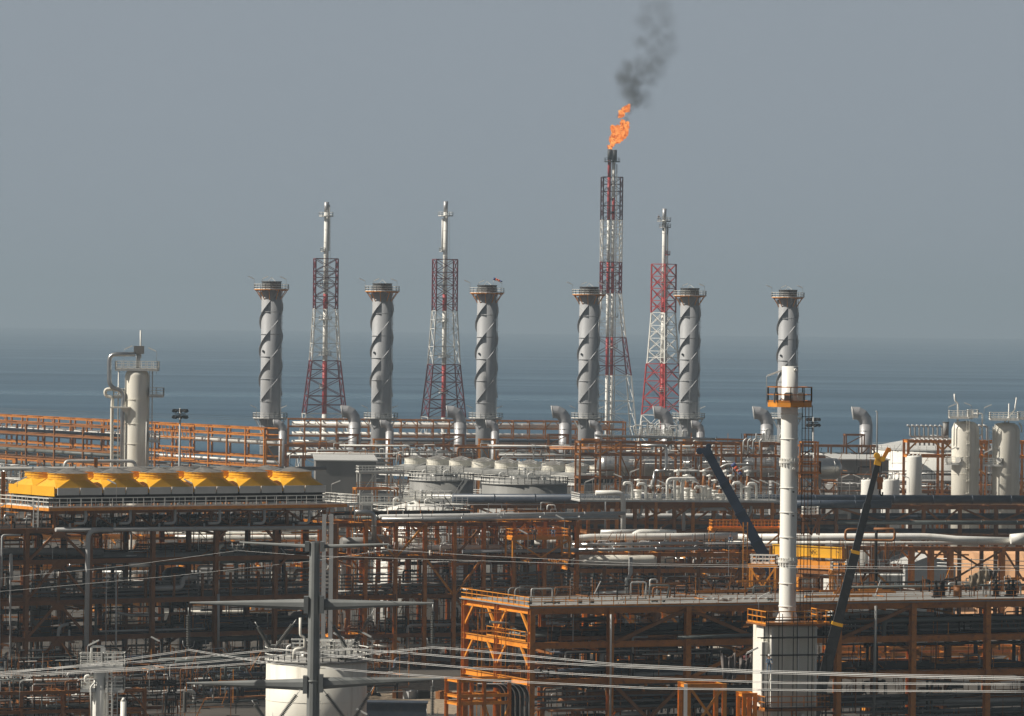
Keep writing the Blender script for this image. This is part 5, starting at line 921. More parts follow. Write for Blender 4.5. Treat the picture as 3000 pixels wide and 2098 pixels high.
apl(2197, 2272, 1651, 22.6, -12, 2, 'white railed basket platform left of the slim white stack', rm='white', step=.9); apl(2440, 2484, 1671, 21.5, 5, 2, 'white railed basket platform right of the yellow girder', rm='white', step=.9); apl(2355, 2400, 1508, 20, 5, 2, 'tiny white railed stair landing right of the slim white stack', m='rust', rm='white', step=.8)

# ================================================================== exchangers and pipes right of the middle
gE = G(1690, 1670, 20.0, 10); 
def ep(pts, v, w, m, label, **k): k.setdefault('n', 18); return pipe([gE.pt(x, y, v) for x, y in pts], w / 20, m, label, **k)
for k in range(3): xa, xb = gE.loc((1688, 1720, 1745)[k], 1641, k * 2.2)[0], gE.loc((1912, 1940, 1962)[k], 1641, k * 2.2)[0]; zc = gE.loc(1800, 1643, 0)[1]; r = .87; b = MB(); b.lathe(gE.w(xa, k * 2.2, zc), [(.01, -.4), (r * .6, -.35), (r, 0), (r, xb - xa), (r * .85, xb - xa + .3), (r * .5, xb - xa + .55), (.01, xb - xa + .6)], 28, axis=gE.u); solo('heat_exchanger', b, 'cream', ('front', 'middle', 'back')[k] + ' of three cream horizontal drums with round ends', 'vessel', 'cream drums')
ep([(1560, 1590), (1730, 1574), (1980, 1572), (2160, 1570)], 5, 20, 'white', 'fat white pipe with a rounded shoulder above the cream drums', bend=3); ep([(1676, 1596), (2060, 1592)], -1, 10, 'silver', 'upper bright silver pipe above the cream drums', clamps=1); ep([(1676, 1611), (2045, 1607)], -1.4, 10, 'silver', 'lower bright silver pipe above the cream drums', clamps=1)
ep([(1760, 1560), (1900, 1558)], 9, 16, 'galv', 'ribbed pale pipe behind the fat turning pipe'); ep([(1850, 1576), (1870, 1560), (1980, 1562)], 7, 20, 'white', 'white elbow behind the legs of the valve platform', bend=2)
XE = [gE.loc(p, 1660)[0] for p in (1690, 1770, 1850, 1930, 2046, 2168, 2250)]; ZE = [gE.loc(1690, p)[1] for p in (1624, 1672, 1745, 1850)]
fr = frame('steel_structure', 'orange and brown steel structure around the cream drums, left of the slim white stack', gE, XE, ZE, [0, 6, 12], .55, .6, 'rust', 'orange', [(1, ZE[2] + 1, ZE[1], '\\', 0), (3, ZE[2], ZE[1], '/', 6, 'amber'), (4, ZE[2], ZE[1], 'V', 0), (4, ZE[1], ZE[0], 'k', 0), (2, ZE[2], ZE[1], 'k', 6, 'amber'), (5, ZE[1], ZE[0], '\\', 0), (5, ZE[2], ZE[1], '/', 0, 'amber')], mt='amber', joists=70, cat='steel structure')
for a, c, z in ((0, 4, ZE[1]), (0, 6, ZE[2])): deck(fr, gE, XE[a], XE[c], 1, 11, z + .33, 'dark', .08, 'grating')  # added dark floors that shut light out around the drums
trays(gE, XE[0], XE[3], -.3, gE.loc(1690, 1700)[1], 5, .55, 'below the cream drums', 'cable trays centre'); clutter(gE, XE[0], XE[-1], 0, 12, ZE, 40, 60, 50, 'around the cream drums', 31); rods(gE, XE[0], XE[-1], -1, 12, 6, ZE[0] + 2, 420, 32)
b = MB(); 
for k in range(7): b.tube([gE.w(gE.loc(1846 - k * 1.6, 1640, -2)[0], -2, gE.loc(1846, y, -2)[1]) + gE.u * dx for y, dx in ((1632, .35), (1680, .35), (1698, -.2), (1900, -.2))], .05, 5, bend=.2)
solo('cable_bundle', b, 'galv', 'vertical bundle of pale cable ladders stepping left, in front of the cream drums', 'cable bundle')
ep([(1700, 1742), (1850, 1735)], -1.5, 13, 'white', 'white pipe just behind the railing of the long concrete deck'); ep([(1870, 1734), (2130, 1748)], -1.2, 15, 'white', 'longer white pipe just behind the railing of the long concrete deck', clamps=1)
ep([(1712, 1770), (1722, 1743), (1820, 1741)], -4.2, 7, 'galv', 'left of two slanted grey pipe ends on the concrete deck', bend=.4); ep([(1732, 1768), (1745, 1745), (1770, 1742)], -4.6, 7, 'galv', 'right of two slanted grey pipe ends on the concrete deck', bend=.4)
# whites across the right half behind the yellow girder
gR = G(2130, 1590, 19.0, 5)
def rp(pts, v, w, m, label, **k): k.setdefault('n', 20); return pipe([gR.pt(x, y, v) for x, y in pts], w / 19, m, label, **k)
rp([(2130, 1574), (2720, 1572), (2800, 1580), (3020, 1586)], 0, 20, 'white', 'fat white pipe running right to the edge above the yellow girder', bend=3); rp([(2130, 1590), (3020, 1592)], 1.4, 10, 'white', 'thinner white pipe under the fat one at right'); rp([(2960, 1580), (3020, 1574)], -1.2, 30, 'white', 'swollen white pipe end at the right edge'); rp([(1940, 1575), (2130, 1576)], .3, 14, 'ltgrey', 'pale pipe leading left from behind the blue crane boom')
XR = [gR.loc(p, 1640)[0] for p in (2480, 2560, 2674, 2731, 2788, 2939, 3060)]; ZR = [gR.loc(2674, p)[1] for p in (1608, 1700, 1735)]
frame('steel_structure', 'open orange steel frame before the sandy bank at right', gR, XR, [ZR[0], ZR[1] - 1.2], [0, 2.4], .62, .55, 'orange', 'orange', [(3, ZR[1] + 1.2, ZR[0], 'k', 0), (4, ZR[1], ZR[0], 'X', 0, 'rust'), (5, ZR[1], ZR[0], 'V', 0, 'rust'), (0, ZR[1], ZR[0], 'k', 0), (1, ZR[1], ZR[0], 'k', 2.4, 'amber'), (2, ZR[1], ZR[0], 'k', 0)], joists=3, cat='steel structure')
for k, y in enumerate((1639, 1652, 1661)): pipe([gR.pt(2745, y - 3, 9), gR.pt(3020, y + 6, 9)], .14, 'galv', ('highest', 'middle', 'lowest')[k] + ' thin pale pipe crossing in front of the sandy bank', n=6)
# yellow girder
gK = G(2262, 1597, 20.8, -42); xk = gK.loc(2470, 1600)[0]; zk = [gK.loc(2262, p)[1] for p in (1594, 1627, 1635, 1660, 1676)]
t = empty('gantry_girder', gK.w(0, 0, zk[4]), 'big yellow box girder with small black letters, right of the slim white stack', 'girder')
b = MB(); b.ibar(gK.w(0, .4, (zk[0] + zk[1]) / 2), gK.w(xk, .4, (zk[0] + zk[1]) / 2), .8, zk[0] - zk[1], .12); b.bar(gK.w(0, .3, (zk[0] + zk[1]) / 2), gK.w(xk - .05, .3, (zk[0] + zk[1]) / 2), .3, zk[0] - zk[1] - .26); b.build('box_beam', 'yellow', t)
b = MB(); b.bar(gK.w(-.6, .5, (zk[2] + zk[3]) / 2), gK.w(xk + .8, .5, (zk[2] + zk[3]) / 2), .5, zk[2] - zk[3]); b.build('lower_beam', 'amber', t); b = MB(); b.bar(gK.w(xk * .35, .7, (zk[3] + zk[4]) / 2), gK.w(xk * .9, .7, (zk[3] + zk[4]) / 2), .4, zk[3] - zk[4] - .1); b.build('counter_plate', 'rust', t)
b = MB(); b.bar(gK.w(xk - .1, .1, zk[1] + .1), gK.w(xk - .1, .1, zk[0] + .2), .3, .4); b.build('end_plate', 'orange', t)
fc = bpy.data.curves.new('lettering', 'FONT'); fc.body = 'KJC'; fc.size = .75; fc.extrude = .01; fo = bpy.data.objects.new('lettering', fc); S.collection.objects.link(fo); fc.materials.append(M['dark'])
q = gK.w(xk * .53, -.02, zk[1] + .62) - t.location - gK.n * .02; 
bpy.context.view_layer.update(); me = bpy.data.meshes.new_from_object(fo.evaluated_get(bpy.context.evaluated_depsgraph_get())); bpy.data.objects.remove(fo); fo = bpy.data.objects.new('lettering', me); S.collection.objects.link(fo); fo.parent = t
fo.location = q; fo.rotation_euler = (R(90), 0, gK.yaw)
for k, sx in enumerate((.3, .95)): xx = xk * sx; b = MB(); b.ibar(gK.w(xx, 1.3, 10), gK.w(xx, 1.3, zk[4] - .2), .45, .45, side=gK.u); b.build('leg', 'amber', t)
b = MB(); b.bar(gK.w(xk * .25, 1.3, zk[4] - .3), gK.w(xk, 1.3, zk[4] - .3), .5, .5); b.build('cross_beam', 'rust', t)
# ladders left of the white stack
for k, (px, y0, y1, m) in enumerate(((2262, 1772, 1600, 'amber'), (2184, 1745, 1530, 'amber'), (2460, 1770, 1670, 'orange'))): b = MB(); b.ladder(P(px - 2, y0, 22), P(px, y1, 22), (1, .3, 0), .6, .07, .5); solo('ladder', b, m, ['long amber ladder just left of the slim white stack', 'tall amber ladder under the walkway crossed by the blue boom', 'orange ladder beside the black crane boom'][k], 'ladder')

# ================================================================== long concrete deck block, right front
gA2 = G(1557, 1785, 26.0, 24); g = gA2; XA = [g.loc(p, 1850)[0] for p in (1557, 1788, 2014, 2240, 2455, 2674, 2892, 3120)]; ZA = [g.loc(1557, p)[1] for p in (1791, 1892, 2000, 2075)]; VA = [0, 9.4, 18.8]
fr = frame('steel_structure', 'long brown steel structure under the pale concrete deck, right front, with a sunlit orange end', g, XA, ZA[:3], VA, .72, .72, 'orange', 'orange',
    [(1, ZA[1], ZA[0], '/', 0, 'rust'), (2, ZA[1], ZA[0], '\\', 0, 'rust'), (1, .3, ZA[2], 'X', 0, 'rust'), (2, ZA[2], ZA[1], '/', 0), (4, ZA[1], ZA[0], '/', 0, 'rust'), (6, ZA[2], ZA[1], '/', 9.4, 'amber'), (5, ZA[2], ZA[1], '\\', 9.4, 'amber'), (3, ZA[2], ZA[1], '\\', 9.4, 'amber')], mt='amber', joists=90, cat='steel structure')
zD = ZA[0] + .42; deck(fr, g, -.5, XA[-1], -.5, 19.3, zD + .06, 'conc', .14)
for z_, va in ((ZA[1], 2.5), (ZA[2], 3)): deck(fr, g, 5, XA[-1], va, 15, z_ + .4, 'dark', .08, 'grating')  # added light-blocking floors beneath the concrete deck
for side, va, vb in (('a', 0, 9.4), ('b', 9.4, 18.8)):
    for z_, h in ((ZA[0], 2.6), (ZA[1], 2.6)):
        for v_, sg in ((va, 1), (vb, -1)): b = MB(); b.bar(g.w(-.05, v_ + .2 * sg, z_ - h), g.w(-.05, v_ + sg * 2.6, z_ - .3), .24, .26); b.build('brace', 'amber', fr)
rails(fr, [g.w(1, 19, zD + .06), g.w(-.4, 19, zD + .06), g.w(-.4, -.4, zD + .06), g.w(16, -.4, zD + .06)], 'amber', step=1.5, r=.045); rails(fr, [g.w(16, -.4, zD + .06), g.w(XA[-1], -.4, zD + .06)], 'orange', step=2.4, r=.035); rails(fr, [g.w(2, 19, zD + .06), g.w(XA[-1], 19, zD + .06)], 'rust', step=1.6, r=.04)
rails(fr, [g.w(-.2, 12, ZA[1] + .4), g.w(-.2, 1, ZA[1] + .4)], 'amber', step=1.6, r=.04)
def ap(pts, v, w, m, label, **k): k.setdefault('n', 14); return pipe([gA2.pt(x, y, v) for x, y in pts], w / 26, m, label, **k)
DR = []; DR.append(ap([(1478, 1854), (2000, 1842)], 9.5, 27, 'dgreen', 'fattest of three grey green drums with domed ends under the concrete deck', n=20)); DR.append(ap([(1497, 1860), (2100, 1850)], 7.5, 20, 'dgreen', 'middle of three grey green drums under the concrete deck', n=20)); DR.append(ap([(1525, 1860), (2100, 1852)], 5.5, 17, 'dgreen', 'thinnest of three grey green drums under the concrete deck', n=20))
for k, (px, py, v, w) in enumerate(((1478, 1854, 9.5, 27), (1497, 1860, 7.5, 20), (1525, 1860, 5.5, 17))): b = MB(); b.sphere(gA2.pt(px, py, v), w / 52 * 1.0, 18); b.build('domed_head', 'dgreen', DR[k])
ap([(1435, 1822), (1535, 1832)], 7, 8, 'tgrey', 'slim grey pipe above the domed drum ends'); ap([(1600, 1805), (1660, 1803)], 14, 10, 'white', 'short sunlit white pipe under the concrete deck edge'); ap([(1590, 1815), (1800, 1812)], 5, 9, 'dgreen', 'grey green pipe hung right under the concrete deck')
for k, px in enumerate((1490, 1509)): ap([(px, 1774), (px, 1724), (px + 28, 1722)], 9 - k, 5, 'tgrey', ('left', 'right')[k] + ' of two grey cane shaped pipes on the concrete deck', bend=.45)
for k, (px, py, w, L) in enumerate(((1595, 1768, 9, 30), (1625, 1770, 9, 14), (1548, 1768, 12, 8), (1910, 1764, 8, 16), (1942, 1766, 7, 4), (2120, 1754, 7, 10), (2250, 1757, 9, 14), (1730, 1765, 10, 8), (1695, 1764, 11, 8))):
    a = gA2.pt(px, py, 5); b = MB(); u = gA2.u * (L / 26); r = w / 52; a.z = zD + .06 + r; b.cyl(a, a + u, r * .55, n=10); b.cyl(a - gA2.u * .08, a + gA2.u * .1, r, n=12); b.cyl(a + u - gA2.u * .1, a + u + gA2.u * .08, r, n=12); solo('pipe_spool', b, 'dgreen', ORD[k] + ' loose flanged dark spool lying on the concrete deck, counted from no particular side near ' + ['the amber railing', 'the amber railing corner', 'the canes', 'the standing worker', 'the standing worker, small', 'the slim white stack', 'the stack foot', 'the slanted pipe ends', 'left slanted pipe end'][k] if False else ['long dark flanged spool lying on the concrete deck right of the canes', 'short dark flanged spool right of the long one on the deck', 'thick dark flanged spool beside the grey canes', 'dumbbell shaped dark spool left of the standing worker', 'tiny dark spool just left of the standing worker', 'small dark spool on the deck left of the slim white stack', 'dark spool on the deck right against the slim white stack', 'dark spool under the right slanted grey pipe end', 'dark spool under the left slanted grey pipe end'][k], 'pipe spool')
for k in range(10): px = 2050 + 22 * k; a = gA2.pt(px, 1757 + (k % 3), 8); a.z = zD + .07; b = MB(); b.box(a + Vector((0, 0, .06)), .5, .5, .12, g.yaw); b.box(a + Vector((0, 0, .15)), .3, .3, .06, g.yaw); solo('base_plate', b, 'ltgrey', ORD[k] + ' pale square base plate from the left on the concrete deck', 'base plate')
ap([(2780, 1758), (2780, 1708), (2880, 1706), (2880, 1748)], 8, 6, 'galv', 'grey pipe hoop standing on the deck below the tan tarpaulin', bend=.3); ap([(2900, 1758), (2900, 1704), (2990, 1704), (2990, 1758)], 7, 6, 'galv', 'grey pipe hoop standing on the deck at the right edge', bend=.3)
for k, px in enumerate((2742, 2760, 2955, 2968, 2918)): valve(Vector((*gA2.pt(px, 1760, 6).xy, zD + .07)), 1.3, 'dark valve on the concrete deck at right, ' + ['leftmost of the group', 'second from the left', 'right of the hoops pair gap', 'rightmost of the group', 'between the two grey hoops'][k], 'deck valves', 'dark', 'dark', 2.0)
q = gA2.pt(2805, 1762, 6); b = MB(); b.cyl((q.x, q.y, zD + .07), (q.x, q.y, zD + 1.35), .5, n=16); b.cyl((q.x, q.y, zD + 1.35), (q.x, q.y, zD + 1.42), .55, n=16); solo('barrel', b, 'rust', 'dark brown barrel standing on the deck left of the tan tarpaulin', 'barrel')
CP = [('dgreen', 4), ('navy', 3), ('dark', 8), ('ltgrey', 1), ('galv', 1), ('rust', 6)]
clutter(g, XA[3], XA[-1], .5, 12, [ZA[2] - 4.5, ZA[1] + .6], 50, 40, 26, 'under the deck at right', 45, CP, .7); clutter(g, 1, XA[3], .5, 12, [ZA[2] - 4, ZA[2], ZA[1]], 90, 90, 50, 'under the concrete deck', 41, CP, .7); rods(g, 0, XA[-1], .2, 16, 0, ZA[0] - .4, 950, 42); rods(g, XA[0] + 4, XA[-1], 0, 16, zD, zD + 1.6, 110, 43); clutter(g, 6, XA[-1], 6, 15, [zD + .3], 3, 8, 26, 'on the concrete deck', 44, [('dark', 4), ('dgreen', 3), ('rust', 3), ('galv', 2)], .3, zmin=zD)
for a, (xa, xb) in enumerate(((1580, 1770), (1800, 2000), (2030, 2220), (2400, 2650), (2690, 2880))): trays(g, g.loc(xa, 2000, 1)[0], g.loc(xb, 2000, 1)[0], (.8), ZA[2] - (.6 if a < 3 else 2.6), 5, .62, 'low under the concrete deck, ' + ('first bay', 'second bay', 'third bay', 'right of black crane', 'rightmost bay')[a], 'cable trays right', 'tray')
for a, (xa, xb) in enumerate(((2410, 2650), (2690, 3000))): trays(g, g.loc(xa, 1860, 2)[0], g.loc(xb, 1860, 2)[0], 1.5, ZA[1] + 2.0, 3, .6, 'high under the concrete deck, ' + ('by the black crane', 'right edge')[a], 'cable trays right high')
scaffold(g, g.loc(1370, 1850, 10)[0], g.loc(1440, 1850, 10)[0] , 6, .3, ZA[0] - .5, 'amber scaffold with ladder inside the sunlit end of the deck block', 'amber', boards=False)
ap([(1790, 1800), (1788, 2098)], -1.2, 6, 'ltgrey', 'thin grey pole beside the second front column of the deck block'); ap([(2566, 1775), (2560, 2098)], -1, 9, 'tgrey', 'dull grey pole in front of the deck block, right of the black crane')
# sunlit amber frames and cream pipes behind the deck block
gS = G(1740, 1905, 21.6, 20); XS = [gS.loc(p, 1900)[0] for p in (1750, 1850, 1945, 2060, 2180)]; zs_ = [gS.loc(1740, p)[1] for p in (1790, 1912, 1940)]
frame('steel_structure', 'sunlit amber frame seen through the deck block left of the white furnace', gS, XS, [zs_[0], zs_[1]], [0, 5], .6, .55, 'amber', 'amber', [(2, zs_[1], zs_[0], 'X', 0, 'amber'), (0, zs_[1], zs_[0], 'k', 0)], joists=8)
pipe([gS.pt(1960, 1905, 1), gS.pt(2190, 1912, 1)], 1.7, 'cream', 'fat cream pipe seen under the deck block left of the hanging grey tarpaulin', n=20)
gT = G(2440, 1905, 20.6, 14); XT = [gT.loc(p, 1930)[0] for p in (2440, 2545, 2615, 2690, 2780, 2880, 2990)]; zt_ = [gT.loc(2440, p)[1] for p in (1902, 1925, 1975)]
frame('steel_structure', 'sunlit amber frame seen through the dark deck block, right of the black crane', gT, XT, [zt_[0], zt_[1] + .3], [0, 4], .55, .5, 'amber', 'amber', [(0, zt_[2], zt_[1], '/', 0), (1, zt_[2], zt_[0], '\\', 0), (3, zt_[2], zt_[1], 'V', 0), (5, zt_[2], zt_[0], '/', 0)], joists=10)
for k, (a, c, y, w) in enumerate(((2440, 2760, 1950, 2.2), (2680, 3010, 1962, 1.3), (2470, 3010, 1938, .8))): pipe([gT.pt(a, y, 1.5 + 2 * k), gT.pt(c, y, 1.5 + 2 * k)], w, 'white', ('fattest', 'lower', 'slimmest')[k] + ' sunlit white pipe seen through the dark deck block at right', n=20, clamps=1)
q = P(2760, 1965, 22); b = MB(); b.cyl(q, q + Vector((.5, 0, 1.2)), .75, n=16); b.cyl(q - Vector((.05, 0, .1)), q, .85, n=16); solo('pipe_flange', b, 'cream', 'tilted cream flange on the white pipe at right', 'flange')
g_ = G(2520, 2060, 24.0, 12); x_ = g_.loc(2800, 2070)[0]; zz = [g_.loc(2520, p)[1] for p in (2058, 2078)]
b = MB(); b.box(g_.w(x_ * .1, 1, zz[1] + .3), 1.0, 1.5, 1.1, g_.yaw); b.box(g_.w(x_ * .7, 1, (zz[0] + zz[1]) / 2), x_ * .35, 2, .8, g_.yaw); b.bar(g_.w(x_ * .2, 0, zz[0]), g_.w(x_, 0, zz[1] + .9), .5, .3); solo('machine', b, 'amber', 'low amber machine at the bottom right under the deck block', 'machine')
ap([(1985, 1868), (2210, 1860)], -1.5, 10, 'dgreen', 'dark pipe in front of the deck block left of the furnace'); ap([(2460, 1800), (2600, 1793), (2740, 1800)], 6, 14, 'white', 'white pipe just under the concrete deck right of the black crane'); ap([(2440, 1812), (2700, 1806), (2870, 1812)], 9, 20, 'galv', 'fat pale drum under the concrete deck at right', n=18)
# hoses at the bottom and their amber rack
g = G(1345, 1995, 27.5, 27); x1 = g.loc(1492, 2050)[0]; zz = [g.loc(1345, p)[1] for p in (1995, 2040, 2062)]
frame('hose_rack', 'amber rack of shelves holding the black looped hoses, bottom centre', g, [0, x1 / 2, x1], zz, [0, 3], .35, .35, 'orange', 'amber', [(1, .3, zz[2], 'X', 0)])
for k in range(6):
    x = 1445 + 14 * k; b = MB(); w_ = .13
    for j in range(2): v = -1 + .45 * k + .2 * j; b.tube([g.pt(x - 45, 2006 + 3 * j, v + 2), g.pt(x + 18, 2008 + 3 * j, v + 2), g.pt(x + 32 - 4 * j, 2030, v + 2), g.pt(x + 32 - 4 * j, 2130, v + 2)], .16, 10, bend=.8)
    solo('hose', b, 'cable', ORD[k] + ' black hose pair from the left, looping down at bottom centre', 'hose', 'looped hoses')
    b = MB(); v = -1 + .45 * k; b.tube([g.pt(x - 45, 2003, v + 1.7), g.pt(x + 19, 2005, v + 1.7), g.pt(x + 35, 2028, v + 1.7), g.pt(x + 35, 2130, v + 1.7)], .045, 6, bend=.8); solo('edge_strip', b, 'galv', ORD[k] + ' pale metal edging from the left on the looping hoses', 'edging', 'hose edgings')
# small amber portal at the bottom
g = G(2006, 2006, 29.0, 14); x1 = g.loc(2122, 2020)[0]; zz = [g.loc(2006, p)[1] for p in (2010,)]
frame('portal_frame', 'amber braced portal frame at the bottom, left of the white furnace', g, [.4, x1], zz, [0, 3], .45, .45, 'amber', 'amber', [(0, zz[0] - 5, zz[0], '\\', 0), (0, zz[0] - 5, zz[0], '/', 0)]); b = MB(); b.bar(P(2009, 2090, 29.2) - Vector((0, 0, 6)), P(2009, 2004, 29.2), .35, .3, (1, 0, 0)); solo('post', b, 'ltgrey', 'pale upright post at the left of the amber portal frame, bottom', 'post')
g = G(2180, 2030, 28.6, 14); x1 = g.loc(2212, 2030)[0]; frame('portal_frame', 'narrow amber braced frame touching the white furnace, bottom', g, [0, x1], [g.loc(2180, 2036)[1]], [0, 2], .4, .4, 'amber', 'amber', [(0, .5, g.loc(2180, 2036)[1], '/', 0)])

# ================================================================== white furnace and slim stack
g = G(2258, 1832, 28.6, 18); xf = g.loc(2392, 1900)[0]; zf = g.loc(2240, 1833)[1]
t = empty('furnace', g.w(0, 0, 0), 'white box furnace wrapped in scaffold poles, with the slim white stack on top', 'furnace')
b = MB(); b.box(g.w(xf / 2, 2.5, zf / 2), xf, 5, zf, g.yaw); b.build('casing', 'cream', t)
for x in (.1, xf * .58, xf - .15): b = MB(); b.bar(g.w(x, -.12, 0), g.w(x, -.12, zf - .05), .24, .22, g.n); b.build('stiffener', 'white', t)
for z_ in (zf - .3, zf - 3.1, zf - 5.6): b = MB(); b.bar(g.w(-.1, -.1, z_), g.w(xf + .1, -.1, z_), .14, .14); b.build('stiffener', 'white', t)
b = MB(); b.box(g.w(-.45, 1.2, zf - 4.9), .9, 2.2, 6.4, g.yaw); b.build('side_duct', 'white', t); b = MB(); b.box(g.w(-.35, 1.2, zf - .65), .7, 2.0, 1.1, g.yaw); b.build('side_duct', 'white', t)
b = MB(); b.box(g.w(xf * .44, -.16, zf - 10.6), .55, .1, .7, g.yaw); b.build('door', 'dark', t); b = MB(); b.bar(g.w(xf * .66, -.3, .1), g.w(xf * .66, -.3, zf - 9), 1.2, .3, g.n); b.build('panel', 'white', t)
for z_, m in ((zf + .1, 'rust'), (zf - 8.6, 'rust')): b = MB(); b.box(g.w(xf / 2, 1.4, z_), xf + 2.2, 5.6, .18, g.yaw); pl = b.build('walkway', m, t); b = MB(); b.rail([g.w(-1, 4, z_ + .1), g.w(-1, -1.3, z_ + .1), g.w(xf + 1, -1.3, z_ + .1), g.w(xf + 1, 4, z_ + .1)], 1.3, 1.3, .05); b.build('railing', 'amber' if m == 'rust' and z_ > zf else 'orange', pl)
b = MB(); b.ladder(g.w(xf * .45, -.9, 0), g.w(xf * .45, -.9, zf - 8.6), g.u, .5, .05, .4); b.build('ladder', 'orange', t)
scaffold(g, -.9, xf + .5, -1.6, 0, zf + .6, 'dark pole scaffold standing in front of the white furnace', 'dark', 1.5, 1.75, 1.1, .04)
s = 28.0; q = P(2310, 1500, s); X = Vector((q.x, q.y + 0, 0)); X.y = g.w(xf / 2, 2.2, 0).y; k_ = X.y / q.y; X.x = q.x * k_
def zpy(py): return H - (unroll(2310, py)[1]) * X.y / F
r = 49.5 / 2 * X.y / F; t = empty('slim_stack', (X.x, X.y, zf + .2), 'tall slim white stack with an orange railed platform near its top', 'stack')
b = MB(); zt = zpy(1073); b.lathe(X, [(r * 1.5, zf + .2), (r * 1.35, zf + .5), (r, zf + 1.2), (r, zpy(1190)), (r * .97, zpy(1188)), (r * .97, zt)], 40); b.build('shell', 'white', t)
for py in (1215, 1288, 1431, 1503, 1576, 1711, 1778): b = MB(); z = zpy(py); b.lathe(X, [(r, z), (r + .09, z + .05), (r + .09, z + .1), (r, z + .13)], 40, False); b.build('stiffening_ring', 'white', t)
for py in (1357, 1648): 
    b = MB(); z = zpy(py); b.lathe(X, [(r, z), (r + .16, z), (r + .16, z + .22), (r, z + .22)], 40, False)
    for k in range(20): a = k * math.pi / 10; d = Vector((math.cos(a), math.sin(a), 0)); b.bar(X + d * (r + .08) + Vector((0, 0, z - .32)), X + d * (r + .08) + Vector((0, 0, z + .5)), .07, .14, d)
    b.build('bolted_flange', 'white', t)
zp = zpy(1178); R_ = 2.35; oc = [X + Vector((R_ * math.cos(a * math.pi / 5 + .3), R_ * .95 * math.sin(a * math.pi / 5 + .3), zp)) for a in range(10)]
b = MB(); b.poly([p - Vector((0, 0, .5)) for p in oc], (0, 0, .5)); pl = b.build('top_platform', 'amber', t); b = MB(); b.rail(oc + [oc[0]], 1.55, 2, .05, rails=(1, .5)); b.build('railing', 'orange', pl)
for k, (dx, w_) in enumerate(((-.2, .9), (1.1, .8), (-1.5, .5))): b = MB(); b.box(X + Vector((dx, -r - .5, zp + .45)), w_, .5, .9); b.box(X + Vector((dx, -r - .5, zp + .95)), w_ * .8, .4, .1); b.build('instrument_box', 'tgrey', t)
for k, (dx, py) in enumerate(((.55, 1083), (.45, 1372), (.4, 1440), (.4, 1510))): b = MB(); c = X + Vector((dx * r, -math.sqrt(1 - dx * dx) * r, zpy(py))); b.cyl(c + Vector((0, .1, 0)), c + Vector((.1, -.28, 0)), .16 if k < 2 else .06, n=10); b.cyl(c + Vector((.1, -.28, 0)), c + Vector((.1, -.3, 0)), .09, n=8); b.build('port', 'white' if k < 2 else 'dark', t)
for k, (dx, m) in enumerate(((.42, 'dark'), (.75, 'rust'), (1.1, 'rust'), (1.45, 'dark'))): b = MB(); b.bar(X + Vector((r + dx, -.3, zf + .3)), X + Vector((r + dx, -.3, zp - .3)), .07, .07); b.build('ladder_rail', m, t)
b = MB(); [b.bar(X + Vector((r + .4, -.35, zf + 1 + k * 1.2)), X + Vector((r + 1.5, -.35, zf + 1 + k * 1.2)), .06, .06) for k in range(int((zp - zf - 1) / 1.2))]; b.build('ladder_rungs', 'dark', t)
for z_ in (zpy(1385), zpy(1725)): b = MB(); b.box(X + Vector((r + 1.2, -.2, z_)), 2.4, 2.2, .12); pl = b.build('rest_platform', 'rust', t); b = MB(); b.rail([X + Vector((r + .2, -1.2, z_)), X + Vector((r + 2.3, -1.2, z_)), X + Vector((r + 2.3, .8, z_))], 1.2, 1, .05); b.build('railing', 'rust', pl)
lamp(2270, 1093, 28.2, 3.2, 'white tube lamp left of the top of the slim white stack', False, 1.5)

# ================================================================== cranes
def crane(name, base, tip, w0, w1, m, label, nsec, gm, s0):
    t = empty(name, base, label, 'crane'); d = tip - base
    fr_ = nsec if isinstance(nsec, list) else [i / nsec for i in range(nsec + 1)]; nsec = len(fr_) - 1
    for k in range(nsec):
        f0, f1 = fr_[k], fr_[k + 1]; w = w0 + (w1 - w0) * k / max(1, nsec - 1); b = MB(); b.bar(base + d * f0, base + d * (f1 + .004), w, w * 1.15, (0, 1, 0)); b.build('boom_section', m, t)
        if k: b = MB(); q = base + d * f0; e = d.normalized() * .22; b.bar(q - e * .6, q + e, w * 1.15 + .08, w * 1.4, (0, 1, 0)); b.build('collar', gm[k % len(gm)], t)
    return t, d.normalized()
tip = P(2571, 1358, 27.6); base = P(2378, 2125, 27.6); t, d = crane('mobile_crane', base, tip, 1.0, .5, 'blackc', 'black telescopic crane with a yellow head, right of the slim white stack', [0, .385, .66, .84, 1], ['blackc', 'yellow', 'yellow', 'blackc'], 24)
h = t; b = MB(); b.bar(tip - d * .2, tip + d * .8, .55, .7, (0, 1, 0)); b.cyl(tip + d * .75 + Vector((-.25, -.4, .1)), tip + d * .75 + Vector((-.25, .4, .1)), .32, n=14); b.cyl(tip + d * .5 + Vector((.4, -.4, 0)), tip + d * .5 + Vector((.4, .4, 0)), .28, n=14); b.build('boom_head', 'yellow', h)
b = MB(); b.bar(tip + d * .7 + Vector((.4, 0, -.2)), tip + d * 1.0 + Vector((.95, 0, .7)), .22, .4); b.cyl(tip + Vector((1.2, -.2, 1.45)), tip + Vector((1.2, .2, 1.45)), .24, n=12); b.build('jib_sheave', 'amber', h)
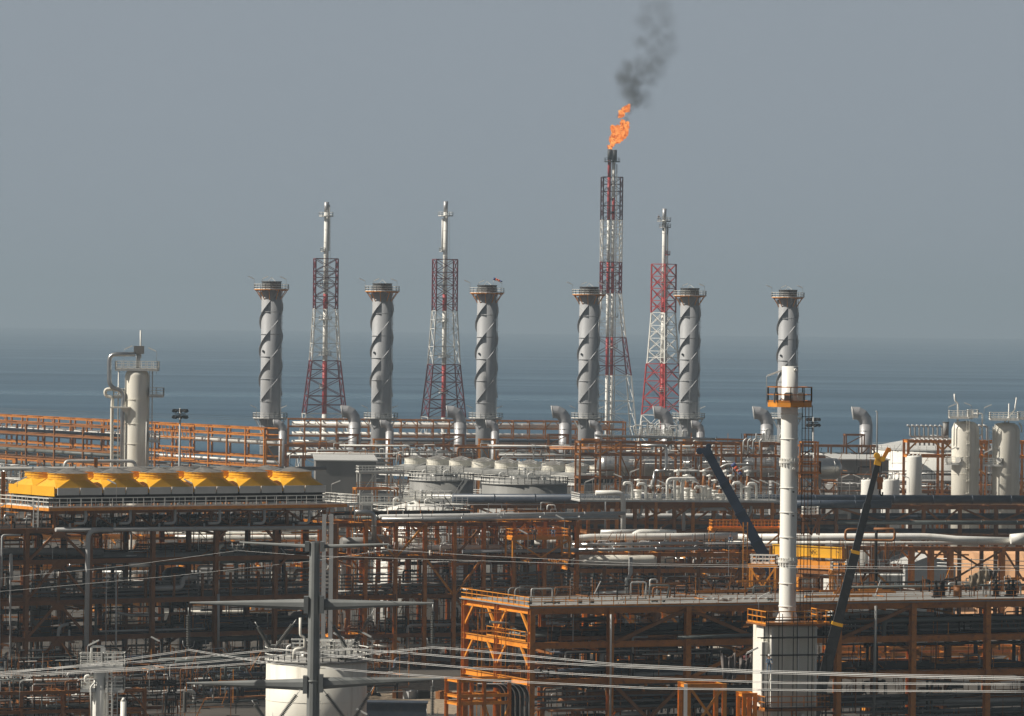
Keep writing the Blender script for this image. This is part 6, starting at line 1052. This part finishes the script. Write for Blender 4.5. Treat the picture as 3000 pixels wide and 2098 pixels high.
hk = P(2578, 1410, 27.6); b = MB(); [b.cyl(hk + Vector((dx, 0, 0)), (hk.x + dx, hk.y, tip.z + 1), .03, n=5) for dx in (-.12, .12)]; b.build('hoist_rope', 'dark', h); b = MB(); b.box(hk - Vector((0, 0, .2)), .55, .4, 1.3); b.cyl(hk + Vector((0, -.25, .1)), hk + Vector((0, .25, .1)), .36, n=12); b.build('hook_block', 'rust', h); b = MB(); b.tube([hk - Vector((0, 0, .8)), hk - Vector((0, 0, 1.35)), hk + Vector((.28, 0, -1.6)), hk + Vector((.3, 0, -1.15))], .08, 8, bend=.2); b.build('hook', 'dark', h)
b = MB(); c = Vector((base.x, base.y, 0)); b.box(c + Vector((1, 0, 1.5)), 9, 2.6, 1.2); b.box(c + Vector((-1, 0, base.z * .5 + 1.2)), 4, 2.5, base.z * .9); b.build('carrier', 'blackc', h)
for k in range(4):
    for sy in (-1, 1): b = MB(); q = c + Vector((-2.6 + 2.4 * k, sy * 1.2, .7)); b.cyl(q - Vector((0, .25, 0)), q + Vector((0, .25, 0)), .7, n=16); b.build('wheel', 'cable', h)
tip = P(2075, 1330, 20.6); base = P(2310, 1760, 20.6); t, d = crane('mobile_crane', base, tip, 1.55, 1.05, 'bluec', 'dark blue telescopic crane boom leaning left, in the middle', 5, ['bluec'], 18)
b = MB(); b.bar(tip - d * .2, tip + d * 1.0, 1.15, 1.3, (0, 1, 0)); b.cyl(tip + d * .7 + Vector((-.9, -.4, -.2)), tip + d * .7 + Vector((-.9, .4, -.2)), .5, n=14); b.cyl(tip + d * .9 + Vector((.5, -.4, .3)), tip + d * .9 + Vector((.5, .4, .3)), .4, n=14); b.bar(tip + d * .7 + Vector((-1.0, 0, -.2)), tip + d * .7 + Vector((.4, 0, .2)), .5, .5); b.build('boom_head', 'bluec', t)
b = MB(); [b.cyl(tip + Vector((-1.1 + dx, 0, 0)), tip + Vector((-1.1 + dx, 0, -4.5)), .025, n=5) for dx in (0, .2)]; b.build('hoist_rope', 'dark', t)
b = MB(); c = Vector((base.x, base.y, 0)); b.box(c + Vector((0, 0, base.z * .5)), 3, 3, base.z); b.build('carrier', 'bluec', t)

# ================================================================== foreground tank, small column, pylon
t, X, r, zt = tank(922, 299, 1942, 27.0, 'big cream tank at the bottom behind the pylon, with a railed roof', 'cream', 'conc', .55, h=1.35, rings=5)
for (dx, dy, sx, sy) in ((.35, -.3, 3.6, 1.8), (.6, -.5, 2.6, 1.6), (.1, -.2, 2.2, 1.4)): handbox(t, (X.x + dx * r, X.y + dy * r), sx, sy, zt + .9, 'galv', nm='roof_platform')
q = P(884, 1875, 27.4); pipe([P(880, 1810, 27.4), P(880, 1862, 27.4), P(893, 1868, 27.4), P(893, 1925, 27.4)], .32, 'cream', 'cream crooked vent pipe standing on the cream tank left of the pylon', bend=.3, n=10); pipe([P(862, 1935, 28), P(862, 1902, 28), P(893, 1902, 28)], .4, 'cream', 'cream elbow on the roof of the cream tank', bend=.4, n=10)
s = 27.5; q = P(296, 1958, s); X = Vector((q.x, q.y, 0)); r = 45 / s / 2; t = empty('process_column', X, 'small white column with two railed platforms at the bottom left', 'column'); b = MB(); b.lathe(X, [(r * 1.05, 0), (r * 1.05, q.z - 2.2), (r * .95, q.z - 2.0), (r * .95, q.z - .4), (r * .6, q.z), (.01, q.z + .1)], 28); b.build('shell', 'white', t)
z_ = P(300, 1950, s).z; handbox(t, (X.x - .9, X.y), 2.6, 2.4, z_, h=1.3); handbox(t, (X.x + 1.4, X.y - .2), 2.2, 2.2, z_, h=1.4); z_ = P(300, 2018, s).z; handbox(t, (X.x + 1.5, X.y), 2.0, 1.8, z_, h=1.3, nm='lower_platform'); handbox(t, (X.x - 1.3, X.y), 1.6, 1.6, z_, h=1.0, nm='lower_platform')
b = MB(); b.ladder((X.x + 1.0, X.y - 1, .2), (X.x + 1.0, X.y - 1, P(300, 1912, s).z), (1, 0, 0), .5, .05, .4); b.build('ladder', 'white', t); b = MB(); b.ladder((X.x + 1.6, X.y - .8, .2), (X.x + 1.6, X.y - .8, z_ ), (1, 0, 0), .5, .05, .4); b.build('ladder', 'galv', t)
b = MB(); b.tube([P(268, 1950, s), P(268, 1894, s), P(306, 1894, s)], .13, 8, bend=.3); b.tube([P(262, 2000, s), P(250, 2000, s), P(250, 1980, s), P(276, 1980, s)], .16, 8, bend=.25); b.tube([P(270, 2098, s) - Vector((0, .9, 0)), P(268, 2010, s) - Vector((0, .9, 0)), P(283, 1996, s) - Vector((0, .9, 0))], .1, 8, bend=.25); b.build('side_pipe', 'white', t)
b = MB(); c = X + Vector((.2, 0, P(300, 1958, s).z)); b.bar(c, c + Vector((0, 0, 2.2)), .5, .5); b.bar(c + Vector((-.5, 0, .2)), c + Vector((-.5, 0, 1.2)), .3, .3); b.build('top_nozzle', 'ltgrey', t)
lamp(275, 1883, s, 2.5, 'white tube lamp above the small white column at bottom left', False, 1.1)
q = P(362, 2055, 28); b = MB(); b.cyl((q.x, q.y, 0), q, .32, n=12); b.cyl(q, q + Vector((0, 0, .4)), .32, .1, 12); solo('bollard_vessel', b, 'white', 'short white bottle shaped vessel right of the small column, bottom', 'vessel')
s = 38.0; top = P(922, 1588, s); X = Vector((top.x, top.y, 0)); t = empty('transmission_pylon', X, 'grey tapered pylon pole with six drooping cross arms, in front of the cream tank', 'pylon')
b = MB(); b.lathe(X, [(.62, 0), (.60, 6), (.38, top.z)], 12, False); b.build('shaft', 'polesteel', t)
ARM = [((697, 1593), 1602, -1, .3), ((1140, 1592), 1602, 1, .3), ((550, 1771), 1772, -1, .85), ((1272, 1764), 1772, 1, .85), ((541, 2008), 2006, -1, .9), ((1292, 1984), 2003, 1, .9)]
for (tp, ry, sg, h0) in ARM:
    a = P(922, ry, s); e = P(tp[0], tp[1], s); a.x = X.x; a.y = X.y; dv = (e - a); dv.y += (2.2 if sg < 0 else -1.5); e = a + dv; st = a + dv.normalized() * .75; b = MB(); vs = []
    for p, hh, ww in ((st, h0, .36), (e, .14, .12)):
        for i in range(8): an = math.pi / 4 * i + math.pi / 8; vs.append(p + Vector((0, math.cos(an) * ww * .55, math.sin(an) * hh * .55)))
    b.add(vs, [tuple(range(8))[::-1], tuple(range(8, 16))] + [(i, (i + 1) % 8, 8 + (i + 1) % 8, 8 + i) for i in range(8)]); b.build('cross_arm', 'polesteel', t)
    b = MB(); b.box(a + dv.normalized() * .62, .34, 1.05, h0 + .45); b.build('arm_bracket', 'polesteel', t)
b = MB(); 
for k in range(46): z = .8 + k * (top.z - 1.5) / 46; rr = .66 - .24 * z / top.z; b.bar(X + Vector((rr * .92, -rr * .35, z)), X + Vector((rr * .92 + .16, -rr * .5, z)), .03, .03)
b.bar(X + Vector((.62, -.3, 1)), X + Vector((.44, -.22, top.z - .5)), .035, .035); b.build('climbing_pegs', 'galv', t)
for z in (6.0, 14.0, 22.0): b = MB(); b.cyl(X + Vector((0, 0, z)), X + Vector((0, 0, z + .12)), .67 - .24 * z / top.z + .02, n=12); b.build('joint', 'polesteel', t)
def insul(p, q, label, grp, n=20, rod=.18):
    t = empty('insulator_string', q, label, 'insulator', grp); d = q - p; b = MB(); b.cyl(p, p + d * rod, .035, n=6); b.cyl(p + d * .96, q, .045, n=6); b.build('link', 'galv', t)
    b = MB(); [b.lathe(p + d * (rod + (.96 - rod) * k / n), [(.04, 0), (.17, .02), (.175, .06), (.05, .11)], 10, False, axis=d) for k in range(n)]; b.cyl(p + d * rod, p + d * .96, .035, n=6); b.build('discs', 'glass', t)
    b = MB(); [b.tube([q + Vector((sx * .1, 0, 0)), q + Vector((sx * .4, 0, .15)), q + Vector((sx * .45, 0, .6))], .02, 5, bend=.2) for sx in (-1, 1)]; b.build('arcing_horn', 'galv', t)
INS = [((552, 1780), (552, 1900), 'hanging straight from the tip of the left middle arm'), ((1268, 1770), (1268, 1892), 'hanging straight from the tip of the right middle arm'), ((747, 1822), (794, 1900), 'left leg of the V below the left middle arm'), ((868, 1815), (806, 1900), 'right leg of the V below the left middle arm'), ((968, 1820), (1016, 1898), 'left leg of the V below the right middle arm'), ((1096, 1785), (1034, 1895), 'right leg of the V below the right middle arm'),
       ((880, 2020), (815, 2110), 'slanting left from under the lower left arm, bottom'), ((945, 2018), (1012, 2108), 'slanting right from under the lower right arm, bottom'), ((738, 2052), (785, 2120), 'far left lower leg at the bottom over the goalpost pipe'), ((1095, 2012), (1035, 2110), 'far right lower leg over the cream tank edge'), ((543, 2012), (541, 2090), 'hanging straight from the tip of the lower left arm'), ((1268, 1990), (1266, 2100), 'hanging straight from the tip of the lower right arm')]
for a, c, lb in INS: insul(P(*a, 38.0), P(*c, 38.0), 'insulator string ' + lb, 'pylon insulator strings', 18)
insul(P(697, 1594, 38), P(697, 1613, 38), 'tiny clamp hanging under the tip of the upper left arm', 'top clamps', 3); insul(P(1140, 1594, 38), P(1140, 1611, 38), 'tiny clamp hanging under the tip of the upper right arm', 'top clamps', 3)
def wire(pts, label, r=.021, tw=True, s0=38.0):
    """conductor through photo points; hangs in 3D between its supports, receding to the left and coming nearer to the right"""
    def sc(px): return 38.0 + (px - 922) * .0021
    P3 = [P(x, y, sc(x)) for x, y in pts]; out = []
    for k in range(len(P3) - 1):
        for j in range(6): out.append(P3[k].lerp(P3[k + 1], j / 6))
    out.append(P3[-1])
    for j in range(2 if tw else 1): b = MB(); b.tube([p + Vector((0, .35 * j, -.12 * j)) for p in out], r, 6, bend=.01, seg=1); solo('conductor', b, 'wire', label + (('', ', rear twin') [j] if tw else ''), 'power line', 'power lines')
wire([(-60, 1978), (0, 1972), (300, 1941), (541, 1905), (552, 1902), (800, 1943), (1100, 1968), (1400, 1990), (1912, 2015), (2400, 2021), (3060, 2025)], 'lowest pale power line crossing the whole picture')
wire([(-60, 1972), (0, 1968), (300, 1946), (600, 1922), (794, 1903), (851, 1906), (1100, 1932), (1400, 1957), (1900, 1985), (2300, 1999), (3060, 2004)], 'second lowest power line, clamped at the left V insulators')
wire([(-60, 1984), (0, 1976), (400, 1955), (700, 1930), (1024, 1900), (1200, 1912), (1400, 1929), (1800, 1951), (2200, 1968), (2600, 1980), (3060, 1990)], 'power line clamped at the right V insulators')
wire([(-60, 1986), (0, 1980), (600, 1952), (1000, 1922), (1266, 1895), (1330, 1899), (1500, 1915), (1800, 1944), (2200, 1963), (2600, 1975), (3060, 1984)], 'highest thick power line, clamped below the right middle arm')
wire([(-60, 1702), (0, 1694), (350, 1660), (697, 1613), (900, 1628), (1300, 1640), (1800, 1655), (2400, 1665), (3060, 1672)], 'thin earth wire clamped below the upper left arm', .011, False); wire([(-60, 1740), (0, 1733), (500, 1688), (900, 1645), (1140, 1611), (1400, 1628), (1900, 1652), (2500, 1660), (3060, 1661)], 'thin earth wire clamped below the upper right arm', .011, False)
for k, (px, py) in enumerate(((1565, 1965), (1588, 1967), (1610, 1969))): b = MB(); b.bar(P(px, py, 39.4), P(px + 16, py + .6, 39.4), .16, .2); solo('line_spacer', b, 'wire', ('left', 'middle', 'right')[k] + ' of three pale blocks clamped on the second lowest line', 'line fitting', 'line blocks')

# ================================================================== tarpaulins
def tarp(pts, s, m, label, sag=.6):
    cs = [P(x, y, s) for x, y in pts]; b = MB(); N = 14; vs = []
    rg = random.Random(len(label))
    for j in range(N + 1):
        for i in range(N + 1):
            u, v = i / N, j / N; p = (cs[0] * (1 - u) + cs[1] * u) * (1 - v) + (cs[3] * (1 - u) + cs[2] * u) * v
            p = p + Vector((0, .32 * math.sin(u * 17 + v * 5) * (.3 + v) + .2 * math.sin(u * 31 + 2 * v), -sag * math.sin(math.pi * u) * (1 - v * .6) + .08 * math.sin(u * 23 + v * 9))); vs.append(p)
    fs = [(j * (N + 1) + i, j * (N + 1) + i + 1, (j + 1) * (N + 1) + i + 1, (j + 1) * (N + 1) + i) for j in range(N) for i in range(N)]; b.add(vs, fs, True); o = solo('tarpaulin', b, m, label, 'tarpaulin'); o.modifiers.new('t', 'SOLIDIFY').thickness = .03
tarp([(2110, 1906), (2155, 1910), (2158, 1985), (2118, 1986)], 29.5, 'tarp', 'grey tarpaulin hanging left of the white furnace, left half'); tarp([(2168, 1920), (2202, 1912), (2206, 1958), (2166, 1962)], 29.4, 'tarp', 'darker grey tarpaulin scrap right of the hanging one, left of the furnace'); tarp([(2838, 1688), (2890, 1656), (2902, 1700), (2842, 1722)], 24.6, 'tan', 'tan tarpaulin draped over poles on the deck at right', .15); tarp([(2888, 1657), (2930, 1664), (2918, 1692), (2900, 1698)], 24.4, 'tarp', 'dark flap of tarpaulin right of the tan one', .4)
b = MB(); b.tube([P(2840, 1760, 24.6), P(2842, 1690, 24.6)], .05, 6); b.tube([P(2846, 1765, 24.6), P(2846, 1636, 24.6)], .04, 6); b.tube([P(2930, 1760, 24.4), P(2928, 1664, 24.4)], .04, 6); b.tube([P(2889, 1760, 24.6), P(2889, 1656, 24.6)], .05, 6); solo('tarp_poles', b, 'dark', 'thin dark poles holding up the tan tarpaulin', 'poles')
q = P(2195, 1925, 24); b = MB(); b.box(q, 1.3, 1.2, 2.4); b.box(q + Vector((0, 0, 1.3)), 1.4, 1.3, .15); solo('cabinet', b, 'pink', 'pink cabinet half hidden left of the white furnace', 'cabinet')
# looped brown pipe at the black crane
pipe([P(2530, 1551, 22.5), P(2478, 1551, 22.5), P(2476, 1582, 22.5), P(2620, 1584, 22.5), P(2622, 1550, 22.5), P(2560, 1550, 22.5)], .36, 'rust', 'rusty rectangular pipe loop behind the black crane boom', bend=.45, n=10)
pipe([P(2568, 1540, 22), P(2566, 1600, 22), P(2566, 1880, 22)], .42, 'dark', 'dark upright pipe passing through the rusty loop', n=10)
g = G(2480, 1672, 22.0, 8); x1 = g.loc(2640, 1672)[0]; z = g.loc(2480, 1672)[1]; fr = frame('work_platform', 'brown work platform with white railing posts and heavy braces, right of the black crane', g, [0, x1 * .5, x1], [z], [0, 4], .45, .5, 'rust', 'rust', [(0, z - 3.5, z, '/', 0, 'orange'), (1, z - 3.5, z, '\\', 0, 'amber'), (0, z - 3.8, z, 'V', 4)], z0=ZA[0] + .7); deck(fr, g, -.2, x1 + .2, -.2, 4.2, z + .36, 'rust'); rails(fr, [g.w(0, 0, z + .36), g.w(x1, 0, z + .36)], 'white', step=1.6); rods(g, -1, x1, 0, 5, z - 6, z + 3, 60, 77)
for k, (a, c, y0, y1, s_) in enumerate(((2400, 2470, 1775, 1600, 23.0), (2340, 2372, 1640, 1570, 23.5), (2480, 2640, 1770, 1680, 23.4))): gg = G(a, y0, s_, 6); scaffold(gg, 0, gg.loc(c, y0)[0], 0, gg.loc(a, y0)[1], gg.loc(a, y1)[1], ['rusty pole scaffold between the yellow girder and black crane', 'small rusty scaffold against the slim white stack beside the yellow girder', 'low dark scaffold on the deck under the brown work platform'][k], 'rust' if k < 2 else 'dark', 1.3, 1.6, 1.0, .035)

# ================================================================== people
def person(px, py, s, label, m, hat, pose='stand', face=1.0, k=1.0):
    f = P(px, py, s); t = empty('person', f, label, 'person')
    hp = .92 if pose == 'stand' else .5; kn = .48
    if pose == 'stand': J = [(0, 0, .95), (0, 0, 1.2), (0, 0, 1.42), (.11, 0, .92), (.13, -.02, .5), (.14, .02, .08), (.15, -.12, .04), (-.11, 0, .92), (-.14, .03, .5), (-.16, .05, .08), (-.17, -.1, .04), (.2, 0, 1.4), (.29, -.03, 1.12), (.27 * face, -.22, .95), (-.2, 0, 1.4), (-.28, 0, 1.12), (-.26, -.18, .95)]
    else: J = [(0, .1, .45), (0, -.02, .7), (0, -.1, .92), (.12, .08, .44), (.18, -.3, .5), (.16, -.22, .08), (.17, -.34, .04), (-.12, .08, .44), (-.19, -.28, .42), (-.17, -.1, .08), (-.18, -.24, .04), (.2, -.1, .9), (.27, -.26, .68), (.12, -.45, .6), (-.2, -.1, .9), (-.27, -.24, .68), (-.1, -.45, .58)]
    E = [(0, 1), (1, 2), (0, 3), (3, 4), (4, 5), (5, 6), (0, 7), (7, 8), (8, 9), (9, 10), (2, 11), (11, 12), (12, 13), (2, 14), (14, 15), (15, 16)]; RR = [.15, .14, .12, .1, .075, .06, .05, .1, .075, .06, .05, .085, .06, .05, .085, .06, .05]
    hd = Vector(J[2]) + Vector((0, -.02, .27)); nk = Vector(J[2]) + Vector((0, 0, .12))
    def skin(nm, J, E, RR, m, parent):
        me = bpy.data.meshes.new(nm); me.from_pydata([tuple(Vector(j) * k) for j in J], E, []); me.materials.append(M[m]); o = bpy.data.objects.new(nm, me); S.collection.objects.link(o); o.parent = parent
        sk = o.modifiers.new('skin', 'SKIN'); 
        if not me.skin_vertices: me.attributes  # created with the modifier
        import bpy as _b
        bmx = __import__('bmesh').new(); bmx.from_mesh(me); ly = bmx.verts.layers.skin.verify(); bmx.verts.ensure_lookup_table()
        for i, v in enumerate(bmx.verts): v[ly].radius = (RR[i] * k, RR[i] * k); v[ly].use_root = (i == 0)
        bmx.to_mesh(me); bmx.free(); o.modifiers.new('sub', 'SUBSURF').levels = 1; o.modifiers['sub'].render_levels = 1; return o
    hands = [Vector(J[13]), Vector(J[16])]; J2 = J + [tuple(nk), tuple(hd), tuple(hands[0] + Vector((0, -.09, -.05))), tuple(hands[1] + Vector((0, -.09, -.05)))]
    skin('body', J2, E + [(2, 17), (17, 18), (13, 19), (16, 20)], [x * .86 for x in RR] + [.06, .1, .03, .03], 'skin', t); skin('work_clothes', J, E, RR, m, t)
    b = MB(); c = f + hd * k; b.lathe(c + Vector((0, 0, .04)), [(.15 * k, 0), (.135 * k, .01), (.12 * k, .08), (.07 * k, .125), (.01, .135)], 14); b.build('helmet', hat, t)
person(1566 + 0, 1583, 21.4, 'dark clothed worker standing behind the amber platform railing, middle', 'cloth_d', 'hatd'); person(1621, 1572, 20.8, 'worker in blue with a white helmet on the amber platform', 'cloth_b', 'hat', 'crouch'); person(2037, 1765, 24.4, 'worker in dark clothes and a red helmet standing on the concrete deck', 'cloth_d', 'hatd'); person(2068, 1767, 24.4, 'worker in black crouching on the concrete deck', 'cloth_d', 'dark' if False else 'hatd', 'crouch', k=1.15)
person(2140, 1592, 21.0, 'worker in blue bending on scaffold left of the blue crane boom', 'cloth_b', 'hatd', 'crouch'); person(2253, 1972, 29.8, 'worker in blue standing on the furnace scaffold', 'cloth_b', 'hat'); person(1930, 648, 9.25, 'black clothed worker on the top platform of the rightmost flare tower', 'cloth_d', 'hatd', k=1.1)

# ================================================================== tube lamps
LP = [(66, 1403, 23.6, 1, 0, 'at the left end of the yellow hoods'), (327, 1411, 22.6, 3, 1, 'before the second yellow hood gap'), (551, 1410, 22.2, 3, 1, 'before the fourth yellow hood gap'), (10, 1478, 24.2, 3, 0, 'at the left edge below the walkway'), (94, 1482, 23.6, 3, 1, 'at the ladder under the left walkway'), (985, 1413, 18, 3, 0, 'right of the last yellow hood'), (1148, 1430, 18, 3, 1, 'right of the amber platform, before the grey tank'), (1195, 1427, 18.4, 3, 1, 'left edge of the left grey tank'), (1260, 1427, 18.4, 3, 1, 'left lamp in front of the left grey tank'), (1288, 1434, 18.4, 3, 1, 'right lamp in front of the left grey tank'), (1026, 1473, 20.5, 3, 1, 'over the pipes right of the yellow hoods'),
      (1640, 1515, 21.5, 3, 1, 'over the long silver pipes'), (1533, 1558, 22, 3, 1, 'near the two workers on the amber platform'), (1470, 1502, 20.5, 1.6, 0, 'at the middle of the long silver pipes'), (1240, 1358, 15.6, 3, 0, 'above the left grey tank rim'), (1400, 1362, 15.6, 3, 1, 'between the twin grey tanks, high'), (1428, 1368, 15.6, 3, 0, 'right of the gap between twin grey tanks'), (1512, 1352, 15.4, 3, 0, 'above the right grey tank'), (1590, 1365, 15.4, 3, 0, 'right of the right grey tank'),
      (1728, 1407, 18.8, 3, 0, 'left end of the valve platform'), (1860, 1378, 18, 3, 0, 'above the first single white bend'), (1810, 1393, 18, 3, 1, 'above the fat turning pipe'), (2075, 1371, 18, 3, 0, 'left of the blue boom'), (2175, 1372, 18, 3, 0, 'right of the blue boom'), (1940, 1413, 18.6, 3, 1, 'left of the three tall bends'), (2035, 1411, 18.6, 3, 1, 'right of the three tall bends'), (2212, 1408, 18.6, 3, 1, 'second right of the blue boom'), (2238, 1411, 18.6, 3, 1, 'third right of the blue boom'), (2275, 1415, 18.6, 3, 1, 'just left of the slim white stack'), (2020, 1375, 17.6, 3, 0, 'behind the three tall bends'),
      (2510, 1395, 16, 3, 1, 'left of the short white tanks'), (2620, 1388, 15.8, 3, 0, 'above the short white tanks'), (2478, 1394, 16, 3, 0, 'far left of the short white tanks'), (2652, 1396, 15.8, 3, 1, 'left of the slim white tank'), (2788, 1316, 15.6, 3, 0, 'left of the first tall cream column'), (2895, 1322, 15.6, 3, 0, 'between the tall cream columns'), (2240, 1743, 26, 2, 0, 'on the concrete deck beside the slim white stack'), (75, 1989, 26, 3, 0, 'low at far left in the dark'), (992, 1862, 28.5, 3, 1, 'above the cream tank just right of the pylon'), (1072, 1858, 28.5, 3, 1, 'above the right edge of the cream tank'), (1060, 2085, 28.5, 3, 1, 'at the foot of the cream tank, bottom'), (400, 1996, 25, 3, 0, 'low right of the small white column'), (440, 2003, 25, 3, 0, 'lower, right of the small white column'), (455, 1872, 23.5, 3, 1, 'in the dark under the second cable trays'),
      (2790, 1168 + 20, 15.2, 3, 0, 'above the railing of the first tall cream column'), (2835, 1184, 15.2, 3, 1, 'right lamp above the first tall cream column'), (2895, 1190, 15.2, 3, 0, 'above the railing of the second tall cream column'), (2205, 1905, 29, 3, 0, 'at the upper left of the white furnace')]
for px, py, s_, dr, left, lb in LP: lamp(px, py, s_, dr, 'white tube lamp ' + lb, bool(left), 1.1 if s_ > 20 else 1.35)

# ================================================================== more background pipework in sun, shrubs of steel
gQ = G(1740, 1440, 15.5, 8); clutter(gQ, 0, gQ.loc(2290, 1440)[0], 0, 5, [gQ.loc(1740, p)[1] for p in (1340, 1400, 1425, 1440)], 26, 40, 40, 'behind the valve platform', 51, [('galv', 5), ('silver', 4), ('white', 3), ('ltgrey', 3), ('rust', 2)], .35, zmin=12); rods(gQ, 0, gQ.loc(2290, 1440)[0], 0, 6, 14, 28, 160, 52)
gQ = G(2300, 1440, 14.2, 6); clutter(gQ, 3, gQ.loc(2990, 1440)[0], 1, 9, [gQ.loc(2300, p)[1] for p in (1400, 1430, 1452)], 22, 26, 30, 'behind the big dark rack', 53, [('galv', 4), ('silver', 2), ('rust', 4), ('ltgrey', 3), ('dark', 3)], .35, zmin=14); rods(gQ, 3, gQ.loc(2990, 1440)[0], 1, 9, 14, 24, 130, 54)
g = G(2400, 1420, 14.0, 6); xx = g.loc(3010, 1420)[0]; zq = [g.loc(2400, p)[1] for p in (1412, 1440)]; frame('steel_structure', 'brown steel frame low behind the big dark rack at right', g, [xx * i / 11 for i in range(12)], zq, [0, 5], .4, .5, 'rust', 'rust', [(i, zq[1], zq[0], 'V', 0) for i in range(0, 11, 2)], prof=False, joists=20, cat='steel structure')
gQ = G(850, 1345, 13.2, 4); clutter(gQ, 0, gQ.loc(2300, 1340)[0], -2, 8, [gQ.loc(850, p)[1] for p in (1318, 1338, 1352)], 40, 60, 60, 'at the foot of the grey stacks', 55, [('galv', 5), ('ltgrey', 4), ('white', 3), ('orange', 3), ('rust', 2)], .5, zmin=8); rods(gQ, 0, gQ.loc(2300, 1340)[0], -2, 8, 8, 20, 260, 56)
gQ = G(960, 1500, 19.8, 12); clutter(gQ, 0, gQ.loc(1720, 1500)[0], 0, 9, [gQ.loc(960, p)[1] for p in (1500, 1540, 1575)], 6, 12, 12, 'by the pale tank', 57, [('galv', 5), ('silver', 3), ('white', 4), ('ltgrey', 4)], .4, zmin=14); rods(gQ, 0, gQ.loc(1720, 1500)[0], 0, 8, 12, 22, 90, 58)
gQ = G(-40, 1540, 19.0, 12); clutter(gQ, 0, gQ.loc(960, 1540)[0], 0, 8, [gQ.loc(-40, p)[1] for p in (1545, 1570, 1660, 1780)], 22, 30, 30, 'in sunlight behind left structure', 59, [('white', 6), ('cream', 3), ('galv', 3), ('silver', 3)], .8, zmin=5)
gQ = G(-20, 1400, 17.0, 12); clutter(gQ, 0, 8, 0, 5, [gQ.loc(-20, p)[1] for p in (1385, 1400, 1420, 1440)], 8, 14, 20, 'left of the yellow fan hoods', 60, [('galv', 5), ('silver', 3), ('white', 2)], .5, zmin=18)
g = G(-40, 1560, 18.4, 12); xx = g.loc(1000, 1560)[0]; frame('steel_structure', 'amber and orange frame in sunlight glimpsed behind the left brown structure', g, [xx * i / 9 for i in range(10)], [g.loc(-40, p)[1] for p in (1575, 1665, 1770)], [0, 6], .5, .6, 'orange', 'amber', [], prof=False, joists=60, cat='steel structure')
q = P(930, 2098, 22); b = MB(); b.box(P(1130, 2085, 24) , 10, 3, 2.2); b.box(P(1130, 2085, 24) + Vector((0, 0, 1.2)), 10.3, 3.3, .15); solo('container', b, 'navy', 'low dark blue grey box on the gravel right of the cream tank, bottom', 'container')
for k, (px, py) in enumerate(((1165, 2055), (1240, 2062), (1300, 2050), (1205, 2040))): q = P(px, py, 22.2); b = MB(); b.box((q.x, q.y, .5), 1.4 + .3 * k, 1, 1.0, .3 * k); b.box((q.x, q.y, 1.05), 1.2, .8, .12, .3 * k); solo('crate', b, ('rust', 'dark', 'rust', 'ltgrey')[k], ['brown', 'black', 'reddish brown', 'pale grey'][k] + ' crate on the gravel right of the cream tank', 'crate')

# realise the pipes: largest 285 as things, the rest as one mass
PIPES.sort(key=lambda p: -p[0]); own = PIPES[:230]; rest = PIPES[230:]
for (_, pts, w, m, lb, gr) in own: b = MB(); b.tube(pts, w / 2, 10); solo('process_pipe', b, m, lb, 'pipe', gr)
b = MB(); mats = sorted({p[3] for p in rest})
for (_, pts, w, m, lb, gr) in rest: b.m = mats.index(m); b.tube(pts, w / 2, 8, seg=3)
b.m = 0; tag(b.build('pipework', mats), 'dense tangle of small pipes filling every steel structure', 'pipework', kind='stuff')
mats = ['rust', 'dark', 'galv', 'orange', 'amber']; rg = random.Random(3); nb = len(RODS.f) // 6
for i in range(nb): RODS.mi[i * 6:i * 6 + 6] = [rg.choices(range(5), [6, 6, 2, 3, 1])[0]] * 6
tag(RODS.build('scaffold_tubes', mats), 'countless thin poles, rods and cables threading the steel structures', 'poles', kind='stuff')

# ================================================================== air
hz, n, b_ = shader('haze air'); n.nodes.clear(); pv = n.nodes.new('ShaderNodeVolumePrincipled'); pv.inputs['Color'].default_value = (0.44, 0.53, 0.605, 1); pv.inputs['Density'].default_value = 0.00014; pv.inputs['Anisotropy'].default_value = 0.1
o = n.nodes.new('ShaderNodeOutputMaterial'); n.links.new(pv.outputs[0], o.inputs['Volume'])
b = MB(); b.box((0, 13500, 98.5), 56000, 28000, 207); tag(b.build('haze', hz), 'pale grey blue haze filling the air over plant and sea', 'haze', kind='stuff')
